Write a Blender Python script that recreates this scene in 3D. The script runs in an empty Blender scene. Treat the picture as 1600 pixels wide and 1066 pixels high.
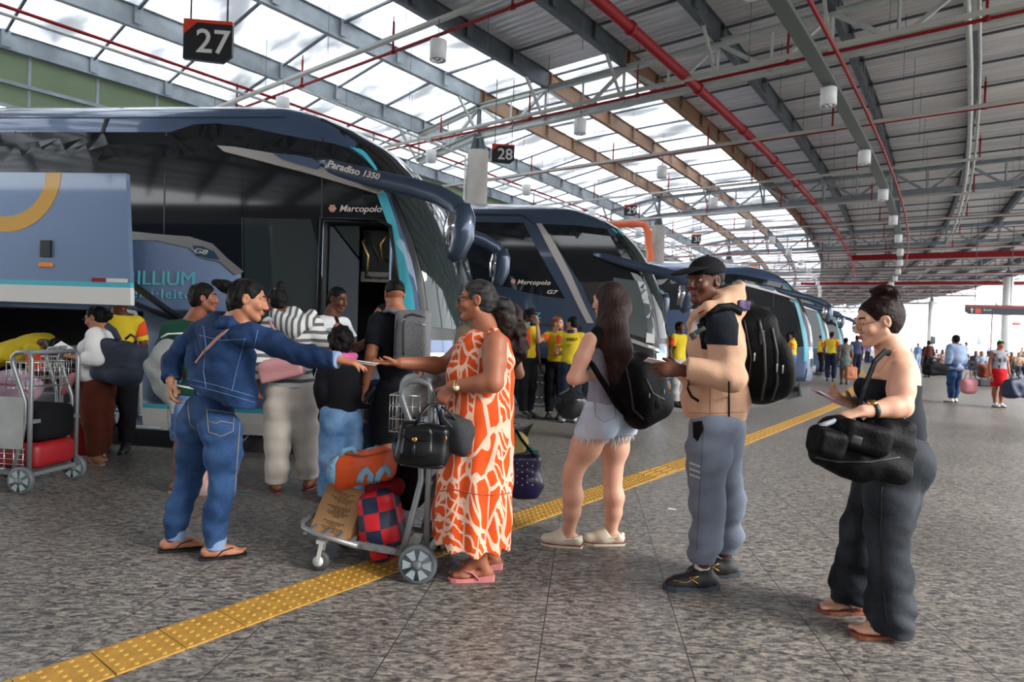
import bpy, bmesh, math, random
import numpy as np
from mathutils import Vector, Matrix
from mathutils.bvhtree import BVHTree
random.seed(7)
S = bpy.context.scene
COL = S.collection
# ---------------------------------------------------------------- camera, light, exposure
F = 980.0; CH = 1.36
_pi = math.atan(12/980); _ro = math.radians(2.0)
f0 = Vector((0, math.cos(_pi), -math.sin(_pi))); r0 = Vector((1, 0, 0)); u0 = r0.cross(f0)
CR = math.cos(_ro)*r0 + math.sin(_ro)*u0
CU = -math.sin(_ro)*r0 + math.cos(_ro)*u0
cam = bpy.data.cameras.new('camera'); cam.sensor_width = 36; cam.lens = 36*F/1600
cam.clip_end = 600; cam.clip_start = 0.05
cam.dof.use_dof = True; cam.dof.focus_distance = 3.6; cam.dof.aperture_fstop = 4.0
camo = bpy.data.objects.new('camera', cam); COL.objects.link(camo)
M = Matrix((CR, CU, -f0)).transposed().to_4x4(); M.translation = (0, 0, CH)
camo.matrix_world = M
S.camera = camo
S.view_settings.view_transform = 'Standard'; S.view_settings.look = 'None'
S.view_settings.gamma = 1.0; S.view_settings.use_curve_mapping = False
S.view_settings.exposure = 2.02
W = bpy.data.worlds.new('world'); S.world = W; W.use_nodes = True
_b = W.node_tree.nodes['Background']; _b.inputs[0].default_value = (0.93, 0.965, 1.0, 1); _b.inputs[1].default_value = 1.25
sd = bpy.data.lights.new('sun', 'SUN'); sd.energy = 1.6; sd.angle = math.radians(25); sd.color = (1, .96, .9)
so = bpy.data.objects.new('sun', sd); COL.objects.link(so)
so.rotation_euler = Vector((-0.80, 0.42, -0.55)).to_track_quat('-Z', 'Y').to_euler()   # low broad daylight from the open right side

# ---------------------------------------------------------------- camera maths: a picture point at depth Y is a place
def ray(px, py): return f0 + CR*((px-800)/F) - CU*((py-533)/F)
def at(px, py, Y):
    d = ray(px, py); return Vector((0, 0, CH)) + d*(Y/d.y)
def gr(px, py, z=0.0):
    d = ray(px, py); return Vector((0, 0, CH)) + d*((z-CH)/d.z)

# ---------------------------------------------------------------- tagging
def tag(o, label=None, cat=None, group=None, kind=None):
    if label: o['label'] = label
    if cat: o['category'] = cat
    if group: o['group'] = group
    if kind: o['kind'] = kind
    return o
def thing(name, loc, label, cat, group=None, rz=0.0):
    o = bpy.data.objects.new(name, None); COL.objects.link(o); o.empty_display_size = .1
    o.location = loc; o.rotation_euler = (0, 0, rz)
    return tag(o, label, cat, group)
def link(name, me, parent=None, loc=(0, 0, 0)):
    o = bpy.data.objects.new(name, me); COL.objects.link(o); o.location = loc
    if parent is not None:
        o.parent = parent
    return o
def wmat(o):
    m = Matrix.Translation(o.location) @ o.rotation_euler.to_matrix().to_4x4()
    return (wmat(o.parent) @ m) if o.parent else m
def tree_copy(o, parent=None):
    c = o.copy(); COL.objects.link(c)
    if parent is not None: c.parent = parent
    for ch in [x for x in KIDS.get(o.name, [])]:
        KIDS.setdefault(c.name, []).append(tree_copy(ch, c))
    return c
KIDS = {}
def reg(o, parent):
    KIDS.setdefault(parent.name, []).append(o)

# ---------------------------------------------------------------- materials
MATS = {}
def nt(m): return m.node_tree.nodes, m.node_tree.links
def mat(name, col, rough=.6, metal=0.0, spec=.5, coat=0.0, noise=None, bump=None, trans=0, alpha=1, sheen=0, sss=0, vary=None):
    """noise=(scale, amount, stretch)  bump=(scale, strength, stretch)"""
    if name in MATS: return MATS[name]
    m = bpy.data.materials.new(name); m.use_nodes = True; N, L = nt(m)
    b = N['Principled BSDF']; c = tuple(col) + (1,) if len(col) == 3 else col
    b.inputs['Base Color'].default_value = c; b.inputs['Roughness'].default_value = rough
    b.inputs['Metallic'].default_value = metal; b.inputs['Specular IOR Level'].default_value = spec
    b.inputs['Coat Weight'].default_value = coat; b.inputs['Coat Roughness'].default_value = .05
    if trans: b.inputs['Transmission Weight'].default_value = trans
    if sheen: b.inputs['Sheen Weight'].default_value = sheen
    if sss:
        b.inputs['Subsurface Weight'].default_value = sss; b.inputs['Subsurface Radius'].default_value = (.02, .008, .004); b.inputs['Subsurface Scale'].default_value = .3
    m.diffuse_color = c
    if noise or bump:
        tc = N.new('ShaderNodeTexCoord')
        def mk(sc, st):
            mp = N.new('ShaderNodeMapping'); mp.inputs['Scale'].default_value = st if st else (1, 1, 1)
            L.new(tc.outputs['Object'], mp.inputs['Vector'])
            t = N.new('ShaderNodeTexNoise'); t.inputs['Scale'].default_value = sc; t.inputs['Detail'].default_value = 4
            L.new(mp.outputs[0], t.inputs['Vector']); return t
        if noise:
            t = mk(noise[0], noise[2] if len(noise) > 2 else None)
            r = N.new('ShaderNodeValToRGB'); a = noise[1]
            c2 = noise[3] if len(noise) > 3 else None
            lo = [x*(1-a) for x in c[:3]]; hi = [min(1, x*(1+a)) for x in c[:3]]
            if c2: hi = list(c2)
            r.color_ramp.elements[0].color = lo+[1]; r.color_ramp.elements[1].color = hi+[1]
            r.color_ramp.elements[0].position = .32; r.color_ramp.elements[1].position = .68
            L.new(t.outputs['Fac'], r.inputs[0]); L.new(r.outputs[0], b.inputs['Base Color'])
        if bump:
            t = mk(bump[0], bump[2] if len(bump) > 2 else None)
            bp = N.new('ShaderNodeBump'); bp.inputs['Strength'].default_value = bump[1]; bp.inputs['Distance'].default_value = .01
            L.new(t.outputs['Fac'], bp.inputs['Height']); L.new(bp.outputs[0], b.inputs['Normal'])
    MATS[name] = m; return m
def hexc(h):
    h = h.lstrip('#'); v = [int(h[i:i+2], 16)/255 for i in (0, 2, 4)]
    return tuple((x/12.92 if x <= .04045 else ((x+.055)/1.055)**2.4) for x in v)

# ---------------------------------------------------------------- mesh builder
class MB:
    def __init__(s): s.v = []; s.f = []; s.m = []; s.sm = []
    def add(s, vs, fs, mi=0, smooth=False):
        o = len(s.v); s.v += [tuple(x) for x in vs]
        s.f += [tuple(i+o for i in f) for f in fs]; s.m += [mi]*len(fs); s.sm += [smooth]*len(fs)
        return s
    def box(s, c, size, R=None, mi=0, bev=0.0):
        hx, hy, hz = [x/2 for x in size]; c = Vector(c)
        if bev <= 0:
            vs = [Vector((x, y, z)) for x in (-hx, hx) for y in (-hy, hy) for z in (-hz, hz)]
            fs = [(0, 1, 3, 2), (4, 6, 7, 5), (0, 4, 5, 1), (2, 3, 7, 6), (0, 2, 6, 4), (1, 5, 7, 3)]
        else:
            b = min(bev, hx*.95, hy*.95, hz*.95); bm = bmesh.new(); bmesh.ops.create_cube(bm, size=1)
            for v in bm.verts: v.co = Vector((v.co.x*2*hx, v.co.y*2*hy, v.co.z*2*hz))
            bmesh.ops.bevel(bm, geom=bm.edges[:], offset=b, segments=3, affect='EDGES', profile=.5)
            vs = [v.co.copy() for v in bm.verts]; fs = [[v.index for v in f.verts] for f in bm.faces]; bm.free()
        if R is not None: vs = [R @ v for v in vs]
        return s.add([v+c for v in vs], fs, mi, bev > 0)
    def bar(s, a, b, w, h, up=(0, 0, 1), mi=0, bev=0):
        a = Vector(a); b = Vector(b); d = (b-a); l = d.length; d.normalize()
        x = d.cross(Vector(up)); 
        if x.length < 1e-4: x = d.cross(Vector((1, 0, 0)))
        x.normalize(); z = x.cross(d)
        R = Matrix((x, d, z)).transposed()
        return s.box((a+b)/2, (w, l, h), R, mi, bev)
    def ibeam(s, a, b, w, h, t=.02, up=(0, 0, 1), mi=0):
        u = Vector(up); a = Vector(a); b = Vector(b)
        s.bar(a+u*(h/2-t/2), b+u*(h/2-t/2), w, t, up, mi); s.bar(a-u*(h/2-t/2), b-u*(h/2-t/2), w, t, up, mi)
        return s.bar(a, b, t, h-2*t, up, mi)
    def tube(s, pts, r, n=8, mi=0, closed=False, cap=True, flat=None, smooth=True):
        """r: number or list; flat=(dir, ratio) squashes along dir"""
        P = [Vector(p) for p in pts]; k = len(P)
        rs = r if isinstance(r, (list, tuple)) else [r]*k
        T = []
        for i in range(k):
            if closed: t = P[(i+1) % k]-P[i-1]
            else: t = P[min(i+1, k-1)]-P[max(i-1, 0)]
            T.append(t.normalized() if t.length > 1e-9 else Vector((0, 0, 1)))
        ref = Vector(flat[0]).normalized() if flat else (Vector((0, 0, 1)) if abs(T[0].z) < .9 else Vector((1, 0, 0)))
        vs = []; x = ref - T[0]*ref.dot(T[0]); x.normalize()
        for i in range(k):
            if flat: x = ref
            x = x - T[i]*x.dot(T[i])
            if x.length < 1e-6: x = T[i].orthogonal()
            x.normalize(); y = T[i].cross(x)
            fx = flat[1] if flat else 1
            for j in range(n):
                a = 2*math.pi*j/n; vs.append(P[i]+x*(math.cos(a)*rs[i]*fx)+y*(math.sin(a)*rs[i]))
        fs = []
        for i in range(k if closed else k-1):
            for j in range(n):
                a = i*n+j; b = i*n+(j+1) % n; c = ((i+1) % k)*n+(j+1) % n; d = ((i+1) % k)*n+j
                fs.append((a, d, c, b))
        if cap and not closed: fs += [tuple(range(n)), tuple(reversed(range((k-1)*n, k*n)))]
        return s.add(vs, fs, mi, smooth)
    def cyl(s, a, b, r, n=16, mi=0, r2=None, smooth=True):
        return s.tube([a, b], [r, r if r2 is None else r2], n, mi, smooth=smooth)
    def lathe(s, prof, c=(0, 0, 0), R=None, n=24, mi=0, smooth=True):
        c = Vector(c); vs = []; k = len(prof)
        for r, z in prof:
            for j in range(n):
                a = 2*math.pi*j/n; v = Vector((r*math.cos(a), r*math.sin(a), z))
                if R is not None: v = R @ v
                vs.append(v+c)
        fs = [(i*n+j, i*n+(j+1) % n, (i+1)*n+(j+1) % n, (i+1)*n+j) for i in range(k-1) for j in range(n)]
        fs += [tuple(reversed(range(n))), tuple(range((k-1)*n, k*n))]
        return s.add(vs, fs, mi, smooth)
    def sph(s, c, r, n=12, mi=0, R=None):
        rr = r if isinstance(r, (tuple, list)) else (r, r, r); c = Vector(c); vs = []; m = n//2
        for i in range(m+1):
            p = math.pi*i/m
            for j in range(n):
                a = 2*math.pi*j/n; v = Vector((rr[0]*math.sin(p)*math.cos(a), rr[1]*math.sin(p)*math.sin(a), rr[2]*math.cos(p)))
                if R is not None: v = R @ v
                vs.append(v+c)
        fs = [(i*n+j, (i+1)*n+j, (i+1)*n+(j+1) % n, i*n+(j+1) % n) for i in range(m) for j in range(n)]
        return s.add(vs, fs, mi, True)
    def prism(s, poly, a, b, mi=0):
        """poly: list of Vector on one plane; a,b offset vectors: two caps"""
        n = len(poly); a = Vector(a); b = Vector(b)
        vs = [Vector(p)+a for p in poly]+[Vector(p)+b for p in poly]
        fs = [tuple(range(n)), tuple(reversed(range(n, 2*n)))]+[(i, n+i, n+(i+1) % n, (i+1) % n) for i in range(n)]
        return s.add(vs, fs, mi)
    def build(s, name, mats, parent=None, origin=None):
        """vertices are in world coordinates; the object is placed at origin (or its parent's)"""
        me = bpy.data.meshes.new(name)
        if not isinstance(mats, (list, tuple)): mats = [mats]
        if parent is not None:
            inv = wmat(parent).inverted(); V = [inv @ Vector(v) for v in s.v]; loc = (0, 0, 0)
        else:
            if origin is None:
                A = np.array(s.v); origin = Vector(((A[:, 0].min()+A[:, 0].max())/2, (A[:, 1].min()+A[:, 1].max())/2, A[:, 2].min()))
            o = Vector(origin); V = [Vector(v)-o for v in s.v]; loc = o
        me.from_pydata([tuple(v) for v in V], [], s.f)
        for m in mats: me.materials.append(m)
        me.polygons.foreach_set('material_index', s.m); me.polygons.foreach_set('use_smooth', s.sm)
        bm = bmesh.new(); bm.from_mesh(me); bmesh.ops.recalc_face_normals(bm, faces=bm.faces[:]); bm.to_mesh(me); bm.free()
        me.update()
        ob = link(name, me, parent, loc)
        if parent is not None: reg(ob, parent)
        return ob
def text_obj(body, name, m, origin, xdir, updir, size, parent=None, extrude=.002, shear=0, font_w=1.0, spacing=1.0, bold=0.0):
    """flat lettering with a little thickness; origin is its lower left corner"""
    cu = bpy.data.curves.new('t', 'FONT'); cu.body = body; cu.size = 1.0; cu.extrude = extrude/size; cu.shear = shear
    cu.space_character = spacing; cu.offset = bold; cu.resolution_u = 3
    o = bpy.data.objects.new('t', cu); COL.objects.link(o)
    bpy.context.view_layer.update()
    me = bpy.data.meshes.new_from_object(o.evaluated_get(bpy.context.evaluated_depsgraph_get()))
    bpy.data.objects.remove(o); bpy.data.curves.remove(cu)
    x = Vector(xdir).normalized(); u = Vector(updir); u = (u-x*u.dot(x)).normalized(); n = x.cross(u)
    mb = MB(); mb.add([Vector(origin)+x*(v.co.x*size*font_w)+u*(v.co.y*size)+n*(v.co.z*size) for v in me.vertices], [tuple(p.vertices) for p in me.polygons])
    bpy.data.meshes.remove(me)
    return mb if name is None else mb.build(name, m, parent)
# ================================================================ the hall: a roof bent gently to the left
RC = 250.0
C0 = Vector((-1.16, 18.0, 0)); O0 = C0 - Vector((.8, -.6, 0))*RC; A0 = math.atan2(-.6, .8)
def pos(s, t, z=0.0):
    a = A0+s/RC; return Vector((O0.x+(RC+t)*math.cos(a), O0.y+(RC+t)*math.sin(a), z))
BAY = 13.3; TP = 2.28
def gz(t): return 7.82+.015*max(t, 0) + (.17*t if t < 0 else 0)          # underside of the longitudinal beams
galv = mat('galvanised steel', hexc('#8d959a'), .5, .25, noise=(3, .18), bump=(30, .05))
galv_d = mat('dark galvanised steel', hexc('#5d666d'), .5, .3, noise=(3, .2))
galv_l = mat('pale galvanised steel', hexc('#b9bdb9'), .45, .2, noise=(4, .1))
primer = mat('brown primed steel', hexc('#8a6b52'), .6, .05, noise=(2, .12))
redp = mat('red pipe paint', hexc('#8c1018'), .5, spec=.3)
orangep = mat('orange pipe paint', hexc('#d8683c'), .4)
white_p = mat('white lamp paint', (.82, .83, .84), .4)
conc = mat('column concrete', hexc('#9d9890'), .85, noise=(2.5, .14, (1, 1, .5)), bump=(20, .15))
# roof sheet: silvery insulation, its sky reflection put in as blotchy translucent sheets
def roof_mat():
    m = bpy.data.materials.new('roof sheet'); m.use_nodes = True; N, L = nt(m); b = N['Principled BSDF']
    tc = N.new('ShaderNodeTexCoord'); mp = N.new('ShaderNodeMapping'); L.new(tc.outputs['UV'], mp.inputs[0]); mp.inputs['Scale'].default_value = (1.4, .12, 1)
    n = N.new('ShaderNodeTexNoise'); n.inputs['Scale'].default_value = 3.0; n.inputs['Detail'].default_value = 5; L.new(mp.outputs[0], n.inputs['Vector'])
    r = N.new('ShaderNodeValToRGB'); r.color_ramp.elements[0].color = (.66, .66, .68, 1); r.color_ramp.elements[1].color = (.92, .92, .92, 1)
    r.color_ramp.elements[0].position = .35; r.color_ramp.elements[1].position = .7
    L.new(n.outputs['Fac'], r.inputs[0]); L.new(r.outputs[0], b.inputs['Base Color'])
    b.inputs['Metallic'].default_value = .25; b.inputs['Roughness'].default_value = .3
    wv = N.new('ShaderNodeTexWave'); wv.inputs['Scale'].default_value = 1.6; wv.inputs['Distortion'].default_value = 1.2; wv.inputs['Detail'].default_value = 2
    L.new(tc.outputs['UV'], wv.inputs['Vector'])
    bp = N.new('ShaderNodeBump'); bp.inputs['Strength'].default_value = .5; bp.inputs['Distance'].default_value = .06
    L.new(wv.outputs['Fac'], bp.inputs['Height'])
    bp2 = N.new('ShaderNodeBump'); bp2.inputs['Strength'].default_value = .6; bp2.inputs['Distance'].default_value = .05
    L.new(n.outputs['Fac'], bp2.inputs['Height']); L.new(bp.outputs[0], bp2.inputs['Normal']); L.new(bp2.outputs[0], b.inputs['Normal'])
    return m
def sky_refl_mat():  # translucent white blotches imitate sky mirrored in the foil
    m = bpy.data.materials.new('sky reflection sheet'); m.use_nodes = True; N, L = nt(m); b = N['Principled BSDF']
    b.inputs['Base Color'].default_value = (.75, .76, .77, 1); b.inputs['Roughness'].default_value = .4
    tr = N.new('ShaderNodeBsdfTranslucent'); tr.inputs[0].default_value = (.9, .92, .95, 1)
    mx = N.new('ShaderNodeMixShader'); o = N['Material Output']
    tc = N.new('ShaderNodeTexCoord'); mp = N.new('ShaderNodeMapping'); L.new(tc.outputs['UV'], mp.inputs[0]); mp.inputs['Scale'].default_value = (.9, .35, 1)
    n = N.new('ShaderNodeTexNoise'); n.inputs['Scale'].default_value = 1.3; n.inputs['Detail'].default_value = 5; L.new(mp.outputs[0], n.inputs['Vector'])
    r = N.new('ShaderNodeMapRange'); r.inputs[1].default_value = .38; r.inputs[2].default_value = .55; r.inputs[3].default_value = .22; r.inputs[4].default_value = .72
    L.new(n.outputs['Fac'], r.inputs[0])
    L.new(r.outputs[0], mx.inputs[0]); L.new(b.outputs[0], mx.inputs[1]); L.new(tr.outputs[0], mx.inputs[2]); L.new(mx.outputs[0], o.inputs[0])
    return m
M_ROOF, M_SKYREFL = roof_mat(), sky_refl_mat()
def strip_mesh(name, t0, t1, z0, z1, s0, s1, m, thick=.06, step=BAY/4):
    n = int(round((s1-s0)/step)); vs = []; fs = []; uv = []
    for i in range(n+1):
        s = s0+(s1-s0)*i/n
        for t, z in ((t0, z0), (t1, z1)):
            vs += [pos(s, t, z), pos(s, t, z+thick)]; 
    for i in range(n):
        a = i*4; b = a+4
        fs += [(a, a+2, b+2, b), (a+1, b+1, b+3, a+3), (a, b, b+1, a+1), (a+2, a+3, b+3, b+2)]
    fs += [(0, 1, 3, 2), (n*4, n*4+2, n*4+3, n*4+1)]
    me = bpy.data.meshes.new(name); me.from_pydata([tuple(v) for v in vs], [], fs); me.materials.append(m)
    ul = me.uv_layers.new(name='uv')
    for p in me.polygons:
        for li in p.loop_indices:
            vi = me.loops[li].vertex_index; i = vi//4; s = s0+(s1-s0)*i/n; t = t0 if vi % 4 < 2 else t1
            ul.data[li].uv = (s, t)
    me.update(); return me
SMIN, SMAX = -BAY*3, BAY*8
rows = [-4.9]+[TP*i for i in range(-1, 10)]
rows = sorted(set([-4.9, -2.4]+[TP*i for i in range(0, 10)]))
ROOFH = .46
k = 0
for i in range(len(rows)-1):
    t0, t1 = rows[i], rows[i+1]
    z0, z1 = gz(t0)+ROOFH, gz(t1)+ROOFH
    for j, (a, b) in enumerate([(SMIN, 0), (0, BAY), (BAY, 2*BAY), (2*BAY, SMAX)]):
        sky_refl = (i <= 2) or (i == 3 and j >= 1)  # rows whose sheet carries the imitated sky reflection
        me = strip_mesh('ceiling', t0, t1, z0, z1, a, b, M_SKYREFL if sky_refl else M_ROOF)
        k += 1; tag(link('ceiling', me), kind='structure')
# longitudinal beams
k = 0
def trim(mb, m, parent=None):
    global k; k += 1
    return tag(mb.build('trim_%d' % k, m), kind='structure')
for i, t in enumerate(rows):
    z = gz(t)+.23
    for j in range(-3, 8):
        a = max(j*BAY, SMIN); b = (j+1)*BAY
        mb = MB(); h = .46 if i else .40
        brown = (i in (2, 3, 4) and j in (0, 1)) or (i == 2 and j >= 0)
        n = 2; 
        for q in range(n):
            mb.ibeam(pos(a+(b-a)*q/n, t, z), pos(a+(b-a)*(q+1)/n, t, z), .13, h, .02)
        if j < 3:
            for q in range(9):
                s = j*BAY+BAY*q/8+.2
                if a <= s <= b: mb.bar(pos(s, t+.075, z-.16), pos(s, t+.075, z+.2), .02, .16, (.6, .8, 0))
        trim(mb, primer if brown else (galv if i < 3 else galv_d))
# cross purlins and struts, one object per bay
for j in range(-3, 8):
    mb = MB()
    for q in range(8):
        s = j*BAY+BAY*q/8+.2
        if s < SMIN: continue
        for i in range(len(rows)-1):
            mb.bar(pos(s, rows[i], gz(rows[i])+.38), pos(s, rows[i+1], gz(rows[i+1])+.38), .05, .05)
    trim(mb, galv_d)
# trusses
ZB = 6.98
for j in range(-2, 9):
    s = j*BAY; mb = MB(); ts = [r for r in rows if r > -3]
    def zt(t): return gz(t)-.03
    for i in range(len(ts)-1):
        a, b = ts[i], ts[i+1]
        mb.ibeam(pos(s, a, zt(a)), pos(s, b, zt(b)), .14, .14, .02)
        zb = lambda t: ZB+(.18*t if t < 0 else .012*t)
        mb.ibeam(pos(s, a, zb(a)), pos(s, b, zb(b)), .18, .19, .02)
        mid = (a+b)/2
        mb.bar(pos(s, a, zt(a)), pos(s, mid, zb(mid)), .08, .08); mb.bar(pos(s, mid, zb(mid)), pos(s, b, zt(b)), .08, .08)
        mb.bar(pos(s, mid, zb(mid)), pos(s, mid, zt(mid)), .05, .05)
        mb.bar(pos(s, a, zb(a)), pos(s, a, zt(a)), .05, .07)
        # knee braces from beam down to bottom chord
        mb.bar(pos(s-.9, a, gz(a)), pos(s-.03, a, zb(a)), .06, .06)
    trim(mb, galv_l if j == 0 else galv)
# columns
for j in range(-1, 8):
    for ti, t in enumerate((0, 16.4)):
        p = pos(j*BAY, t)
        if p.y < 6: continue
        if ti == 1 and j in (4, 6, 7): continue
        mb = MB(); mb.cyl(p+Vector((0, 0, -.2)), p+Vector((0, 0, 6.52)), .30, 28)
        for a in range(4):
            d = Vector((math.cos(a*math.pi/2+.4), math.sin(a*math.pi/2+.4), 0))
            mb.bar(p+d*.16+Vector((0, 0, 6.5)), p+d*.05+Vector((0, 0, ZB)), .05, .16, mi=1)
        mb.cyl(p+Vector((0, 0, 6.5)), p+Vector((0, 0, 7.9)), .07, 8, mi=1)
        if t == 0 and j == 0: mb.tube([p+Vector((-.34, -.1, -.2)), p+Vector((-.34, -.1, 6.3)), p+Vector((-.36, .05, 6.38)), pos(-5, -1.2, 6.9)], .03, 8, mi=2)
        o = mb.build('column', [conc if ti == 0 else mat('pale painted concrete', (.74, .74, .73), .7), galv_d, galv_l])
        nm = ['', 'round concrete column behind the first coach, beside the sign 28', 'round concrete column behind the second coach with an orange pipe alongside', 'round concrete column in the bus-side row, third from the front', 'round concrete column in the bus-side row, fourth from the front', 'round concrete column in the bus-side row, fifth from the front', 'round concrete column in the bus-side row, sixth from the front', 'round concrete column in the bus-side row, seventh from the front', 'last column'] if ti == 0 else ['', 'pale round column at the open right side, outside the frame', 'pale round column on the open right side, first of its row', 'pale round column on the open right side, second of its row', 'pale round column at the right edge behind the hanging direction sign', 'pale round column standing over the far waiting crowd at right', 'pale round column on the right side, sixth of its row', 'pale round column on the right side, seventh of its row', 'last right column']
        tag(o, nm[min(j+1, 8)], 'column')
# fascia of green sheets along the left edge
gfa = mat('green fascia sheet', hexc('#6f7f5f'), .5, noise=(.8, .12), trans=0)
mb = MB(); mg = MB()
for j in range(-12, 80):
    s = j*1.33
    a, b = pos(s, -5.0), pos(s+1.31, -5.0)
    mb.bar(a+Vector((0, 0, 6.5)), b+Vector((0, 0, 6.5)), .03, 1.35)
    mg.bar(a+Vector((0, 0, 5.8)), a+Vector((0, 0, 7.2)), .06, .05, up=(.8, -.6, 0))
    mg.bar(pos(s, -4.93, 5.85), pos(s+1.33, -4.93, 5.85), .07, .07); mg.bar(pos(s, -4.93, 6.35), pos(s+1.33, -4.93, 6.35), .06, .08)
tag(mb.build('wall_left', gfa), kind='structure'); trim(mg, galv)
# red main pipe
def longpipe(t, z, r, s0, s1, m, name, label, cat, n=12, sag=0):
    mb = MB(); N_ = int((s1-s0)/3); mb.tube([pos(s0+(s1-s0)*i/N_, t, z) for i in range(N_+1)], r, n)
    return mb, name, label, cat, m
ORD = ['first', 'second', 'third', 'fourth', 'fifth', 'sixth', 'seventh', 'eighth', 'ninth', 'tenth', 'eleventh', 'twelfth', 'thirteenth', 'fourteenth', 'fifteenth', 'sixteenth', 'seventeenth', 'eighteenth', 'nineteenth', 'twentieth', 'twenty-first', 'twenty-second', 'twenty-third', 'twenty-fourth', 'twenty-fifth']
mb = MB(); mb.tube([pos(-14+i*3.0, 6.8, 6.6) for i in range(19)], .10, 16)
for i in range(18): mb.cyl(pos(-13+i*3, 6.8, 6.6), pos(-12.9+i*3, 6.8, 6.6), .12, 16)
o = tag(mb.build('main_pipe', redp, origin=pos(0, 6.8, 6.6)), 'thick red main pipe running lengthwise under the roof above the queue', 'pipe')
mb = MB(); mb.tube([pos(-14+i*3.0, -1.55, 6.62) for i in range(20)], .035, 8)
tag(mb.build('sprinkler_pipe', redp), 'thin red pipe running lengthwise above the first coach, past the sign 27', 'pipe')
mb = MB(); mb.tube([pos(-14+i*3.0, -1.85, 6.6) for i in range(20)], .035, 8)
tag(mb.build('conduit', galv_l), 'thin white conduit running lengthwise beside the thin red pipe at far left', 'pipe')
# cross sprinkler pipes with risers
NC = 20
for q in range(NC):
    s = -5.5+4.37*q; e = thing('sprinkler_pipe', pos(s, 8, 6.65), 'red sprinkler pipe crossing under the roof, %s from the front' % ORD[q], 'pipe')
    mb = MB(); mb.tube([pos(s, -4+1.0*i, 6.65) for i in range(25)], .032 if q else .03, 8); mb.build('pipe_run', redp, e)
    for i, t in enumerate((-3.2, -.4, 2.6, 5.5, 8.6, 11.6, 14.6, 17.8)):
        if q > 9: break
        m2 = MB(); m2.cyl(pos(s, t, 6.65), pos(s, t, 7.22), .024, 6); m2.cyl(pos(s, t, 7.22), pos(s, t, 7.32), .012, 6)
        m2.cyl(pos(s, t-.05, 6.65), pos(s, t+.05, 6.65), .045, 8); m2.build('riser', redp, e)
# cross cable trays with lamps
tray = mat('pale cable tray', hexc('#b8b9b2'), .5, .1)
lampr = mat('lamp reflector', (.7, .7, .7), .2, .8)
def lamp(p, label):
    e = thing('ceiling_lamp', p, label, 'lamp', 'white cylinder lamps under the roof')
    m1 = MB(); n = 24
    m1.lathe([(.0, .32), (.135, .32), (.14, .31), (.14, 0), (.125, 0), (.12, .03), (.0, .05)], p, n=n); m1.build('housing', white_p, e)
    m2 = MB(); m2.lathe([(.0, .03), (.11, .0), (.115, .004), (.05, .04), (0, .045)], p+Vector((0, 0, .002)), n=18)
    for a in range(4):
        d = Vector((math.cos(a*1.57), math.sin(a*1.57), 0))*.05; m2.sph(p+d+Vector((0, 0, .01)), .028, 8)
    m2.build('reflector', lampr, e)
    m3 = MB(); m3.cyl(p+Vector((0, 0, .3)), p+Vector((0, 0, .68)), .008, 5); m3.build('stem', galv_d, e)
    return e
for q in range(NC):
    s = -6.05+4.37*q
    mb = MB(); seg = [pos(s, -4+2.0*i, 6.52) for i in range(14)]
    for a, b in zip(seg[:-1], seg[1:]): mb.bar(a, b, .09, .06)
    tag(mb.build('cable_tray', tray), 'pale narrow cable tray crossing under the roof, %s from the front' % ORD[q], 'cable tray')
    for r, t in enumerate((-.15, 4.45, 9.3, 20.3)):
        if r == 3 and q < 5: continue
        if q > 15 and r != 2: continue
        lamp(pos(s-.05 if r != 2 else s+.7, t, 5.82 if r < 2 else 5.75), 'white cylinder lamp, %s from the front in the %s' % (ORD[q], ['row above the coaches', 'row left of the thick red pipe', 'row under the long perforated tray', 'far right row'][r]))
# long perforated tray
mb = MB()
for i in range(34):
    a, b = pos(-15+i*2.5, 9.3, 6.15), pos(-12.5+i*2.5, 9.3, 6.15)
    mb.bar(a, b, .22, .02); d = Vector((.8, -.6, 0))*.11
    mb.bar(a+d+Vector((0, 0, .03)), b+d+Vector((0, 0, .03)), .012, .07); mb.bar(a-d+Vector((0, 0, .03)), b-d+Vector((0, 0, .03)), .012, .07)
perf = mat('perforated tray steel', hexc('#6f7774'), .5, .3, noise=(60, .3))
tag(mb.build('cable_tray', perf), 'wide perforated cable tray running lengthwise with white lamps under it', 'cable tray')
mb = MB(); mb.tube([pos(-14+i*3.0, 9.62, 6.25) for i in range(24)], .035, 8)
tag(mb.build('sprinkler_pipe', redp), 'thin red pipe running lengthwise beside the wide perforated tray', 'pipe')
mb = MB(); mb.tube([pos(-14+i*3.0, 11.35, 6.85) for i in range(26)], .05, 8); mb.tube([pos(-14+i*3.0, 11.5, 6.88) for i in range(26)], .03, 8)
tag(mb.build('cable_bundle', galv_l), 'pale hanging cable bundle running lengthwise at the right of the roof', 'cable')
# deep red cross beams far away
for s, t0, t1, z, h, lab in ((27.2, 6.9, 24, 6.5, .30, 'deep red cross beam far under the roof, the nearer and thicker'), (43, 3, 19, 6.4, .22, 'deep red cross beam far under the roof, above the far crowd')):
    mb = MB()
    for i in range(6): mb.bar(pos(s, t0+(t1-t0)*i/6, z), pos(s, t0+(t1-t0)*(i+1)/6, z), .2, h)
    tag(mb.build('cross_beam', redp), lab, 'beam')
# hanger wires: one per cell (thin)
for j in range(-3, 14):
    mb = MB()
    for i in range(8):
        p = pos(j*2.2+.7, -3.5+i*2.3, 0); mb.cyl(p+Vector((0, 0, 6.6)), p+Vector((0, 0, 7.9)), .006, 4)
    trim(mb, galv_d)
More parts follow.
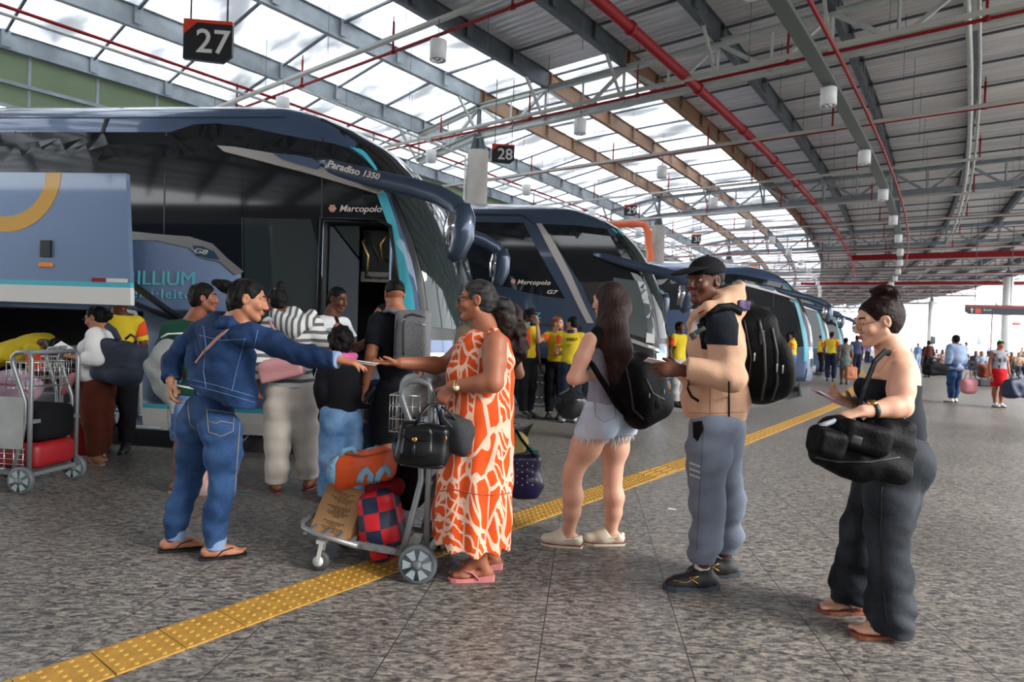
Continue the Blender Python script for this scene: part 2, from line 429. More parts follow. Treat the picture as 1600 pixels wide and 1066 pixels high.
# orange drain pipe at the second column
mb = MB(); p = pos(BAY, -.0); q = p+Vector((-.42, -.45, 0))
mb.tube([q+Vector((0, 0, -.2)), q+Vector((0, 0, 5.2)), q+Vector((-.12, 0, 5.6)), q+Vector((-.12, 0, 6.1)), q+Vector((-.3, 0, 6.45)), q+Vector((-.8, 0, 6.5)), q+Vector((-3.6, .6, 6.45)), q+Vector((-5.6, 1.0, 6.35))], .17, 14)
tag(mb.build('drain_pipe', orangep), 'thick orange drain pipe bending down in front of the second concrete column', 'pipe')
mb = MB(); p = pos(2*BAY, -.0); q = p+Vector((-.42, -.45, 0))
mb.tube([q+Vector((1.9, -1, -.2)), q+Vector((1.9, -1, 5.5)), q+Vector((1.7, -.9, 5.9)), q+Vector((0, 0, 5.9)), q+Vector((-4.6, 1.6, 5.9))], .17, 14)
tag(mb.build('drain_pipe', orangep), 'orange drain pipe further back, seen behind the cap of the man', 'pipe')
# bay number signs
sgn = mat('sign black', hexc('#15171b'), .4); sred = mat('sign red', hexc('#c2371c'), .4); swht = mat('sign grey white lettering', hexc('#c9c6c2'), .5)
def bay_sign(px, py, Y, w, h, num, xd, label):
    c = at(px, py, Y); x = Vector(xd).normalized(); up = Vector((0, 0, 1)); n = x.cross(up)
    if n.y > 0: n = -n
    e = thing('bay_sign', c, label, 'sign')
    P = lambda a, b: c+x*(a*w/2)+up*(b*h/2)
    m1 = MB(); m1.prism([P(-1, -.62), P(-1, .3), P(-.4, 1), P(1, 1), P(1, -.55), P(.62, -1), P(-1, -.98)], n*.03, -n*.03); 
    m1 = MB(); m1.prism([P(-1, -.9), P(-1, .82), P(1, .82), P(1, -.6), P(.6, -.98)], n*.03, -n*.03); m1.build('board', sgn, e)
    m2 = MB(); m2.prism([P(-1, .25), P(-1, 1.0), P(1, 1.0), P(1, .84), P(-.45, .84)], n*.036, -n*.036); m2.build('top_band', sred, e)
    text_obj(num, 'numerals', swht, P(-.50, -.55)+n*.031, x, up, h*.80, e, .004, bold=.01)
    for a in (-.75, .75):
        m3 = MB(); m3.cyl(P(a, 1), P(a, 1)+Vector((0, 0, 1.6)), .012, 5); m3.build('hanger', galv_d, e)
    return e
bay_sign(326, 66, 7.6, .56, .50, '27', (.96, .1, 0), 'black bay sign reading 27 hanging above the first coach')
bay_sign(786, 241, 15.6, .56, .48, '28', (.96, .1, 0), 'black bay sign reading 28 hanging beside the concrete column')
bay_sign(985, 329, 25, .5, .46, '29', (.9, -.2, 0), 'small far bay sign reading 29 above the second coach')
bay_sign(1088, 374, 33, .5, .5, '30', (.9, -.2, 0), 'smallest far bay sign hanging just left of the man in the cap')
# direction sign at right
e = thing('direction_sign', at(1560, 484, 24), 'long dark direction sign with a red top edge hanging at the right', 'sign')
c = at(1560, 484, 24); x = Vector((.97, -.22, 0)).normalized(); up = Vector((0, 0, 1)); n = Vector((-.22, -.97, 0)).normalized()
P = lambda a, b: c+x*a+up*b
m1 = MB(); m1.prism([P(-1.12, .06), P(-1.12, -.1), P(-.98, -.2), P(2.3, -.2), P(2.3, .06)], n*.04, -n*.04); m1.build('board', mat('navy sign', hexc('#1c2230'), .5), e)
m1 = MB(); m1.prism([P(-1.12, .06), P(-1.12, .17), P(2.3, .17), P(2.3, .06)], n*.045, -n*.045); m1.build('top_band', mat('sign maroon', hexc('#7a2a22'), .5), e)
m1 = MB(); m1.prism([P(-.8, -.15), P(-.8, .03), P(-.6, .03), P(-.6, -.15)], n*.05, -n*.03); m1.build('red_square', sred, e)
m1 = MB(); m1.prism([P(-.98, -.03), P(-.91, .04), P(-.84, -.03), P(-.89, -.03), P(-.89, -.14), P(-.93, -.14), P(-.93, -.03)], n*.05, -n*.03); m1.build('arrow', swht, e)
text_obj('Brasil', 'lettering', swht, P(-.52, -.06)+n*.045, x, up, .12, e, .004)
m1 = MB(); m1.cyl(P(-.2, -.2), P(-.2, -2.2), .025, 6); m1.build('pole', redp, e)
for a in (-.8, .4, 1.8):
    m1 = MB(); m1.cyl(P(a, .17), P(a, 3.2), .015, 5); m1.build('hanger', galv_d, e)
# unseen terminal wall added behind the camera to block light and darken reflections
mb = MB(); mb.bar(Vector((-40, -9, 3.2)), Vector((20, -13, 3.2)), .3, 6.4)
tag(mb.build('wall_unseen_back', mat('unseen blocking wall', hexc('#6b6864'), .5, noise=(.5, .3))), kind='structure')
# ================================================================ ground
D6 = Vector((math.cos(math.radians(6)), -math.sin(math.radians(6)), 0)); N6 = Vector((-math.sin(math.radians(6)), -math.cos(math.radians(6)), 0))
BUS1 = Vector((-3.57, 6.95, 0))          # on the near side of coach 1; x along D6
BUS2 = Vector((0.5, 12.0, 0))
FR = 2.9
def floor_mat():
    m = bpy.data.materials.new('granite floor'); m.use_nodes = True; N, L = nt(m); b = N['Principled BSDF']
    tc = N.new('ShaderNodeTexCoord'); mp = N.new('ShaderNodeMapping'); L.new(tc.outputs['Object'], mp.inputs[0]); mp.inputs['Rotation'].default_value = (0, 0, math.radians(-26)); mp.inputs['Scale'].default_value = (.42, 1.0, 1)
    n1 = N.new('ShaderNodeTexNoise'); n1.inputs['Scale'].default_value = 42; n1.inputs['Detail'].default_value = 6; n1.inputs['Roughness'].default_value = .68; n1.inputs['Distortion'].default_value = .9; L.new(mp.outputs[0], n1.inputs['Vector'])
    r = N.new('ShaderNodeValToRGB'); cr = r.color_ramp
    cr.elements[0].position = .36; cr.elements[0].color = (*hexc('#353337'), 1)
    cr.elements[1].position = .66; cr.elements[1].color = (*hexc('#a19a91'), 1)
    e_ = cr.elements.new(.47); e_.color = (*hexc('#625f5c'), 1); e_ = cr.elements.new(.54); e_.color = (*hexc('#837d76'), 1)
    L.new(n1.outputs['Fac'], r.inputs[0])
    n2 = N.new('ShaderNodeTexNoise'); n2.inputs['Scale'].default_value = .8; n2.inputs['Detail'].default_value = 5; L.new(tc.outputs['Object'], n2.inputs['Vector'])
    mr = N.new('ShaderNodeMapRange'); mr.inputs[1].default_value = .35; mr.inputs[2].default_value = .7; mr.inputs[3].default_value = .72; mr.inputs[4].default_value = 1.0; L.new(n2.outputs['Fac'], mr.inputs[0])
    mm = N.new('ShaderNodeMix'); mm.data_type = 'RGBA'; mm.blend_type = 'MULTIPLY'; mm.inputs[0].default_value = 1
    L.new(r.outputs[0], mm.inputs[6]); L.new(mr.outputs[0], mm.inputs[7])
    # slab joints
    m2 = N.new('ShaderNodeMapping'); m2.inputs['Rotation'].default_value = (0, 0, math.radians(6.8)); m2.inputs['Location'].default_value = (.155, .3, 0); L.new(tc.outputs['Object'], m2.inputs[0])
    sx = N.new('ShaderNodeSeparateXYZ'); L.new(m2.outputs[0], sx.inputs[0])
    def line(sock, pitch, w):
        d = N.new('ShaderNodeMath'); d.operation = 'DIVIDE'; d.inputs[1].default_value = pitch; L.new(sock, d.inputs[0])
        f = N.new('ShaderNodeMath'); f.operation = 'FRACT'; L.new(d.outputs[0], f.inputs[0])
        g = N.new('ShaderNodeMath'); g.operation = 'LESS_THAN'; g.inputs[1].default_value = w/pitch; L.new(f.outputs[0], g.inputs[0]); return g
    a = line(sx.outputs[0], .63, .006); c_ = line(sx.outputs[1], 3.15, .006)
    mxm = N.new('ShaderNodeMath'); mxm.operation = 'MAXIMUM'; L.new(a.outputs[0], mxm.inputs[0]); L.new(c_.outputs[0], mxm.inputs[1])
    m3 = N.new('ShaderNodeMix'); m3.data_type = 'RGBA'; L.new(mxm.outputs[0], m3.inputs[0]); L.new(mm.outputs[2], m3.inputs[6]); m3.inputs[7].default_value = (.035, .032, .03, 1)
    L.new(m3.outputs[2], b.inputs['Base Color'])
    b.inputs['Roughness'].default_value = .42; b.inputs['Specular IOR Level'].default_value = .35
    rr = N.new('ShaderNodeMapRange'); rr.inputs[3].default_value = .30; rr.inputs[4].default_value = .55; L.new(n2.outputs['Fac'], rr.inputs[0]); L.new(rr.outputs[0], b.inputs['Roughness'])
    return m
M_FLOOR = floor_mat()
def onbus(B, u, v): return B+D6*u+N6*v
mb = MB()
a1 = onbus(BUS1, FR+.75, .22); a2 = onbus(BUS2, FR+.6, .22)
# main platform
SL = Vector((.6, .8, 0))
poly = [Vector((-14, -8, 0)), Vector((60, -8, 0)), Vector((95, 110, 0)), pos(95, 6.0), pos(70, 4.0), pos(45, 3.7), pos(30, 3.7), a2+SL*6, a2, a1, onbus(BUS1, -14, .22)]
mb.prism(poly, (0, 0, 0), (0, 0, -.2))
for Ba, Bb in ((BUS1, BUS2),):
    n1 = onbus(Ba, 0, -2.95); uA = FR+2.0
    pl = [onbus(Bb, -16, .3), onbus(Bb, 2.6, .3), a2, a1, onbus(Ba, FR+.75, -2.95), onbus(Ba, -16, -2.95)]
    mb.prism(pl, (0, 0, 0), (0, 0, -.2))
tag(mb.build('floor', M_FLOOR, origin=(0, 0, 0)), kind='structure')
mb = MB(); mb.box((0, 45, -.26), (260, 220, .1))
tag(mb.build('lane', mat('lane asphalt', hexc('#6f6d6a'), .8, noise=(3, .15))), kind='structure')
# yellow kerb
mb = MB(); UPk = Vector((0, 0, 1))
mb.bar(gr(1044, 608)+UPk*.06, gr(1084, 599)+UPk*.06, .16, .12); 
tag(mb.build('kerb', mat('kerb yellow', hexc('#c9962a'), .6)), 'short yellow painted kerb block by the nose of the second coach', 'kerb')
# tactile strip
yel = mat('tactile yellow', hexc('#a37a2c'), .65, noise=(14, .16), bump=(60, .1)); yel2 = mat('tactile yellow dome', hexc('#ad8436'), .55)
mb = MB()
path = [Vector((-4.16, -.66, 0)), Vector((-1.66, 2.535, 0)), Vector((-1.17, 3.18, 0)), Vector((2.08, 7.25, 0)), Vector((7.2, 14.1, 0)), Vector((14.9, 26.6, 0)), Vector((22.5, 41, 0))]
TL = .262
ds = [0]
for a, b in zip(path[:-1], path[1:]): ds.append(ds[-1]+(b-a).length)
def pp(s):
    for i in range(len(path)-1):
        if s <= ds[i+1] or i == len(path)-2:
            t = (s-ds[i])/(ds[i+1]-ds[i]); return path[i].lerp(path[i+1], t)
s = .12
while s < ds[-1]:
    a, b = pp(s+.002), pp(s+TL-.002)
    if s > 26: b = pp(s+TL*6); 
    d = (b-a).normalized(); r_ = Vector((d.y, -d.x, 0)); z = Vector((0, 0, 1))
    mb.bar(a+r_*.125+z*.003, b+r_*.125+z*.003, .248, .008)
    if 3.3 < s < 8.6 or 9.2 < s < 9.9:
        for i in range(5):
            for j in range(4 + 1):
                c = a+d*(TL*(i+.5)/5)+r_*(.25*(j+.5)/5)
                mb.lathe([(.0125, 0), (.0115, .003), (.008, .0055), (.0, .006)][:3]+[(.0005, .0058)], c+z*.006, n=8, mi=1)
    elif 8.6 <= s < 20:
        for j in range(4):
            c = a+r_*(.25*(j+.5)/4); mb.bar(c+d*.02+z*.008, c+d*(TL-.02)+z*.008, .02, .008, mi=1)
    s += TL if s <= 26 else TL*6
tag(mb.build('tactile_paving', [yel, yel2], origin=(0, 0, 0)), 'yellow studded tactile paving strip crossing the floor diagonally', 'paving')
# ================================================================ coaches
B1 = Vector((-3.57, 6.95, 0)); B2 = Vector((.5, 12.0, 0)) - D6*.42
PROF = [(.13, 2.98), (.5, 3.03), (1.0, 3.03), (1.3, 3.0), (1.51, 2.97), (1.92, 2.90), (2.32, 2.78), (2.72, 2.60), (3.0, 2.43), (3.2, 2.28), (3.4, 2.10), (3.56, 1.86), (3.70, 1.58), (3.80, 1.32), (3.88, 1.05), (3.95, .75), (4.02, .35), (4.08, -.3)]
INS = [(.13, .03), (.3, .0), (3.3, .0), (3.5, .025), (3.66, .07), (3.76, .14), (3.82, .24), (3.9, .45), (3.98, .75), (4.04, 1.0), (4.08, 1.22)]
def lerp_tab(T, z):
    if z <= T[0][0]: return T[0][1]
    for (a, b), (c, d) in zip(T[:-1], T[1:]):
        if z <= c: return b+(d-b)*(z-a)/(c-a)
    return T[-1][1]
ND = .55; NE = 2.5; HWB = 1.3
def ring_pt(q, z):
    uf = lerp_tab(PROF, z); ins = lerp_tab(INS, z); hw = HWB-ins; u00 = uf-ND
    if q <= 1: x = math.sin(q*math.pi/2)**(2/NE); y = math.cos(q*math.pi/2)**(2/NE) if q < 1 else 0; return u00+ND*x, -(ins+hw*(1-y))
    q2 = 2-q; x = math.sin(q2*math.pi/2)**(2/NE); y = math.cos(q2*math.pi/2)**(2/NE); return u00+ND*x, -(2*HWB-(ins+hw*(1-y)))
def side_v(u, z):
    uf = lerp_tab(PROF, z); ins = lerp_tab(INS, z); hw = HWB-ins; u00 = uf-ND
    if u <= u00: return -ins
    x = min((u-u00)/ND, .985); return -(ins+hw*(1-(1-x**NE)**(1/NE)))
def T(B, u, v, z): return B+D6*u+N6*v+Vector((0, 0, z))
def uvz(B, px, py, v=0.0):
    d = ray(px, py); o = Vector((0, 0, CH)); p0 = B+N6*v; t = (p0-o).dot(N6)/d.dot(N6); P = o+d*t
    return ((P-p0).dot(D6), P.z)
paint = mat('coach paint slate blue', hexc('#4a5d7c'), .28, .35, coat=.8, noise=(1.2, .05))
paint_d = mat('coach paint dark slate', hexc('#3c4b60'), .3, .35, coat=.7)
bglass = mat('coach black glass', (.010, .012, .014), .05, spec=.5)
blackp = mat('coach black trim', (.008, .008, .009), .35)
teal = mat('coach turquoise stripe', hexc('#46b3c4'), .3, coat=.5)
teal_t = mat('coach turquoise lettering', hexc('#5fc0cc'), .4)
cream = mat('coach white skirt', hexc('#d7d5d0'), .3, coat=.4)
silver = mat('coach silver strip', hexc('#b9b4b0'), .3, .6)
chrome = mat('chrome', (.7, .7, .72), .12, 1.0)
tyre = mat('tyre rubber', (.02, .02, .02), .8)
rimm = mat('wheel rim grey', hexc('#8f9296'), .35, .6)
lett = mat('coach pale lettering', hexc('#d8cfc4'), .4)
arcy = mat('coach yellow arc', hexc('#dba531'), .35, coat=.4)
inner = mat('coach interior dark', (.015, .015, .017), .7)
doorg = mat('coach door inner grey', hexc('#4f565e'), .5)
gold = mat('grab handle brass', hexc('#c9a46a'), .25, .8)
def loft_body():
    zs = sorted(set([.13, .3, .5, .9, 1.2, 1.5, 1.8, 2.1, 2.4, 2.7, 3.0, 3.15, 3.3, 3.4, 3.5, 3.58, 3.66, 3.72, 3.76, 3.8, 3.84, 3.88, 3.92, 3.96, 4.0, 4.04, 4.08]))
    nq = 44; vs = []; 
    for z in zs:
        ins = lerp_tab(INS, z)
        ring = [(-9.6+ins*.5, -(HWB*2-ins)), (-9.8+ins*.8, -(HWB*2-ins-.2) if ins < 1 else -HWB-.05), (-9.8+ins*.8, -(ins+.2) if ins < 1 else -HWB+.05), (-9.6+ins*.5, -ins)]
        ring += [(-3, -ins), (-1, -ins), (0, -ins)][:0]
        ring += [ring_pt(2*i/nq, z) for i in range(nq+1)]
        vs += [(u, v, z) for u, v in ring]
    n = nq+5; k = len(zs); fs = []
    for i in range(k-1):
        for j in range(n): fs.append((i*n+j, i*n+(j+1) % n, (i+1)*n+(j+1) % n, (i+1)*n+j))
    fs += [tuple(reversed(range(n))), tuple(range((k-1)*n, k*n))]
    return vs, fs
def make_body(B, cuts):
    vs, fs = loft_body(); mb = MB(); mb.add([T(B, *v) for v in vs], fs, 0, True)
    o = mb.build('tmpbody', paint, origin=B)
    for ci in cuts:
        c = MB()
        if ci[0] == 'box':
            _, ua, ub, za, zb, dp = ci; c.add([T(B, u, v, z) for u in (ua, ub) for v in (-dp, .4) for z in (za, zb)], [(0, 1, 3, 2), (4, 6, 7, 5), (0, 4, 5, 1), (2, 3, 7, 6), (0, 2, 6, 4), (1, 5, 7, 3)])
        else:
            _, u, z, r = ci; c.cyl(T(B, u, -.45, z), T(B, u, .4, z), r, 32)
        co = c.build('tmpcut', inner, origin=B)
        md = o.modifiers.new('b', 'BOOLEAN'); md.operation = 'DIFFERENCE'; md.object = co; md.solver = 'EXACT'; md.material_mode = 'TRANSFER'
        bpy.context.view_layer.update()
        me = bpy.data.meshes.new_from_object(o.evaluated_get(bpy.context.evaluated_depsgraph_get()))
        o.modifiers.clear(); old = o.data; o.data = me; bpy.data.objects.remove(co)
    me = o.data; o.data = me.copy()
    V = [o.location+v.co for v in me.vertices]; r = MB(); r.add(V, [tuple(p.vertices) for p in me.polygons])
    r.m = [p.material_index for p in me.polygons]; nm = len(me.materials); mats_ = [m for m in me.materials]
    r.sm = [True]*len(r.f)
    bpy.data.objects.remove(o)
    return r, mats_
def make_panel(B, poly, off=.008, cuts=3, depth=.03, mapv=None):
    """polygon in (u,z) laid on the coach side, thickness outward"""
    bm = bmesh.new(); vs = [bm.verts.new((u, 0, z)) for u, z in poly]; f = bm.faces.new(vs)
    bmesh.ops.triangulate(bm, faces=[f], ngon_method='EAR_CLIP')
    if cuts:
        for _ in range(cuts):
            es = [e for e in bm.edges if e.calc_length() > .22]
            if not es: break
            bmesh.ops.subdivide_edges(bm, edges=es, cuts=1); bmesh.ops.triangulate(bm, faces=bm.faces[:])
    be = [e for e in bm.edges if e.is_boundary]
    bm.verts.index_update(); n = len(bm.verts)
    sv = mapv or side_v
    out = [T(B, v.co.x, sv(v.co.x, v.co.z)+off, v.co.z) for v in bm.verts]; inn = [T(B, v.co.x, sv(v.co.x, v.co.z)+off-depth, v.co.z) for v in bm.verts]
    fs = [tuple(v.index for v in f.verts) for f in bm.faces]
    fs2 = [tuple(i+n for i in reversed(x)) for x in fs]+[(e.verts[0].index, e.verts[1].index, e.verts[1].index+n, e.verts[0].index+n) for e in be]
    bm.free(); return out+inn, fs+fs2
def pan(root, B, name, poly, m, off=.008, cuts=3, depth=.03, px=True, v=0.0, label=None, mapv=None):
    if px: poly = [uvz(B, a, b, v) for a, b in poly]
    vs, fs = make_panel(B, poly, off, cuts, depth, mapv); mb = MB(); mb.add(vs, fs); o = mb.build(name, m, root)
    if label: o['label'] = label
    return o
def frontpatch(root, B, name, m, q0, q1, zfun0, zfun1, off=.01, nq=40, nz=14):
    vs = []
    for i in range(nq+1):
        q = q0+(q1-q0)*i/nq; za, zb = zfun0(q), zfun1(q)
        for j in range(nz+1):
            z = za+(zb-za)*j/nz; u, v = ring_pt(q, z); c = Vector((u-1.7, v+HWB)); c = Vector((c.x, c.y)).normalized()*off
            vs.append(T(B, u+c.x, v+c.y, z))
    fs = [(i*(nz+1)+j, (i+1)*(nz+1)+j, (i+1)*(nz+1)+j+1, i*(nz+1)+j+1) for i in range(nq) for j in range(nz)]
    mb = MB(); mb.add(vs, fs, 0, True); return mb.build(name, m, root)
def text_on(root, B, body, name, m, u, z, size, v=.02, shear=0, w=1.0, sp=1.0, bold=0, slope=0.0):
    return text_obj(body, name, m, T(B, u, v, z), D6+Vector((0, 0, slope)), (0, 0, 1), size, root, .004, shear, w, sp, bold)
def wheel(root, B, u, z=.29, r=.5):
    e = MB(); R = Matrix((D6, Vector((0, 0, 1)), N6)).transposed(); c = T(B, u, -.32, z)
    e.lathe([(.28, 0), (r*.93, 0), (r, .05), (r, .2), (r*.95, .26), (.31, .27), (.29, .24)], c, R, 36); w = e.build('wheel', tyre, root)
    m = MB(); m.lathe([(.02, .16), (.12, .17), (.14, .24), (.16, .24), (.18, .2), (.26, .21), (.285, .26), (.30, .26), (.30, .2)], c, R, 30)
    for i in range(10):
        a = i*.628; m.cyl(c+R @ Vector((.15*math.cos(a), .15*math.sin(a), .24)), c+R @ Vector((.15*math.cos(a), .15*math.sin(a), .265)), .016, 8)
    m.build('rim', rimm, root)
def arc_poly(cu, cz, r0_, r1_, a0, a1, n=26):
    P = [(cu+r1_*math.cos(math.radians(a0+(a1-a0)*i/n)), cz+r1_*math.sin(math.radians(a0+(a1-a0)*i/n))) for i in range(n+1)]
    return P+[(cu+r0_*math.cos(math.radians(a1-(a1-a0)*i/n)), cz+r0_*math.sin(math.radians(a1-(a1-a0)*i/n))) for i in range(n+1)]
def mirrors(root, B, far=True, du=0.0, thick=1.0, dz=0.0):
    for sgn_ in ((1, -1) if far else (1,)):
        def V(u, v, z): return T(B, u+du, v if sgn_ > 0 else -2*HWB-v, z+dz)
        pts = [(1.35, .02, 3.14), (1.6, .07, 3.07), (2.1, .12, 2.93), (2.5, .17, 2.84), (2.8, .24, 2.75), (3.0, .30, 2.64), (3.08, .32, 2.5), (3.1, .33, 2.35)]
        mb = MB(); mb.tube([V(*p) for p in pts], [x*thick for x in (.04, .085, .095, .10, .10, .10, .105, .10)], 14, flat=(N6, .55))
        arm = mb.build('mirror_arm', paint_d, root)
        mb = MB(); mb.tube([V(3.06, .30, 2.62), V(3.09, .32, 2.5), V(3.08, .33, 2.3), V(3.03, .33, 2.14), V(2.97, .32, 2.08)], [.10, .125, .13, .10, .05], 16, flat=(N6, .75)); h = mb.build('mirror_head', paint_d, root)
        mb = MB(); mb.tube([V(3.0, .33, 2.55), V(2.98, .33, 2.4), V(2.965, .33, 2.2)], [.07, .09, .07], 12, flat=(N6, .9)); mb.build('mirror_glass', chrome, root)

def coach_A(B, name, label, hold, extras):
    root = thing(name, B+Vector((0, 0, -.2)), label, 'bus', rz=-math.radians(6))
    cuts = [('wheel', .45, .29, .62)]
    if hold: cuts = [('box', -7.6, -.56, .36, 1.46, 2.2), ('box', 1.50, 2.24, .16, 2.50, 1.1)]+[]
    r, ms = make_body(B, cuts); b_ = r.build('body', ms, root)
    wheel(root, B, .45); wheel(root, B, -6.9)
    # black glass band
    g = [(-1400, 205)] if False else []
    top = [uvz(B, *p) for p in [(160, 206), (265, 206), (300, 193), (335, 191), (378, 196), (419, 205), (473, 216), (520, 224), (544, 231), (562, 243), (580, 262), (590, 275)]]
    right = [uvz(B, *p) for p in [(592, 300), (606, 350), (622, 415), (640, 490)]]
    bot = [(2.50, 1.3), (2.50, 1.26), (.62, 1.0), (.60, 1.93), (.22, 2.20), (-.1, 2.28), (-.46, 2.33)]
    pan(root, B, 'window_band', [(-9.5, 2.33), (-9.5, 3.46)]+top+right+bot if not hold else [(-9.5, 2.33), (-9.5, 3.46)]+top+right+[(2.34, 2.0), (2.30, 2.53), (1.46, 2.53), (1.44, 1.0), (.62, 1.0), (.60, 1.93), (.22, 2.20), (-.1, 2.28), (-.46, 2.33)], bglass, cuts=5, px=False)
    if hold: pan(root, B, 'door_pillar', [(2.24, 1.2), (2.30, 2.53), (2.36, 2.0), (2.50, 1.3), (2.52, .9), (2.3, .9)], blackp, px=False)
    pan(root, B, 'turquoise_stripe', [(546, 229), (562, 231), (585, 248), (600, 268), (603, 280), (590, 278), (583, 262), (566, 243)], teal, .013)
    pan(root, B, 'turquoise_stripe', [(588, 300), (602, 300), (618, 345), (632, 400), (644, 450), (654, 520), (658, 600), (640, 600), (638, 520), (622, 420), (606, 350)], teal, .013)
    pan(root, B, 'pillar_trim', [(603, 300), (606, 300), (624, 350), (640, 410), (652, 460), (660, 520), (664, 600), (658, 600), (654, 520), (644, 450), (632, 400), (618, 345)], paint, .012)
    pan(root, B, 'silver_band', [(150, 358), (199, 361), (245, 366), (297, 370), (333, 381), (355, 403), (382, 425), (368, 430), (345, 410), (314, 403), (297, 388), (245, 376), (150, 374)], silver, .016)
    pan(root, B, 'stripe', [(-9.5, .385), (-9.5, .43), (-7.65, .43), (-7.65, .385)], teal, .006, px=False)
    for a, b in ((-.54, -.24), (-.23, 1.44)) if hold else ((-9.5, 2.2),):
        pan(root, B, 'stripe', [(a, .385), (b, .385), (b, .435), (a, .435)], teal, .006, px=False, cuts=1)
        pan(root, B, 'skirt', [(a, .14), (b, .14), (b, .384), (a, .384)], cream, .006, px=False, cuts=1)
    # panel joints
    for a, b, c, d in ((-.5, 1.45, 1.43, 1.455), (-.235, .14, -.225, 1.43), (-9.5, 3.64, 1.0, 3.646)):
        pan(root, B, 'panel_joint', [(a, b), (c, b), (c, d), (a, d)] if c-a > .1 else [(a, b), (c, b), (c, d), (a, d)], blackp, .004, px=False, cuts=2)
    # roof joint and side glass seams
    pan(root, B, 'panel_joint', [(167, 158), (172, 158), (163, 184), (161, 206), (156, 206), (158, 184)], blackp, .01)
    seam = mat('glass seam', (.05, .055, .06), .2)
    for p in ([(21, 205), (23, 205), (23, 366), (21, 366)], [(258, 206), (260, 206), (258, 366), (256, 366)], [(378, 340), (380, 340), (381, 425), (379, 425)], [(503, 214), (505, 214), (504, 345), (502, 345)]):
        pan(root, B, 'glass_seam', p, seam, .012, cuts=1)
    for u in (-2.0, -3.9, -5.8, -7.7): pan(root, B, 'glass_seam', [(u, 2.34), (u+.02, 2.34), (u+.02, 3.45), (u, 3.45)], seam, .012, px=False, cuts=0)
    # lower side window before the door
    sg = mat('coach low window', (.03, .04, .04), .06, spec=.7)
    pan(root, B, 'low_window', [(382, 341), (486, 343), (496, 380), (504, 440), (508, 500), (384, 500)], sg, .014)
    # windscreen
    frontpatch(root, B, 'windscreen_frame', blackp, .16, 1.84, lambda q: 1.26, lambda q: 3.9-.5*abs(q-1)**3, .006)
    wsg = mat('windscreen glass', (.02, .03, .03), .05, spec=.5)
    frontpatch(root, B, 'windscreen', wsg, .24, 1.76, lambda q: 1.36+.05*abs(q-1), lambda q: 2.86, .014)
    frontpatch(root, B, 'upper_windscreen', bglass, .24, 1.76, lambda q: 2.95, lambda q: 3.78-.3*abs(q-1)**3, .014)
    frontpatch(root, B, 'bumper', mat('coach bumper grey', hexc('#5f6c7e'), .4, .2, coat=.5), .1, 1.9, lambda q: .15, lambda q: .55, .03)
    frontpatch(root, B, 'grille', blackp, .3, 1.7, lambda q: .62, lambda q: .92, .02)
    for qq in (.14, 1.62): frontpatch(root, B, 'headlamp', chrome, qq, qq+.24, lambda q: .88, lambda q: 1.12, .03, 8, 4)
    # silver wing and mirror arms
    pan(root, B, 'silver_wing', [(346, 231), (372, 233), (432, 243), (500, 262), (590, 286), (600, 300), (592, 305), (490, 275), (375, 245), (356, 240)], silver, .09, depth=.09)
    pan(root, B, 'arm_fairing', [(434, 244), (470, 247), (494, 252), (508, 262), (500, 268), (470, 260), (446, 252)], paint, .12, depth=.05)
    mirrors(root, B)
    return root
MARCO = lambda root, B, u, z, s, v=.022: (text_on(root, B, 'Marcopolo', 'maker_lettering', lett, u+.14, z, s, v, .25, 1.25, 1.0, .012), )
def emblem(root, B, u, z, r, v=.02):
    mb = MB(); R = Matrix((D6, Vector((0, 0, 1)), N6)).transposed(); c = T(B, u, v, z)
    for i in range(6):
        a = i*math.pi/3; mb.cyl(c+R @ Vector((r*.6*math.cos(a), r*.6*math.sin(a), 0)), c+R @ Vector((r*.6*math.cos(a), r*.6*math.sin(a), .006)), r*.36, 10)
    mb.cyl(c, c+N6*.006, r*.3, 10); mb.build('maker_emblem', mat('emblem rose', hexc('#d49a92'), .4), root)

coach1 = coach_A(B1, 'coach', 'slate blue double-height coach at left with its luggage flap raised and front door open', True, None)
emblem(coach1, B1, 1.60, 2.635, .045); text_on(coach1, B1, 'Marcopolo', 'maker_lettering', lett, 1.675, 2.605, .098, .02, .25, 1.08, 1.0, .004)
text_on(coach1, B1, 'Paradiso', 'model_lettering', lett, 1.585, 3.045, .105, .175, .15, 1.02, 1.0, .015, slope=-.26); text_on(coach1, B1, '1350', 'model_number', lett, 1.985, 2.945, .088, .215, .15, 1.05, 1.0, .008, slope=-.24)
text_on(coach1, B1, 'TRILLIUM', 'name_lettering', teal_t, -.93, 1.76, .225, .012, 0, 1.05, 1.0, 0)
text_on(coach1, B1, 'semi·leito', 'class_lettering', teal_t, -.78, 1.615, .15, .012, 0, 1.0, 1.3)
pan(coach1, B1, 'badge_plate', [(302, 384), (318, 385), (336, 393), (345, 406), (330, 405), (310, 400)], paint, .022)
text_on(coach1, B1, 'G8', 'badge_lettering', lett, .03, 2.13, .075, .03, .2, 1.7, 1.0, .01, slope=-.15)
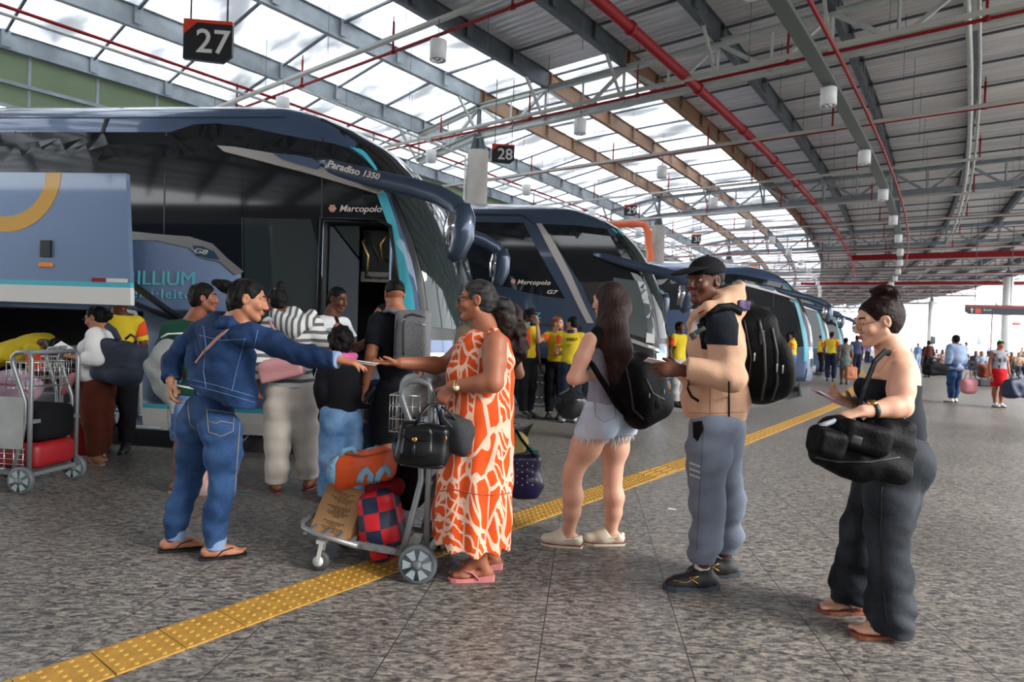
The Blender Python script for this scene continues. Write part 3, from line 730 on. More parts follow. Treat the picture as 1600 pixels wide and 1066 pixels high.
# entrance: steps, inner band, open leaf, handles
mb = MB()
for i in range(4): mb.add([T(B1, u, v, z) for u in (1.52, 2.22) for v in (-1.0, -.12-.2*i) for z in (.16, .34+.24*i)], [(0, 1, 3, 2), (4, 6, 7, 5), (0, 4, 5, 1), (2, 3, 7, 6), (0, 2, 6, 4), (1, 5, 7, 3)])
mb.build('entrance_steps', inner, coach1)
def vbox(B, u0_, u1, v0, v1, z0, z1, name, m, root, label=None):
    mb = MB(); mb.add([T(B, u, v, z) for u in (u0_, u1) for v in (v0, v1) for z in (z0, z1)], [(0, 1, 3, 2), (4, 6, 7, 5), (0, 4, 5, 1), (2, 3, 7, 6), (0, 2, 6, 4), (1, 5, 7, 3)]); return mb.build(name, m, root)
vbox(B1, 1.84, 2.22, -.30, -.26, 1.88, 1.99, 'entrance_band', silver, coach1)
text_on(coach1, B1, 'Marcopolo', 'band_lettering', blackp, 1.88, 1.91, .058, -.25, .25, 1.2, 1, .01)
vbox(B1, 1.84, 2.22, -.31, -.29, 2.0, 2.46, 'entrance_glass', sg if False else mat('coach low window', (.1, .1, .1)), coach1)
d_ = pan(coach1, B1, 'door_leaf', [(1.53, .2), (1.86, .2), (1.86, 2.10), (1.56, 2.46), (1.53, 2.46)], doorg, -.10, px=False, cuts=0, depth=.04)
pan(coach1, B1, 'door_glass', [(1.58, 2.47), (1.86, 2.14), (1.86, 2.47)], mat('coach low window', (.1, .1, .1)), -.10, px=False, cuts=0)
for u in (1.92, 2.16):
    mb = MB(); s_ = 1 if u < 2 else -1
    mb.tube([T(B1, u, -.2, 1.95 if u < 2 else 2.1), T(B1, u+.04*s_, -.12, 2.02 if u < 2 else 2.14), T(B1, u+.05*s_, -.11, 2.15 if u < 2 else 2.28), T(B1, u-.02*s_, -.12, 2.3 if u < 2 else 2.4), T(B1, u-.03*s_, -.2, 2.34 if u < 2 else 2.43)], .014, 8)
    mb.build('grab_handle', gold, coach1)
mb = MB(); mb.tube([T(B1, 1.48, .02, .2), T(B1, 1.48, .02, 2.53), T(B1, 2.1, .02, 2.53), T(B1, 2.24, .01, 2.46), T(B1, 2.33, .0, 2.0), T(B1, 2.47, -.04, 1.3)], .022, 8); mb.build('door_frame', blackp, coach1)
# notice on the windscreen
mb = MB(); P4 = [at(667, 457, 7.25), at(689, 461, 7.27), at(690, 497, 7.25), at(669, 493, 7.22)]
mb.prism(P4, (0, 0, 0), (.004, -.006, 0)); mb.build('paper_notice', mat('paper pale green', hexc('#b5cdc4'), .6), coach1)
# the raised luggage flap
V3 = 1.35
def pan3(name, poly, m, off=0.0, depth=.05, label=None):
    return pan(coach1, B1, name, poly, m, V3+off, 0, depth, px=False, label=label, mapv=lambda u, z: 0)
pan3('luggage_flap', [(-3.2, 1.69), (.305, 1.69), (.235, 2.66), (-3.2, 2.66)], mat('coach flap blue', hexc('#6f87a8'), .3, .3, coat=.8))
pan3('flap_stripe', [(-3.2, 1.645), (.307, 1.645), (.305, 1.69), (-3.2, 1.69)], teal)
pan3('flap_skirt', [(-3.2, 1.49), (.315, 1.49), (.307, 1.645), (-3.2, 1.645)], cream)
pan3('yellow_arc', arc_poly(-.93, 2.66, .40, .54, -130, 0), arcy, .004, .01)
pan3('flap_reflector', [(-.06, 1.69), (.07, 1.69), (.07, 1.725), (-.06, 1.725)], redp, .006, .01); pan3('flap_reflector', [(.08, 1.69), (.28, 1.69), (.28, 1.725), (.08, 1.725)], cream, .006, .01)
pan3('flap_lock', [(-.56, 1.90), (-.46, 1.90), (-.46, 2.05), (-.56, 2.05)], blackp, .02, .03); pan3('marker_lamp', [(-.57, 1.81), (-.45, 1.81), (-.45, 1.85), (-.57, 1.85)], mat('amber lamp', hexc('#e88a20'), .3), .02, .03)
for uu in (-.05, -2.6):
    mb = MB(); mb.bar(T(B1, uu, V3-.05, 1.9), T(B1, uu, -.1, 1.3), .06, .04); mb.bar(T(B1, uu-.2, V3-.05, 1.7), T(B1, uu-.2, -.1, 1.38), .04, .04); mb.build('flap_arm', blackp, coach1)
mb = MB(); mb.tube([T(B1, -1.6, .12, .10), T(B1, -.85, .12, .10), T(B1, -.78, .12, .2), T(B1, -.74, .1, .3), T(B1, -.66, .06, .34)], .03, 8); mb.tube([T(B1, -2.6, .06, .30), T(B1, -.6, .06, .30)], .03, 8); mb.tube([T(B1, -2.6, .08, .18), T(B1, -.25, .08, .18)], .022, 8); mb.build('hold_rail', galv, coach1)
mb = MB(); mb.tube([T(B1, -.54, .03, .3), T(B1, -.56, .05, 1.3), T(B1, -.62, .05, 1.44), T(B1, -.8, .05, 1.47)], .025, 8); mb.build('hold_frame', galv_l, coach1)

# ------------------------------------------------ second coach
def coach_G(B):
    root = thing('coach', B+Vector((0, 0, -.2)), 'dark slate coach in the next bay with a slanting pale pillar and side wing mirror', 'bus', rz=-math.radians(6))
    r, ms = make_body(B, [('wheel', .47, .29, .62)]); r.build('body', [paint_d if m == paint else m for m in ms], root)
    wheel(root, B, .47); wheel(root, B, -6.5)
    w1 = [uvz(B, *p) for p in [(818, 348), (830, 372), (848, 405), (868, 440), (883, 467), (850, 463), (818, 456), (790, 448), (740, 438)]]
    pan(root, B, 'window_band', [(-9.4, 2.42), (-9.4, 3.48)]+w1, bglass, cuts=4, px=False)
    pan(root, B, 'silver_band', [(838, 349), (846, 349), (868, 382), (892, 428), (915, 480), (928, 505), (917, 505), (904, 480), (880, 430), (856, 385)], silver, .016)
    pan(root, B, 'front_glass', [(847, 350), (900, 352), (960, 359), (990, 374), (1002, 398), (1006, 440), (906, 441), (892, 420), (870, 380)], bglass)
    pan(root, B, 'turquoise_patch', [(955, 356), (966, 358), (984, 368), (978, 369), (962, 363)], teal, .014)
    pan(root, B, 'lower_black', [(908, 441), (1006, 441), (1020, 470), (1030, 520), (1032, 560), (955, 535), (938, 500), (920, 470)], blackp, .010)
    sgl = mat('driver window', (.10, .12, .12), .05, spec=.9)
    pan(root, B, 'driver_window', [(958, 434), (1008, 441), (1018, 480), (1026, 534), (985, 522), (968, 510), (960, 470)], sgl, .02)
    pan(root, B, 'window_trim', [(950, 515), (962, 520), (1030, 545), (1030, 550), (960, 526), (950, 522)], silver, .025)
    pan(root, B, 'turquoise_patch', [(1030, 546), (1038, 548), (1038, 566), (1030, 565)], teal, .02)
    pan(root, B, 'notice', [(1010, 520), (1023, 523), (1023, 537), (1009, 535)], cream, .03)
    pan(root, B, 'panel_joint', [(700, 505), (900, 508), (900, 510), (700, 507)], blackp, .006)
    pan(root, B, 'panel_joint', [(700, 333), (815, 334), (835, 349), (836, 351), (814, 336), (700, 335)], blackp, .008)
    pan(root, B, 'panel_joint', [(905, 510), (909, 510), (915, 640), (911, 640)], blackp, .008)
    frontpatch(root, B, 'windscreen_frame', blackp, .16, 1.84, lambda q: 1.26, lambda q: 3.9-.5*abs(q-1)**3, .006)
    frontpatch(root, B, 'windscreen', wsg_, .24, 1.76, lambda q: 1.36, lambda q: 3.7-.4*abs(q-1)**3, .014)
    frontpatch(root, B, 'bumper', MATS['coach bumper grey'], .1, 1.9, lambda q: .15, lambda q: .55, .03)
    for qq in (.14, 1.62): frontpatch(root, B, 'headlamp', chrome, qq, qq+.24, lambda q: .80, lambda q: 1.08, .03, 8, 4)
    mirrors(root, B, True, 0.05, .9, -.22)
    emblem(root, B, *[a+b for a, b in zip(uvz(B, 802, 440), (0, 0))], .05)
    u, z = uvz(B, 808, 444); text_on(root, B, 'Marcopolo', 'maker_lettering', lett, u, z, .12, .02, .25, 1.15, 1.05, .015)
    u, z = uvz(B, 853, 459); text_on(root, B, 'G7', 'badge_lettering', lett, u, z, .10, .02, .3, 1.6, 1.0, .02)
    u, z = uvz(B, 801, 498); text_on(root, B, 'L', 'name_lettering', teal_t, u, z, .16, .012, 0, 1.05)
    u, z = uvz(B, 825, 497); text_on(root, B, 'UZ', 'name_lettering', teal_t, u, z, .16, .012, 0, 1.1, 1.1)
    u, z = uvz(B, 829, 503); text_on(root, B, 'IVO', 'class_lettering', teal_t, u, z-.03, .09, .012, 0, 1.0, 1.3)
    return root
wsg_ = MATS['windscreen glass']
coach2 = coach_G(B2)
# ------------------------------------------------ coaches further back
B3 = Vector((9.4-2.9*.9945, 20.7, 0))+D6*.5
B4 = pos(29.5, 2.1)-D6*2.3
coach3 = coach_A(B3-D6*0, 'coach', 'slate coach in a far bay with turquoise front pillar, behind the man in the cap', False, None) if False else None
def coach_C():
    B = B1; root = coach_A(B, 'coach', 'slate coach in a far bay with turquoise front pillar, behind the man in the cap', False, None)
    pan(root, B, 'yellow_arc', arc_poly(-2.6, 1.7, .42, .6, -60, 120), arcy, .012, px=False, cuts=1)
    pan(root, B, 'lower_glass', [(-1.2, 1.25), (2.0, 1.25), (2.05, 2.25), (-.2, 2.25)], bglass, .012, px=False)
    pan(root, B, 'destination_strip', [(-.6, 1.98), (1.5, 1.98), (1.4, 2.2), (-.4, 2.2)], mat('violet strip', hexc('#8d7fae'), .4), .02, px=False)
    text_on(root, B, 'Paradiso', 'model_lettering', lett, .1, 2.03, .12, .03, .2, 1.1); text_on(root, B, '1350', 'model_number', lett, .72, 2.03, .12, .03, .2, 1.1)
    return root
coach3 = coach_C(); coach3.location = B3+Vector((0, 0, -.2)); coach3.rotation_euler = (0, 0, -math.radians(6))
coach4 = tree_copy(coach3); coach4.location = Vector((14.1-2.9, 27.8, -.2)); coach4['label'] = 'last dark coach of the row, only its nose and mirrors showing beyond the turquoise pillar'
coach5 = tree_copy(coach3); coach5.location = Vector((18.2-2.9, 34.2, -.2)); coach5['label'] = 'furthest coach, only a mirror showing past the last dark nose'
# ================================================================ smooth solid modelling used for people, bags and clothes
def V3n(v): v = Vector(v); return v.normalized()
class SD:
    def __init__(s, vox=.008): s.vox = vox; s.ops = []; s.disp = None
    def _add(s, kind, fn, lo, hi, k): s.ops.append((kind, fn, np.array(lo, float), np.array(hi, float), k)); return s
    def cone(s, a, b, ra, rb, k=.02, flat=None, op='u'):
        a = np.array(a, float); b = np.array(b, float); w = None
        if flat: w = np.array(Vector(flat[0]).normalized()); q = 1/flat[1]-1
        def fn(X, Y, Z):
            px, py, pz = X-a[0], Y-a[1], Z-a[2]; ba = b-a
            if w is not None:
                c = (px*w[0]+py*w[1]+pz*w[2])*q; px, py, pz = px+w[0]*c, py+w[1]*c, pz+w[2]*c
                ba = ba+w*(ba @ w)*q
            t = np.clip((px*ba[0]+py*ba[1]+pz*ba[2])/max(ba @ ba, 1e-9), 0, 1)
            return np.sqrt((px-t*ba[0])**2+(py-t*ba[1])**2+(pz-t*ba[2])**2)-(ra+(rb-ra)*t)
        return s._add(op, fn, np.minimum(a-ra, b-rb), np.maximum(a+ra, b+rb), k)
    def chain(s, pts, rs, k=.02, flat=None, op='u'):
        for i in range(len(pts)-1): s.cone(pts[i], pts[i+1], rs[i], rs[i+1], k, flat, op)
        return s
    def ell(s, c, r, R=None, k=.02, op='u'):
        c = np.array(c, float); r = np.array(r, float) if hasattr(r, '__len__') else np.array([r]*3, float)
        A = np.eye(3) if R is None else np.array(R, float)      # rows: local axes
        def fn(X, Y, Z):
            px, py, pz = X-c[0], Y-c[1], Z-c[2]; k0 = 0; k1 = 0
            for i in range(3):
                l = px*A[i, 0]+py*A[i, 1]+pz*A[i, 2]; k0 = k0+(l/r[i])**2; k1 = k1+(l/r[i]**2)**2
            k0 = np.sqrt(k0); return k0*(k0-1)/np.sqrt(np.maximum(k1, 1e-12))
        e = np.abs(A.T) @ r; return s._add(op, fn, c-e, c+e, k)
    def box(s, c, h, R=None, rnd=.01, k=.01, op='u'):
        c = np.array(c, float); h = np.array(h, float); A = np.eye(3) if R is None else np.array(R, float)
        def fn(X, Y, Z):
            px, py, pz = X-c[0], Y-c[1], Z-c[2]; q = [np.abs(px*A[i, 0]+py*A[i, 1]+pz*A[i, 2])-(h[i]-rnd) for i in range(3)]
            o = np.sqrt(sum(np.maximum(x, 0)**2 for x in q)); return o+np.minimum(np.maximum(np.maximum(q[0], q[1]), q[2]), 0)-rnd
        e = np.abs(A.T) @ h; return s._add(op, fn, c-e, c+e, k)
    def cut(s, c, n, r, k=.004):
        """take away everything beyond the plane (c, n) inside a ball of radius r"""
        c = np.array(c, float); n = np.array(V3n(n))
        def fn(X, Y, Z):
            px, py, pz = X-c[0], Y-c[1], Z-c[2]
            return np.maximum(-(px*n[0]+py*n[1]+pz*n[2]), np.sqrt(px*px+py*py+pz*pz)-r)
        return s._add('s', fn, c-r, c+r, k)
    def arrays(s):
        U = [o for o in s.ops if o[0] == 'u']; vox = s.vox
        lo = np.min([o[2] for o in U], axis=0)-4*vox-.012; hi = np.max([o[3] for o in U], axis=0)+4*vox+.012
        n = np.ceil((hi-lo)/vox).astype(int)+1
        ax = [(lo[i]+vox*np.arange(n[i])).astype(np.float32) for i in range(3)]
        D = np.full(n, .1, np.float32)
        for kind, fn, a, b, k in s.ops:
            m = k+3*vox+(.01 if kind == 'u' else 0); i0 = np.clip(np.floor((a-m-lo)/vox).astype(int), 0, n); i1 = np.clip(np.ceil((b+m-lo)/vox).astype(int)+1, 0, n)
            if (i1 <= i0).any(): continue
            sl = tuple(slice(i0[i], i1[i]) for i in range(3))
            d = fn(ax[0][sl[0]][:, None, None], ax[1][sl[1]][None, :, None], ax[2][sl[2]][None, None, :]).astype(np.float32)
            A = D[sl]
            if kind == 'u': h = np.maximum(k-np.abs(A-d), 0)/max(k, 1e-6); D[sl] = np.minimum(A, d)-h*h*k*.25
            else: d = -d; h = np.maximum(k-np.abs(A-d), 0)/max(k, 1e-6); D[sl] = np.maximum(A, d)+h*h*k*.25
        if s.disp is not None: D += s.disp(ax[0][:, None, None], ax[1][None, :, None], ax[2][None, None, :]).astype(np.float32)
        D[0] = D[-1] = .1; D[:, 0] = D[:, -1] = .1; D[:, :, 0] = D[:, :, -1] = .1
        return D, lo
    def surf(s):
        D, lo = s.arrays(); I = D < 0; n = D.shape
        c = np.zeros([x-1 for x in n], np.uint8)
        for dx in (0, 1):
            for dy in (0, 1):
                for dz in (0, 1): c += I[dx:n[0]-1+dx, dy:n[1]-1+dy, dz:n[2]-1+dz]
        act = (c > 0) & (c < 8); ci = np.argwhere(act); idx = np.full(act.shape, -1, np.int32); idx[act] = np.arange(len(ci))
        P = np.zeros((len(ci), 3)); Wt = np.zeros(len(ci)); val = {}
        for o in [(a, b, e) for a in (0, 1) for b in (0, 1) for e in (0, 1)]: val[o] = D[ci[:, 0]+o[0], ci[:, 1]+o[1], ci[:, 2]+o[2]]
        for axn in range(3):
            o1, o2 = [a for a in range(3) if a != axn]
            for p in (0, 1):
                for q in (0, 1):
                    A = [0, 0, 0]; A[o1] = p; A[o2] = q; Bq = list(A); Bq[axn] = 1
                    va, vb = val[tuple(A)], val[tuple(Bq)]; m = (va < 0) != (vb < 0)
                    t = np.where(m, va/np.where(m, va-vb, 1), 0); pt = np.array(A, float)[None, :].repeat(len(ci), 0); pt[:, axn] = t
                    P[m] += pt[m]; Wt[m] += 1
        P = (P/Wt[:, None]+ci)*s.vox+lo
        F_ = []
        for axn in range(3):
            o1, o2 = (axn+1) % 3, (axn+2) % 3
            sa = [slice(1, x-1) for x in n]; sa[axn] = slice(0, n[axn]-1); sb = list(sa); sb[axn] = slice(1, n[axn])
            ia, ib = I[tuple(sa)], I[tuple(sb)]; ed = np.argwhere(ia != ib)
            if not len(ed): continue
            inside_a = ia[tuple(ed.T)]; base = ed.copy()
            for a in range(3):
                if a != axn: base[:, a] += 1
            q = []
            for d1, d2 in ((-1, -1), (0, -1), (0, 0), (-1, 0)):
                cc = base.copy(); cc[:, o1] += d1; cc[:, o2] += d2; q.append(idx[tuple(cc.T)])
            q = np.stack(q, 1); q[~inside_a] = q[~inside_a][:, ::-1]; F_.append(q)
        return P, np.concatenate(F_)
    def build(s, name, m, parent, smooth_it=1):
        P, Q = s.surf()
        if smooth_it:                                       # light relax along the quads
            e = np.concatenate([Q[:, [0, 1]], Q[:, [1, 2]], Q[:, [2, 3]], Q[:, [3, 0]]]); cnt = np.bincount(e.ravel(), minlength=len(P))
            for _ in range(smooth_it):
                Nn = np.stack([np.bincount(e[:, 0], P[e[:, 1], a], len(P))+np.bincount(e[:, 1], P[e[:, 0], a], len(P)) for a in range(3)], 1)/np.maximum(cnt, 1)[:, None]
                P = P*.5+Nn*.5
        inv = np.array(wmat(parent).inverted()); L_ = P @ inv[:3, :3].T+inv[:3, 3]
        me = bpy.data.meshes.new(name); me.vertices.add(len(L_)); me.vertices.foreach_set('co', L_.astype(np.float32).ravel())
        me.loops.add(Q.size); me.loops.foreach_set('vertex_index', Q.astype(np.int32).ravel())
        me.polygons.add(len(Q)); me.polygons.foreach_set('loop_start', np.arange(0, Q.size, 4, dtype=np.int32))
        me.update(calc_edges=True); me.polygons.foreach_set('use_smooth', np.ones(len(Q), bool)); me.update()
        me.materials.append(m); o = link(name, me, parent); reg(o, parent); o['_np'] = 0; del o['_np']
        SURF[o.name] = (P, Q); return o
SURF = {}
def folds(amp, freq=14, seed=0, stretch=(1, 1, .45), n=5):
    rs = np.random.RandomState(seed); K = rs.normal(size=(n, 3))*np.array(stretch); K = K/np.linalg.norm(K, axis=1)[:, None]*freq*rs.uniform(.6, 1.7, (n, 1)); ph = rs.uniform(0, 6.28, n)
    def fn(X, Y, Z):
        r = 0
        for i in range(n):
            wob = .8*np.sin(X*K[(i+1) % n, 0]*.6+Z*K[(i+1) % n, 2]*.6+Y*K[(i+1) % n, 1]*.6+ph[i])
            r = r+np.sin(X*K[i, 0]+Y*K[i, 1]+Z*K[i, 2]+ph[i]+1.5*wob)
        return r*(amp/n**.5)
    return fn
def curls(amp, freq=90, seed=1):
    rs = np.random.RandomState(seed); K = rs.normal(size=(4, 3)); K = K/np.linalg.norm(K, axis=1)[:, None]*freq; ph = rs.uniform(0, 6.28, 4)
    def fn(X, Y, Z):
        r = 0
        for i in range(4): r = r+np.sin(X*K[i, 0]+Y*K[i, 1]+Z*K[i, 2]+ph[i]+1.2*np.sin(X*20+Y*17*i+Z*23))
        return r*amp*.5
    return fn
def bvh_of(objs):
    vs = []; fs = []
    for o in objs:
        P, Q = SURF[o.name]; n = len(vs); vs += [tuple(p) for p in P]; fs += [tuple(int(i)+n for i in q) for q in Q]
    return BVHTree.FromPolygons(vs, fs)
def hit(bv, px, py):
    d = ray(px, py).normalized(); h = bv.ray_cast(Vector((0, 0, CH)), d)
    return (h[0], h[1]) if h[0] is not None else None
def on_surf(bv, pts, step=6):
    """follow a picture polyline on a surface -> places and normals"""
    out = []
    for (a, b), (c, d) in zip(pts[:-1], pts[1:]):
        n = max(1, int(math.hypot(c-a, d-b)/step))
        for i in range(n+(1 if (c, d) == tuple(pts[-1]) else 0)):
            h = hit(bv, a+(c-a)*i/n, b+(d-b)*i/n)
            if h: out.append((h[0], h[1] if h[1].dot(ray(a, b)) < 0 else -h[1]))
    return out
def seam_line(bv, pts, name, m, parent, w=.006, th=.003, step=6):
    h = on_surf(bv, pts, step)
    if len(h) < 2: return None
    mb = MB(); k = len(h); vs = []
    for i in range(k):
        p, n = h[i]; t = (h[min(i+1, k-1)][0]-h[max(i-1, 0)][0]).normalized(); x = t.cross(n).normalized()
        vs += [p+x*w/2-n*th, p+x*w/2+n*th, p-x*w/2+n*th, p-x*w/2-n*th]
    fs = []
    for i in range(k-1):
        for j in range(4): fs.append((i*4+j, i*4+(j+1) % 4, (i+1)*4+(j+1) % 4, (i+1)*4+j))
    fs += [(0, 3, 2, 1), ((k-1)*4, (k-1)*4+1, (k-1)*4+2, (k-1)*4+3)]
    mb.add(vs, fs, 0, True); return mb.build(name, m, parent)
def patch_on(bv, poly, name, m, parent, th=.004, step=7):
    """a flat piece (pocket, print) lying on a surface, outlined in the picture"""
    xs = [p[0] for p in poly]; ys = [p[1] for p in poly]
    bm = bmesh.new(); f = bm.faces.new([bm.verts.new((a, b, 0)) for a, b in poly]); bmesh.ops.triangulate(bm, faces=[f], ngon_method='EAR_CLIP')
    for _ in range(4):
        es = [e for e in bm.edges if e.calc_length() > step]
        if not es: break
        bmesh.ops.subdivide_edges(bm, edges=es, cuts=1); bmesh.ops.triangulate(bm, faces=bm.faces[:])
    be = [e for e in bm.edges if e.is_boundary]; bm.verts.index_update(); vs = []; last = None; H_ = {}
    for v in bm.verts: H_[v.index] = hit(bv, v.co.x, v.co.y)
    good = [h for h in H_.values() if h]
    if not good: bm.free(); return None
    for v in bm.verts:
        h = H_[v.index]
        if h is None:
            h = min(good, key=lambda g: (g[0]-at(v.co.x, v.co.y, g[0].y)).length); h = (at(v.co.x, v.co.y, h[0].y), h[1])
        n = h[1] if h[1].dot(ray(v.co.x, v.co.y)) < 0 else -h[1]; vs.append((h[0], n))
    N = len(vs); V = [p+n*th for p, n in vs]+[p-n*th for p, n in vs]
    fs = [tuple(v.index for v in f.verts) for f in bm.faces]; fs = fs+[tuple(i+N for i in reversed(x)) for x in fs]+[(e.verts[0].index, e.verts[1].index, e.verts[1].index+N, e.verts[0].index+N) for e in be]
    bm.free(); mb = MB(); mb.add(V, fs, 0, True); return mb.build(name, m, parent)

# ================================================================ people
SKIN = {}
def skin(hexv, name):
    return mat('skin '+name, hexc(hexv), .5, spec=.35, noise=(7, .07), sss=.12)
sk_brown = skin('#9c6248', 'brown'); sk_tan = skin('#a87256', 'tan'); sk_light = skin('#d6a289', 'light'); sk_dark = skin('#5b3526', 'dark'); sk_mid = skin('#8a5540', 'mid brown'); sk_deep = skin('#4a2c20', 'deep')
hair_k = mat('hair black', (.007, .006, .006), .55, spec=.12, noise=(40, .4, (1, 1, .15)), bump=(80, .5, (1, 1, .2)))
hair_b = mat('hair dark brown', hexc('#2a1a16'), .5, spec=.18, noise=(60, .45, (1, 1, .08)), bump=(120, .7, (1, 1, .06)))
hair_r = mat('hair dark auburn', hexc('#1f0c0b'), .55, spec=.15, noise=(45, .6), bump=(70, .6))
hair_g = mat('hair black with grey', hexc('#0a0909'), .55, spec=.14, noise=(45, .5, (.2, 1, 1), (.055, .052, .052)), bump=(60, .5))
hair_o = mat('hair ginger', hexc('#8a4a28'), .5)
lipm = mat('lips', hexc('#8f4a40'), .45); eyew = mat('eye white', (.42, .40, .38), .3); eyeb = mat('eye dark', (.02, .013, .01), .15)
class Fig:
    """J: joints as places. 0 / 1 are the two body sides."""
    def __init__(s, name, label, J, f, hf, sk, H=1.68, vox=.010, sh=1.0, wst=1.0, hip=1.0, bust=0.0, belly=0.0, cat='person', group=None, arm=1.0, leg=1.0, cat_loc=None):
        s.J = J; s.k = H/1.70; s.vox = vox; s.sk = sk; s.w = (sh, wst, hip, bust, belly); s.arm = arm; s.leg = leg
        s.f = V3n(f); s.hf = V3n(hf)
        J['pel'] = (J['h0']+J['h1'])/2+Vector((0, 0, .04)) if 'pel' not in J else J['pel']
        s.u = (J['neck']-J['pel']).normalized(); s.s = (J['s1']-J['s0']).normalized(); s.fw = s.u.cross(s.s).normalized()
        if s.fw.dot(s.f) < 0: s.fw = -s.fw
        s.R = [list(s.s), list(s.fw), list(s.u)]
        ps = (J['h1']-J['h0']).normalized(); s.ps = ps; pf = Vector((0, 0, 1)).cross(ps).normalized(); s.pf = pf if pf.dot(s.f) > 0 else -pf
        s.PR = [list(ps), list(s.pf), [0, 0, 1]]
        b = (J['a0']+J['a1'])/2; s.base = Vector((b.x, b.y, min(J['a0'].z, J['a1'].z)-.08)) if cat_loc is None else cat_loc
        if s.base.z < .12: s.base.z = max(0, 0)
        s.root = thing(name, s.base, label, cat, group)
        hs = s.k; s.hu = Vector((0, 0, 1)) if 'hu' not in J else V3n(J['hu'])
        s.hr = s.hf.cross(s.hu).normalized(); s.hu = s.hr.cross(s.hf).normalized(); s.HR = [list(s.hr), list(s.hf), list(s.hu)]; s.hk = 1.0*min(1.05, s.k)
        s.eyes_ = True
    def hp(s, x, y, z): return s.J['head']+(s.hr*x+s.hf*y+s.hu*z)*s.hk
    def torso(s, D, inf=0.0, k=.05, hem=None, low=True):
        sh, w, hip, bust, belly = s.w; K = s.k; J = s.J; nk, pl = J['neck'], J['pel']; ax = pl-nk
        ch = nk+ax*.27; wa = nk+ax*.62
        mid = (J['s0']+J['s1'])/2
        D.cone(J['s0'].lerp(mid, .12), J['s1'].lerp(mid, .12), .050*K+inf, .050*K+inf, k)
        D.ell(ch, ((.150*sh)*K+inf, .105*K*(.8+.2*sh)+inf, .17*K+inf), s.R, k)
        D.ell(wa, ((.128*w)*K+inf, .095*K*w+inf, .15*K+inf), s.R, k)
        if bust: 
            for q in (-1, 1): D.ell(nk+ax*.36+s.s*q*.07*K+s.fw*(.075+.02*bust)*K, .058*K*(.8+.3*bust)+inf, None, .03)
        if belly: D.ell(nk+ax*.68+s.fw*.05*K*belly, (.13*K*w+inf, .10*K*belly+inf, .15*K+inf), s.R, .06)
        if low: s.pelvis(D, inf, k)
    def pelvis(s, D, inf=0.0, k=.05):
        sh, w, hip, bust, belly = s.w; K = s.k; J = s.J
        D.ell(J['pel'], ((.158*hip)*K+inf, .105*K*hip+inf, .115*K+inf), s.PR, k)
        for a in ('h0', 'h1'): D.ell(J[a]-s.pf*.032*K*hip+Vector((0, 0, .012)), .086*K*hip+inf, None, .05)
    def leg_(s, D, i, inf=0.0, prof=None, upto=1.0, k=.03):
        J = s.J; K = s.k*s.leg; h, kn, a = J['h%d' % i], J['k%d' % i], J['a%d' % i]
        if prof is None: prof = [(.0, .088), (.25, .083), (.5, .056), (.62, .056), (.70, .056), (1.0, .036)]
        def P(t): return h.lerp(kn, t*2) if t <= .5 else kn.lerp(a, t*2-1)
        back = -s.pf
        last = None
        for (t0, r0), (t1, r1) in zip(prof[:-1], prof[1:]):
            if t0 >= upto: break
            o0 = back*(.018*K if .55 < t0 < .85 else 0); o1 = back*(.018*K if .55 < t1 < .85 else 0)
            D.cone(P(t0)+o0, P(min(t1, upto))+o1, r0*K+inf, r1*K+inf, k)
    def armp(s, D, i, inf=0.0, r=(.046, .040, .036, .038, .025), upto=2.0, k=.02):
        J = s.J; K = s.k*s.arm; a, e, w = J['s%d' % i], J['e%d' % i], J['w%d' % i]
        m = a.lerp(e, .5); fm = e.lerp(w, .25)
        if upto <= 1: D.cone(a, a.lerp(e, upto), r[0]*K+inf, (r[0]+(r[2]-r[0])*upto)*K+inf, k); return
        D.cone(a, m, r[0]*K+inf, r[1]*K+inf, k); D.cone(m, e, r[1]*K+inf, r[2]*K+inf, k)
        D.cone(e, fm, r[2]*K+inf, r[3]*K+inf, k); t = upto-1; w2 = e.lerp(w, t)
        D.cone(fm, w2, r[3]*K+inf, (r[3]+(r[4]-r[3])*max(0, (t-.25)/.75))*K+inf, k)
    def hand(s, D, i, d, n, ts, curl=.5, spread=.0, grip=None, thumb=None, det=True):
        """d: wrist to knuckles, n: where the palm faces, ts: thumb side"""
        K = s.k*.98; W_ = s.J['w%d' % i]; d = V3n(d); n = Vector(n); n = (n-d*n.dot(d)).normalized(); ts = Vector(ts); ts = (ts-d*ts.dot(d)-n*ts.dot(n)).normalized()
        D.cone(W_, W_+d*.03*K, .024*K, .026*K, .012, (n, .75)); D.cone(W_+d*.03*K, W_+d*.078*K, .034*K, .038*K, .012, (n, .42))
        if not det:
            D.cone(W_+d*.08*K, W_+d*.12*K+n*.02*curl, .034*K, .03*K, .01, (n, .45)); D.cone(W_+d*.12*K+n*.02*curl, W_+d*.15*K+n*.05*curl, .03*K, .026*K, .01, (n, .45))
        L = [.072, .080, .075, .058]; cs = curl if hasattr(curl, '__len__') else [curl]*4
        for q in range(4 if det else 0):
            c = cs[q]; b = W_+d*(.088-.004*abs(q-1))*K+ts*(.027-.0185*q)*K; dd = (d+ts*spread*(1.2-q)).normalized(); p = b; ang = 0
            for j, (lf, ia) in enumerate(((.46, 1), (.30, 1.15), (.24, .8))):
                ang += c*ia; dr = dd*math.cos(ang)+n*math.sin(ang); p2 = p+dr*L[q]*lf*K
                D.cone(p, p2, (.0092-.0009*j)*K, (.0086-.0010*j)*K, .004); p = p2
        tb = W_+d*.028*K+ts*.024*K+n*.006*K; td = V3n(thumb) if thumb is not None else (d*.62+ts*.62+n*.35).normalized()
        t1 = tb+td*.040*K; t2 = t1+(td*.85+d*.35).normalized()*.030*K
        D.cone(tb, t1, .0135*K, .0105*K, .008); D.cone(t1, t2, .0105*K, .0085*K, .004)
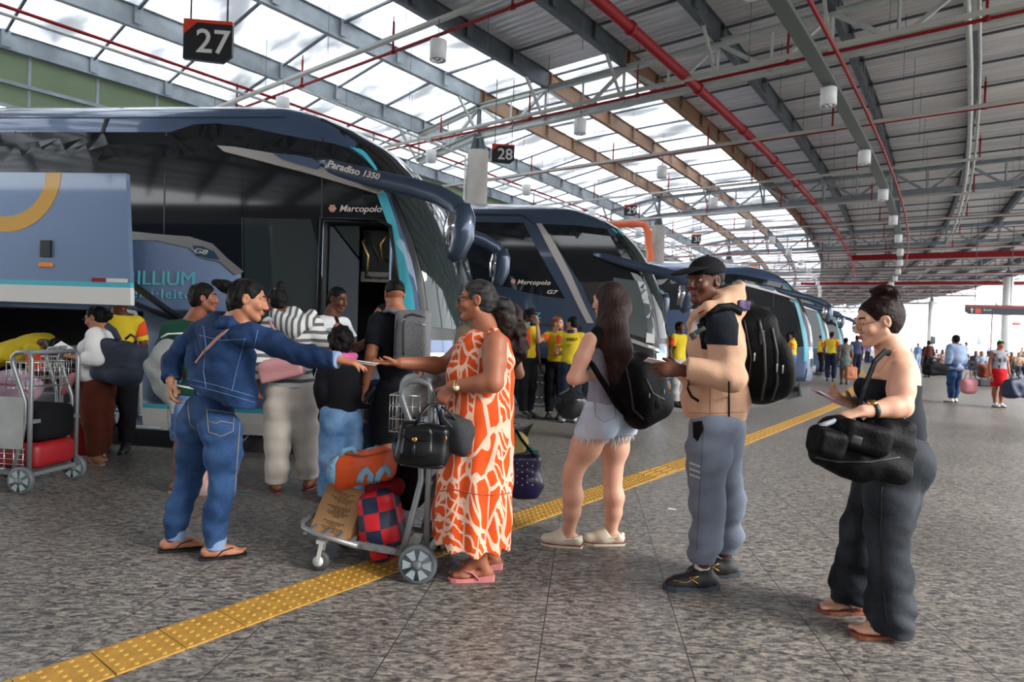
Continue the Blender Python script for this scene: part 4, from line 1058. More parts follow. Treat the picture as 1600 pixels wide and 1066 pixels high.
    def foot(s, D, i, fd, toes=True):
        K = s.k; a = s.J['a%d' % i]; fd = V3n(fd); up = Vector((0, 0, 1)); g = Vector((a.x, a.y, s.gz(i))); sd = fd.cross(up)
        sgn_ = 1 if sd.dot(s.J['a%d' % (1-i)]-a) > 0 else -1       # towards the other foot = big toe side
        hz = .03*K
        D.cone(a, g-fd*.035*K+up*(hz+.012), .034*K, .030*K, .02); D.ell(g-fd*.045*K+up*(hz+.006), (.032*K, .032*K, .03*K), None, .02)
        D.cone(a+fd*.02*K, g+fd*.09*K+up*(hz+.005), .034*K, .026*K, .03); D.cone(g-fd*.02*K+up*(hz), g+fd*.10*K+up*(hz-.006), .028*K, .034*K, .02, (up, .6))
        D.cone(g+fd*.09*K+sd*sgn_*.012+up*.022, g+fd*.13*K+up*.02, .028*K, .03*K, .015, (up, .55))
        if toes:
            for q in range(5):
                b = g+fd*(.150-.008*q-.004*q*q*.5)*K+sd*sgn_*(.030-.0155*q)*K+up*.020; D.cone(b-fd*.02, b+fd*.014*K, .0095*K, (.0115 if q == 0 else .0085)*K, .005)
    def gz(s, i): return s.base.z+.012
    def neckhead(s, D, face=True):
        J = s.J; K = s.hk; h = s.hp; R = s.HR
        D.cone(J['neck'], h(0, -.022, -.075), .056*s.k, .054*K, .03); D.cone(J['neck']+(J['s0']-J['neck'])*.5, J['neck']+(h(0, 0, 0)-J['neck'])*.3, .04*s.k, .045*K, .05); D.cone(J['neck']+(J['s1']-J['neck'])*.5, J['neck']+(h(0, 0, 0)-J['neck'])*.3, .04*s.k, .045*K, .05)
        D.ell(h(0, -.014, .032), (.073*K, .092*K, .080*K), R, .02); D.ell(h(0, .022, -.018), (.061*K, .064*K, .082*K), R, .02)
        D.cone(h(0, .025, -.065), h(0, .066, -.094), .036*K, .021*K, .02)
        for q in (-1, 1):
            D.cone(h(.050*q, .0, -.050), h(.014*q, .060, -.094), .020*K, .018*K, .018); D.ell(h(.036*q, .062, -.024), .026*K, None, .015)
            D.cone(h(.012*q, .084, .030), h(.044*q, .068, .030), .011*K, .010*K, .012)
            D.ell(h(.074*q, -.010, -.002), (.009*K, .019*K, .031*K), R, .006); 
        if face:
            for q in (-1, 1): D.ell(h(.031*q, .098, .008), (.017*K, .016*K, .011*K), R, .012, 's')
            D.cone(h(0, .082, .020), h(0, .106, -.026), .0085*K, .0125*K, .012)
            for q in (-1, 1): D.ell(h(.012*q, .096, -.031), .0095*K, None, .006); D.ell(h(.031*q, .070, .015), (.0165*K, .0165*K, .0085*K), R, .004); D.ell(h(.079*q, -.004, .002), (.006*K, .010*K, .018*K), R, .004, 's')
            D.ell(h(0, .083, -.054), (.024*K, .013*K, .009*K), R, .008); D.ell(h(0, .082, -.066), (.022*K, .012*K, .009*K), R, .008)
    def face_parts(s, lips=None, brow=None, eyes=True):
        h = s.hp; K = s.hk; R = Matrix((s.hr, s.hf, s.hu)).transposed()
        if eyes:
            for q in (-1, 1):
                mb = MB(); mb.sph(h(.031*q, .0705, .006), .0122*K, 14); e = mb.build('eye', eyew, s.root)
                mb = MB(); mb.sph(h(.031*q, .0755, .0055), .0080*K, 10); mb.build('iris', eyeb, e)
        for q in (-1, 1):
            mb = MB(); mb.tube([h(.012*q, .091, .029), h(.028*q, .089, .036), h(.045*q, .076, .034), h(.052*q, .066, .028)], [.003, .0042, .0035, .0015], 6); mb.build('eyebrow', brow or hair_k, s.root)
        mb = MB(); mb.tube([h(-.021, .083, -.058), h(-.010, .0935, -.0545), h(0, .0955, -.0555), h(.010, .0935, -.0545), h(.021, .083, -.058)], [.0015, .005, .0052, .005, .0015], 8)
        mb.tube([h(-.019, .083, -.061), h(-.009, .0915, -.0655), h(0, .0935, -.067), h(.009, .0915, -.0655), h(.019, .083, -.061)], [.0015, .0052, .0058, .0052, .0015], 8); mb.build('lips', lips or lipm, s.root)
    def hair(s, m, style='crop', extra=None, vox=None, amp=.0, vol=0.0, face=(.086, .078, .118), fc=(0, .088, -.042), name='hair', freq=90, ears=True):
        D = SD(vox or max(s.vox*.8, .004)); h = s.hp; K = s.hk; R = s.HR
        D.ell(h(0, -.018, .036), ((.080+vol)*K, (.098+vol)*K, (.085+vol)*K), R, .01)
        if style != 'top': D.ell(h(0, -.045, -.01), ((.070+vol)*K, (.068+vol)*K, (.080+vol*.6)*K), R, .02)
        D.ell(h(*fc), tuple(x*K for x in face), R, .012, 's')
        for q in ((-1, 1) if ears else ()): D.ell(h(.085*q, .0, -.005), (.030*K, .026*K, .036*K), R, .008, 's')
        D.cut(h(0, -.03, -.065), -s.hu*1.0+s.hf*.3, .14)
        if extra: extra(D, h, K)
        if amp: D.disp = curls(amp, freq)
        return D.build(name, m, s.root)
    def sandal(s, i, fd, m, strap=None, thick=.016, heel=0.0, name='flip_flop', L=.265):
        K = s.k; a = s.J['a%d' % i]; fd = V3n(fd); up = Vector((0, 0, 1)); g = Vector((a.x, a.y, s.base.z)); sd = fd.cross(up)
        out = []; prof = [(-.085, .018), (-.075, .030), (-.03, .034), (.03, .033), (.09, .042), (.13, .043), (.16, .032), (.175, .012)]
        vs = [g+fd*x*K+sd*w*K for x, w in prof]+[g+fd*x*K-sd*w*K for x, w in reversed(prof)]
        mb = MB(); n = len(vs); zt = [thick+heel*max(0, min(1, (.06-(v-g).dot(fd))/.12)) for v in vs]
        mb.add([v+up*.001 for v in vs]+[v+up*z for v, z in zip(vs, zt)], [tuple(range(n)), tuple(reversed(range(n, 2*n)))]+[(j, n+j, n+(j+1) % n, (j+1) % n) for j in range(n)]); o = mb.build(name, m, s.root)
        for q in (-1, 1):
            mb = MB(); mb.tube([g+fd*.125*K+up*(thick+.022), g+fd*.09*K+sd*q*.022*K+up*(thick+.045), g+fd*.04*K+sd*q*.040*K+up*(thick+.038), g+fd*.0*K+sd*q*.040*K+up*thick], [.006, .008, .008, .006], 8, flat=(up, .5)); mb.build('strap', strap or m, o)
        return o
    def shoe(s, i, fd, m, sole=None, name='shoe', L=1.0, vox=None, tall=0.0):
        K = s.k*L; a = s.J['a%d' % i]; fd = V3n(fd); up = Vector((0, 0, 1)); g = Vector((a.x, a.y, s.base.z)); D = SD(vox or s.vox); sd = fd.cross(up)
        D.cone(g-fd*.045*K+up*.045, g+fd*.03*K+up*.055, .038*K, .042*K, .02); D.cone(g+up*.05, g+fd*.12*K+up*.035, .042*K, .036*K, .03); D.cone(g+fd*.08*K+up*.032, g+fd*.15*K+up*.028, .042*K, .032*K, .02, (up, .8))
        D.cone(g-fd*.02*K+up*.07, g-fd*.01+up*(.10+tall), .036*K, .040*K, .02); D.cut(g+up*(.105+tall), up, .1); D.cut(g+up*.012, -up, .3)
        o = D.build(name, m, s.root)
        prof = [(-.09, .02), (-.08, .034), (-.03, .038), (.03, .036), (.09, .045), (.14, .044), (.175, .030), (.19, .012)]
        vs = [g+fd*x*K+sd*w*K for x, w in prof]+[g+fd*x*K-sd*w*K for x, w in reversed(prof)]
        mb = MB(); mb.prism(vs, up*.001, up*.026); mb.build('sole', sole or blackp, o)
        return o
def standing(G, H, f, arms='down', lean=0.0, stance=.11, hturn=0.0):
    """joints of an ordinary standing pose from a ground point"""
    k = H/1.7; f = V3n((f[0], f[1], 0)); up = Vector((0, 0, 1)); s = f.cross(up); G = Vector(G); L = f*lean
    J = dict(a0=G-s*stance*.8*k+up*.08*k, a1=G+s*stance*.8*k+up*.08*k+f*.06*k, k0=G-s*.1*k+up*.47*k+f*.02, k1=G+s*.1*k+up*.47*k+f*.05*k, h0=G-s*.085*k+up*.87*k, h1=G+s*.085*k+up*.87*k)
    J['neck'] = G+up*1.42*k+L; J['head'] = G+up*1.58*k+L*1.15+f*.025*k
    for i, q in ((0, -1), (1, 1)):
        S_ = G+s*q*.165*k+up*1.375*k+L; J['s%d' % i] = S_
        a = arms[i] if isinstance(arms, (tuple, list)) else arms
        if a == 'down': e, w = S_+s*q*.05*k-up*.28*k-f*.02, S_+s*q*.06*k-up*.52*k+f*.05*k
        elif a == 'bent': e, w = S_+s*q*.06*k-up*.27*k-f*.03, S_+s*q*.0*k-up*.27*k+f*.22*k
        elif a == 'fold': e, w = S_+s*q*.06*k-up*.26*k+f*.03*k, S_-s*q*.14*k-up*.22*k+f*.19*k
        elif a == 'up': e, w = S_+s*q*.1*k-up*.1*k+f*.22*k, S_+s*q*.12*k+up*.16*k+f*.25*k
        elif a == 'hip': e, w = S_+s*q*.2*k-up*.22*k-f*.05, S_+s*q*.06*k-up*.42*k+f*.05
        elif a == 'back': e, w = S_+s*q*.08*k-up*.25*k-f*.12*k, S_+s*q*.05*k-up*.5*k-f*.05*k
        else: e, w = a
        J['e%d' % i], J['w%d' % i] = e, w
    return J
# ================================================================ materials for clothes
def denim(name, c1, c2, wear=(.35, .62)):
    if name in MATS: return MATS[name]
    m = bpy.data.materials.new(name); m.use_nodes = True; N, L = nt(m); b = N['Principled BSDF']; tc = N.new('ShaderNodeTexCoord')
    n = N.new('ShaderNodeTexNoise'); n.inputs['Scale'].default_value = 5; n.inputs['Detail'].default_value = 6; L.new(tc.outputs['Object'], n.inputs['Vector'])
    n2 = N.new('ShaderNodeTexNoise'); n2.inputs['Scale'].default_value = 140; n2.inputs['Detail'].default_value = 2; L.new(tc.outputs['Object'], n2.inputs['Vector'])
    ad = N.new('ShaderNodeMath'); ad.operation = 'MULTIPLY_ADD'; ad.inputs[1].default_value = .25; L.new(n2.outputs['Fac'], ad.inputs[0]); L.new(n.outputs['Fac'], ad.inputs[2])
    r = N.new('ShaderNodeValToRGB'); r.color_ramp.elements[0].position = wear[0]+.12; r.color_ramp.elements[1].position = wear[1]+.14
    r.color_ramp.elements[0].color = (*hexc(c1), 1); r.color_ramp.elements[1].color = (*hexc(c2), 1)
    L.new(ad.outputs[0], r.inputs[0]); L.new(r.outputs[0], b.inputs['Base Color']); b.inputs['Roughness'].default_value = .85; b.inputs['Specular IOR Level'].default_value = .2
    bp = N.new('ShaderNodeBump'); bp.inputs['Strength'].default_value = .4; bp.inputs['Distance'].default_value = .004; L.new(n2.outputs['Fac'], bp.inputs['Height']); L.new(bp.outputs[0], b.inputs['Normal'])
    MATS[name] = m; return m
def cloth(name, h, rough=.85, var=.1, sheen=0): return mat(name, hexc(h), rough, spec=.2, noise=(6, var), bump=(90, .25), sheen=sheen)
def stripes(name, c1, c2, pitch, duty=.5, axis=2, distort=.0):
    m = bpy.data.materials.new(name); m.use_nodes = True; N, L = nt(m); b = N['Principled BSDF']; tc = N.new('ShaderNodeTexCoord'); sx = N.new('ShaderNodeSeparateXYZ'); L.new(tc.outputs['Object'], sx.inputs[0])
    n = N.new('ShaderNodeTexNoise'); n.inputs['Scale'].default_value = 4; L.new(tc.outputs['Object'], n.inputs['Vector'])
    a = N.new('ShaderNodeMath'); a.operation = 'MULTIPLY_ADD'; a.inputs[1].default_value = distort; L.new(n.outputs['Fac'], a.inputs[0]); L.new(sx.outputs[axis], a.inputs[2])
    d = N.new('ShaderNodeMath'); d.operation = 'DIVIDE'; d.inputs[1].default_value = pitch; L.new(a.outputs[0], d.inputs[0])
    f = N.new('ShaderNodeMath'); f.operation = 'FRACT'; L.new(d.outputs[0], f.inputs[0]); g = N.new('ShaderNodeMath'); g.operation = 'LESS_THAN'; g.inputs[1].default_value = duty; L.new(f.outputs[0], g.inputs[0])
    mx = N.new('ShaderNodeMix'); mx.data_type = 'RGBA'; L.new(g.outputs[0], mx.inputs[0]); mx.inputs[6].default_value = (*hexc(c1), 1); mx.inputs[7].default_value = (*hexc(c2), 1); L.new(mx.outputs[2], b.inputs['Base Color']); b.inputs['Roughness'].default_value = .85
    MATS[name] = m; return m
def leaf_print(name, c_bg, c_leaf, sc=7.5, thr=.10, stretch=(1, 1, .42)):
    m = bpy.data.materials.new(name); m.use_nodes = True; N, L = nt(m); b = N['Principled BSDF']; tc = N.new('ShaderNodeTexCoord'); mp = N.new('ShaderNodeMapping'); mp.inputs['Scale'].default_value = stretch; mp.inputs['Rotation'].default_value = (0, .35, 0)
    L.new(tc.outputs['Object'], mp.inputs[0]); ns = N.new('ShaderNodeTexNoise'); ns.inputs['Scale'].default_value = 3.5; L.new(mp.outputs[0], ns.inputs['Vector'])
    vm = N.new('ShaderNodeVectorMath'); vm.operation = 'MULTIPLY_ADD'; L.new(ns.outputs['Color'], vm.inputs[0]); vm.inputs[1].default_value = (.28, .28, .28); L.new(mp.outputs[0], vm.inputs[2])
    v = N.new('ShaderNodeTexVoronoi'); v.feature = 'DISTANCE_TO_EDGE'; v.inputs['Scale'].default_value = sc; L.new(vm.outputs[0], v.inputs['Vector'])
    v1 = N.new('ShaderNodeTexVoronoi'); v1.inputs['Scale'].default_value = sc; L.new(vm.outputs[0], v1.inputs['Vector'])
    g = N.new('ShaderNodeMath'); g.operation = 'GREATER_THAN'; g.inputs[1].default_value = thr; L.new(v.outputs['Distance'], g.inputs[0])
    w = N.new('ShaderNodeTexWave'); w.inputs['Scale'].default_value = 9; w.inputs['Distortion'].default_value = 5; w.inputs['Detail Scale'].default_value = 1.6; w.bands_direction = 'DIAGONAL'; L.new(tc.outputs['Object'], w.inputs['Vector'])
    h_ = N.new('ShaderNodeMath'); h_.operation = 'GREATER_THAN'; h_.inputs[1].default_value = .20; L.new(w.outputs['Fac'], h_.inputs[0])
    sc_ = N.new('ShaderNodeSeparateColor'); L.new(v1.outputs['Color'], sc_.inputs[0]); q = N.new('ShaderNodeMath'); q.operation = 'GREATER_THAN'; q.inputs[1].default_value = .45; L.new(sc_.outputs[0], q.inputs[0])
    mxx = N.new('ShaderNodeMath'); mxx.operation = 'MAXIMUM'; L.new(h_.outputs[0], mxx.inputs[0]); L.new(q.outputs[0], mxx.inputs[1])
    mu = N.new('ShaderNodeMath'); mu.operation = 'MULTIPLY'; L.new(mxx.outputs[0], mu.inputs[0]); L.new(g.outputs[0], mu.inputs[1])
    mx = N.new('ShaderNodeMix'); mx.data_type = 'RGBA'; L.new(mu.outputs[0], mx.inputs[0]); mx.inputs[6].default_value = (*hexc(c_bg), 1); mx.inputs[7].default_value = (*hexc(c_leaf), 1); L.new(mx.outputs[2], b.inputs['Base Color']); b.inputs['Roughness'].default_value = .8
    b.inputs['Specular IOR Level'].default_value = .2; MATS[name] = m; return m
UP = Vector((0, 0, 1))
jean_d = denim('denim jacket', '#0d203f', '#27426b', (.30, .66)); jean_p = denim('denim jeans', '#162c50', '#3b5c88', (.30, .70)); jean_l = denim('pale denim', '#9fb0c6', '#cdd6e2'); jean_k = denim('black washed denim', '#1a1d22', '#3c4148', (.35, .7)); jean_b = denim('light blue denim', '#3f6592', '#7ba0c8')
stitch = mat('tan stitching', hexc('#8b7a66'), .7); stitch_b = mat('pale blue stitching', hexc('#5a76a0'), .7)
black_c = cloth('black cloth', '#0d0e11', .85, .2); nylon = mat('black nylon', hexc('#090a0c'), .62, spec=.12, noise=(12, .2), bump=(60, .3)); leather = mat('black leather', hexc('#0d0e11'), .35, spec=.35, bump=(90, .1))
blackr = mat('black rubber', hexc('#15161a'), .5); pinkr = mat('pink rubber', hexc('#c77a78'), .5); sock = cloth('white sock', '#d9d9da', .9, .05); gold_m = mat('gold metal', hexc('#c9a35e'), .25, .9); paperw = mat('white paper', (.8, .8, .8), .6)
zipm = mat('zip metal', (.6, .6, .6), .3, .9)

# ================================================================ woman in the denim jacket
def P_denim():
    J = dict(head=at(388, 469, 3.52), neck=at(366, 507, 3.55), s0=at(313, 520, 3.66), s1=at(398, 524, 3.46), e0=at(270, 562, 3.74), w0=at(266, 596, 3.62), e1=at(466, 553, 3.38), w1=at(530, 563, 3.33),
             h0=at(311, 670, 3.72), h1=at(350, 674, 3.58), k0=at(291, 766, 3.74), k1=at(347, 768, 3.58), a0=at(272, 847, 3.70), a1=at(336, 860, 3.60), pel=at(326, 648, 3.67), hu=(.12, .05, 1))
    g = Fig('person', 'woman in a denim jacket and jeans reaching out to hand over papers', J, (.45, .89, 0), (.93, .30, -.16), sk_tan, 1.66, .0055, sh=1.0, wst=1.05, hip=1.10)
    D = SD(.0055); g.torso(D, -.01); g.neckhead(D)
    for i in (0, 1): g.armp(D, i); g.leg_(D, i, -.004); g.foot(D, i, (.9, .42, 0))
    g.hand(D, 0, (.12, -.1, -1), (.8, .5, 0), (.3, -.9, -.2), (.45, .5, .6, .7)); g.hand(D, 1, (1, .02, -.12), (0, .2, -1), (-.1, .95, .1), (.25, .28, .32, .4), thumb=(1, .25, -.25))
    D.build('body', g.sk, g.root); g.face_parts()
    # jeans
    D = SD(.006); J2 = g.J; g.pelvis(D, .010, .05); D.cone(J2['pel']+UP*.02, J2['pel']+(J2['neck']-J2['pel'])*.22, .135, .125, .04, (g.pf, .8))
    for i in (0, 1): g.leg_(D, i, .006, [(.0, .098), (.2, .094), (.45, .064), (.52, .061), (.64, .064), (.78, .058), (1.0, .042)], .985)
    for i in (0, 1): D.cut(J2['a%d' % i]+UP*.012, -UP, .12)
    fz = folds(.0030, 60, 3, (.35, .35, 1.6)); fy = folds(.0012, 30, 4, (.5, .5, 1.2)); D.disp = lambda X, Y, Z: fz(X, Y, Z)+fy(X, Y, Z); jn = D.build('jeans', jean_p, g.root)
    for i in (0, 1):
        D = SD(.006); a = J2['a%d' % i]; d = (J2['k%d' % i]-a).normalized(); D.cone(a+d*.015, a+d*.075, .053, .056, .004); D.cut(a+d*.078, d, .1); D.cut(a+d*.012, -d, .1); D.build('turned_up_cuff', cloth('cuff pale denim', '#7f95b5', .9), jn)
    bv = bvh_of([jn])
    for pts in ([(323, 640), (366, 646)], [(323, 640), (326, 675), (345, 682), (364, 674), (366, 646)], [(325, 658), (338, 662), (345, 658), (364, 662)], [(296, 612), (294, 640), (297, 662), (310, 678)], [(300, 613), (340, 622), (382, 633)], [(376, 640), (372, 700), (366, 780), (362, 840)]):
        seam_line(bv, pts, 'stitching', stitch, jn, .0035, .0025)
    for x in (292, 306): seam_line(bv, [(x, 604), (x-1, 618)], 'belt_loop', jean_d, jn, .012, .004)
    # jacket
    D = SD(.006); g.torso(D, .022, .05, low=False); pw = J2['neck']+(J2['pel']-J2['neck'])*.70; D.ell(pw, (.165, .125, .13), g.R, .05); D.cone(at(362, 560, 3.56), at(368, 622, 3.54), .10, .125, .05, (N6, .8)); D.cone(at(318, 545, 3.66), at(318, 600, 3.66), .09, .08, .05)
    for i in (0, 1): g.armp(D, i, .016, (.056, .050, .044, .044, .036), 1.93)
    D.cone(J2['neck']-g.u*.02, J2['neck']+g.u*.035, .075, .066, .02); D.cut(J2['neck']+g.u*.045+g.fw*.01, g.u-g.fw*.25, .10); D.ell(J2['neck']+g.u*.05+g.fw*.02, .052, None, .006, 's')
    D.cut(at(345, 619, 3.6), Vector((-.27, 0, -1)), .35); D.cut(J2['e0'].lerp(J2['w0'], .93), J2['w0']-J2['e0'], .08); D.cut(J2['e1'].lerp(J2['w1'], .95), J2['w1']-J2['e1'], .08)
    fa, fb = folds(.006, 34, 5, (1, 1, .6)), folds(.0028, 75, 8); D.disp = lambda X, Y, Z: fa(X, Y, Z)+fb(X, Y, Z)
    jk = D.build('denim_jacket', jean_d, g.root); bv = bvh_of([jk])
    for pts in ([(292, 600), (340, 612), (398, 629)], [(294, 592), (340, 603), (397, 620)], [(318, 510), (322, 540), (318, 580), (322, 606)], [(382, 532), (372, 570), (362, 612)], [(312, 524), (345, 532), (384, 530)], [(403, 515), (398, 540), (402, 556)], [(520, 549), (523, 576)], [(258, 583), (278, 590)]):
        seam_line(bv, pts, 'stitching', stitch_b, jk, .0035, .0025)
    D = SD(.005); n_ = J2['neck']; q_ = lambda a, r, z: n_+(g.s*math.sin(a)-g.fw*math.cos(a))*r+g.u*z
    D.chain([q_(a, .074, .022+.006*math.cos(a)) for a in (-2.0, -1.3, -.6, 0, .6, 1.3, 2.0)], [.016]*7, .008, (g.u, 1.6)); D.chain([q_(a, .095, .0) for a in (-2.1, -1.3, -.6, 0, .6, 1.3, 2.1)], [.014]*7, .012, (g.u, 1.5)); D.build('collar', jean_d, jk)
    D = SD(.005); w = J2['e1'].lerp(J2['w1'], .9); d = (J2['w1']-J2['e1']).normalized(); D.cone(w-d*.02, w+d*.02, .046, .047, .004); D.cut(w+d*.022, d, .08); D.cut(w-d*.022, -d, .08); D.build('turned_cuff', cloth('cuff pale denim', '#7f95b5', .9), jk)
    # hair: pulled into a bun at the back
    def ex(D, h, K):
        D.cone(h(0, -.09, .05), h(.0, -.16, .052), .036*K, .030*K, .02); D.cone(h(0, -.13, .05), h(.0, -.185, .060), .030*K, .022*K, .01); D.ell(h(0, -.135, .055), .034*K, None, .01); D.cone(h(0, -.08, -.03), h(0, -.085, -.075), .03*K, .012*K, .02)
    g.hair(hair_k, extra=ex, amp=.0028, freq=130)
    for i in (0, 1): g.sandal(i, (.9, .42, 0), blackr, blackr)
    # cross-body strap and its little bag edge
    e = thing('shoulder_bag', J2['pel']+Vector((.12, -.12, .2)), 'small bag worn on a thin pink-brown strap across the denim jacket', 'bag')
    bvj = bvh_of([jk]); st = mat('strap pink brown', hexc('#9a6f66'), .5)
    seam_line(bvj, [(384, 497), (362, 510), (338, 530), (318, 552), (306, 568)], 'strap', st, e, .016, .005); 
    D = SD(.006); D.box(at(372, 622, 3.80), (.045, .04, .06), None, .02); D.build('pouch', st, e)
    return g
G_den = P_denim()
# papers handed over
e = thing('paper_slip', at(578, 570, 3.36), 'small white ticket slips passed from hand to hand', 'paper')
mb = MB(); c = at(572, 568, 3.36)
for a, z, dx in ((0, .0, 0), (.25, .007, .012)):
    R = Matrix.Rotation(a, 3, 'Z') @ Matrix.Rotation(.12, 3, 'Y'); mb.box(c+Vector((dx, 0, z)), (.11, .06, .0015), R)
mb.build('slip', paperw, e)

# ================================================================ woman in the orange print dress
def P_orange():
    J = dict(head=at(744, 470, 3.45), neck=at(762, 521, 3.46), s0=at(774, 536, 3.30), s1=at(744, 536, 3.62), e0=at(771, 598, 3.21), w0=at(706, 604, 3.28), e1=at(694, 572, 3.66), w1=at(626, 567, 3.50),
             h0=at(755, 690, 3.36), h1=at(752, 690, 3.54), k0=at(748, 790, 3.38), k1=at(752, 780, 3.56), a0=at(750, 873, 3.42), a1=at(764, 858, 3.60), pel=at(754, 672, 3.45), hu=(.05, 0, 1))
    g = Fig('person', 'woman in a sleeveless orange and cream leaf-print dress holding the handle of the luggage trolley', J, (-1, -.02, 0), (-1, -.04, -.02), sk_brown, 1.66, .0055, sh=1.02, wst=1.2, hip=1.1, bust=1.0, belly=.7, arm=1.12)
    D = SD(.0055); g.torso(D, -.008); g.neckhead(D)
    for i in (0, 1): g.armp(D, i, 0, (.058, .056, .046, .045, .029)); g.leg_(D, i); g.foot(D, i, (-1, -.10, 0))
    g.hand(D, 0, (-.62, .10, -.80), (.25, .96, -.2), (-.75, -.1, .6), (.5, .55, .6, .65), thumb=(-.9, .3, -.25)); g.hand(D, 1, (-1, .0, -.05), (.05, -.05, 1), (0, -1, .1), (.10, .12, .18, .28), thumb=(-.75, -.35, .45))
    D.build('body', g.sk, g.root); g.face_parts(mat('lips dark rose', hexc('#8a4440'), .45))
    lp = leaf_print('orange leaf print', '#dcb49e', '#cf4c1a', 14, .075, (1, 1, .34))
    D = SD(.0065); nk = J['neck']; U = Vector
    D.ell(at(757, 562, 3.45), (.165, .150, .12), g.R, .06)
    def ringc(px0, px1, py, Y, ry): c = at((px0+px1)/2, py, Y); return c, (px1-px0)/2*Y/F, ry
    for q in (-1, 1): D.ell(at(722, 583, 3.45+.075*q), .085, None, .05)
    secs = [(703, 801, 560, .165), (699, 803, 590, .185), (697, 801, 640, .19), (692, 803, 690, .20), (684, 802, 745, .215), (679, 799, 800, .225), (677, 797, 850, .235)]
    pr = None
    for a, b, y, ry in secs:
        c, rx, _ = ringc(a, b, y, 3.45, 0)
        if pr is not None: D.cone(pr[0], c, pr[1], ry, .03, ((1, 0, 0), rx/ry))
        pr = (c, ry)
    # shoulder straps
    for i in (0, 1):
        s_ = J['s%d' % i]+(J['s%d' % (1-i)]-J['s%d' % i])*.20
        D.chain([s_+U((-.075, 0, -.10)), s_+U((-.03, 0, -.0)), s_+U((.015, 0, .052)), s_+U((.06, 0, .0)), s_+U((.085, 0, -.10))], [.045, .035, .026, .035, .05], .03)
    D.cut(at(740, 846, 3.45), Vector((-.12, 0, -1)), .4)
    # armholes
    for i in (0, 1): D.ell(J['s%d' % i]+U((.0, 0, -.025)), (.050, .10, .075), None, .01, 's')
    c0 = at(740, 700, 3.45); fo = folds(.004, 16, 9, (1, 1, .35))
    def dp(X, Y, Z):
        a = np.arctan2(Y-c0.y, X-c0.x); t = np.clip((1.05-Z)/.9, 0, 1); return t*.012*np.sin(a*11+2*np.sin(Z*3)+a*0)+fo(X, Y, Z)*np.clip(t+.3, 0, 1)
    D.disp = dp; dr = D.build('dress', lp, g.root)
    bv = bvh_of([dr]); seam_line(bv, [(683, 768), (710, 765), (740, 772), (770, 774), (800, 770)], 'tier_seam', mat('seam orange', hexc('#b4461d'), .8), dr, .006, .002)
    def ex(D, h, K):
        D.ell(h(0, -.105, .0), .036*K, None, .02)
        D.chain([h(0, -.10, -.0), h(0, -.155, -.035), h(.01, -.185, -.11)], [.034*K, .052*K, .05*K], .03)
    g.hair(hair_g, extra=ex, amp=.0022, freq=120)
    hb = MB(); hb.tube([g.hp(.028*math.cos(a), -.118-.0*a, .0+.028*math.sin(a)) for a in [i*.6283 for i in range(10)]], .009, 8, closed=True); hb.build('hair_tie', mat('hair tie yellow green', hexc('#b0a465'), .6), g.root)
    # spectacles
    h = g.hp; e = thing('spectacles', h(0, .1, 0), 'black-rimmed spectacles on the woman in the orange dress', 'glasses'); mb = MB()
    for q in (-1, 1):
        mb.tube([h(q*(.033+.025*math.cos(a)), .100-.006*abs(math.cos(a))*q*0, .004+.018*math.sin(a)) for a in [i*.5236 for i in range(12)]], .0024, 6, closed=True); mb.tube([h(q*.058, .098, .012), h(q*.075, .06, .014), h(q*.079, .0, .012)], .0024, 6)
    mb.tube([h(-.008, .1, .008), h(0, .103, .012), h(.008, .1, .008)], .002, 6); mb.build('frame', blackp, e)
    for i in (0, 1): g.sandal(i, (-1, -.10, 0), pinkr, pinkr, .018, .022, 'wedge_flip_flop')
    # wrist watch
    w = J['w0']; d = (J['e0']-w).normalized(); e = thing('wristwatch', w+d*.035, 'gold wristwatch on the wrist of the hand holding the trolley', 'watch'); mb = MB(); x = d.orthogonal().normalized(); y = d.cross(x)
    mb.tube([w+d*.035+(x*math.cos(a)+y*math.sin(a))*.031 for a in [i*.42 for i in range(15)]], .008, 8, closed=True, flat=(d, 1.5)); mb.build('bracelet', gold_m, e)
    n = Vector((-.2, -1, -.3)).normalized(); mb = MB(); c = w+d*.035+n*.033; mb.cyl(c-n*.004, c+n*.006, .019, 20); mb.build('case', gold_m, e); mb = MB(); mb.cyl(c+n*.006, c+n*.0075, .014, 18); mb.build('dial', mat('dial pale', (.75, .73, .68), .3), e)
    mb = MB(); nn = J['neck']; mb.tube([nn+U((-.055, -.05, .0)), nn+U((-.095, -.015, -.06)), nn+U((-.10, .0, -.07)), nn+U((-.095, .02, -.06)), nn+U((-.055, .06, .0))], .0018, 6); o = mb.build('necklace', gold_m, None); tag(o, 'thin gold necklace on the woman in the orange dress', 'necklace')
    return g
G_or = P_orange()

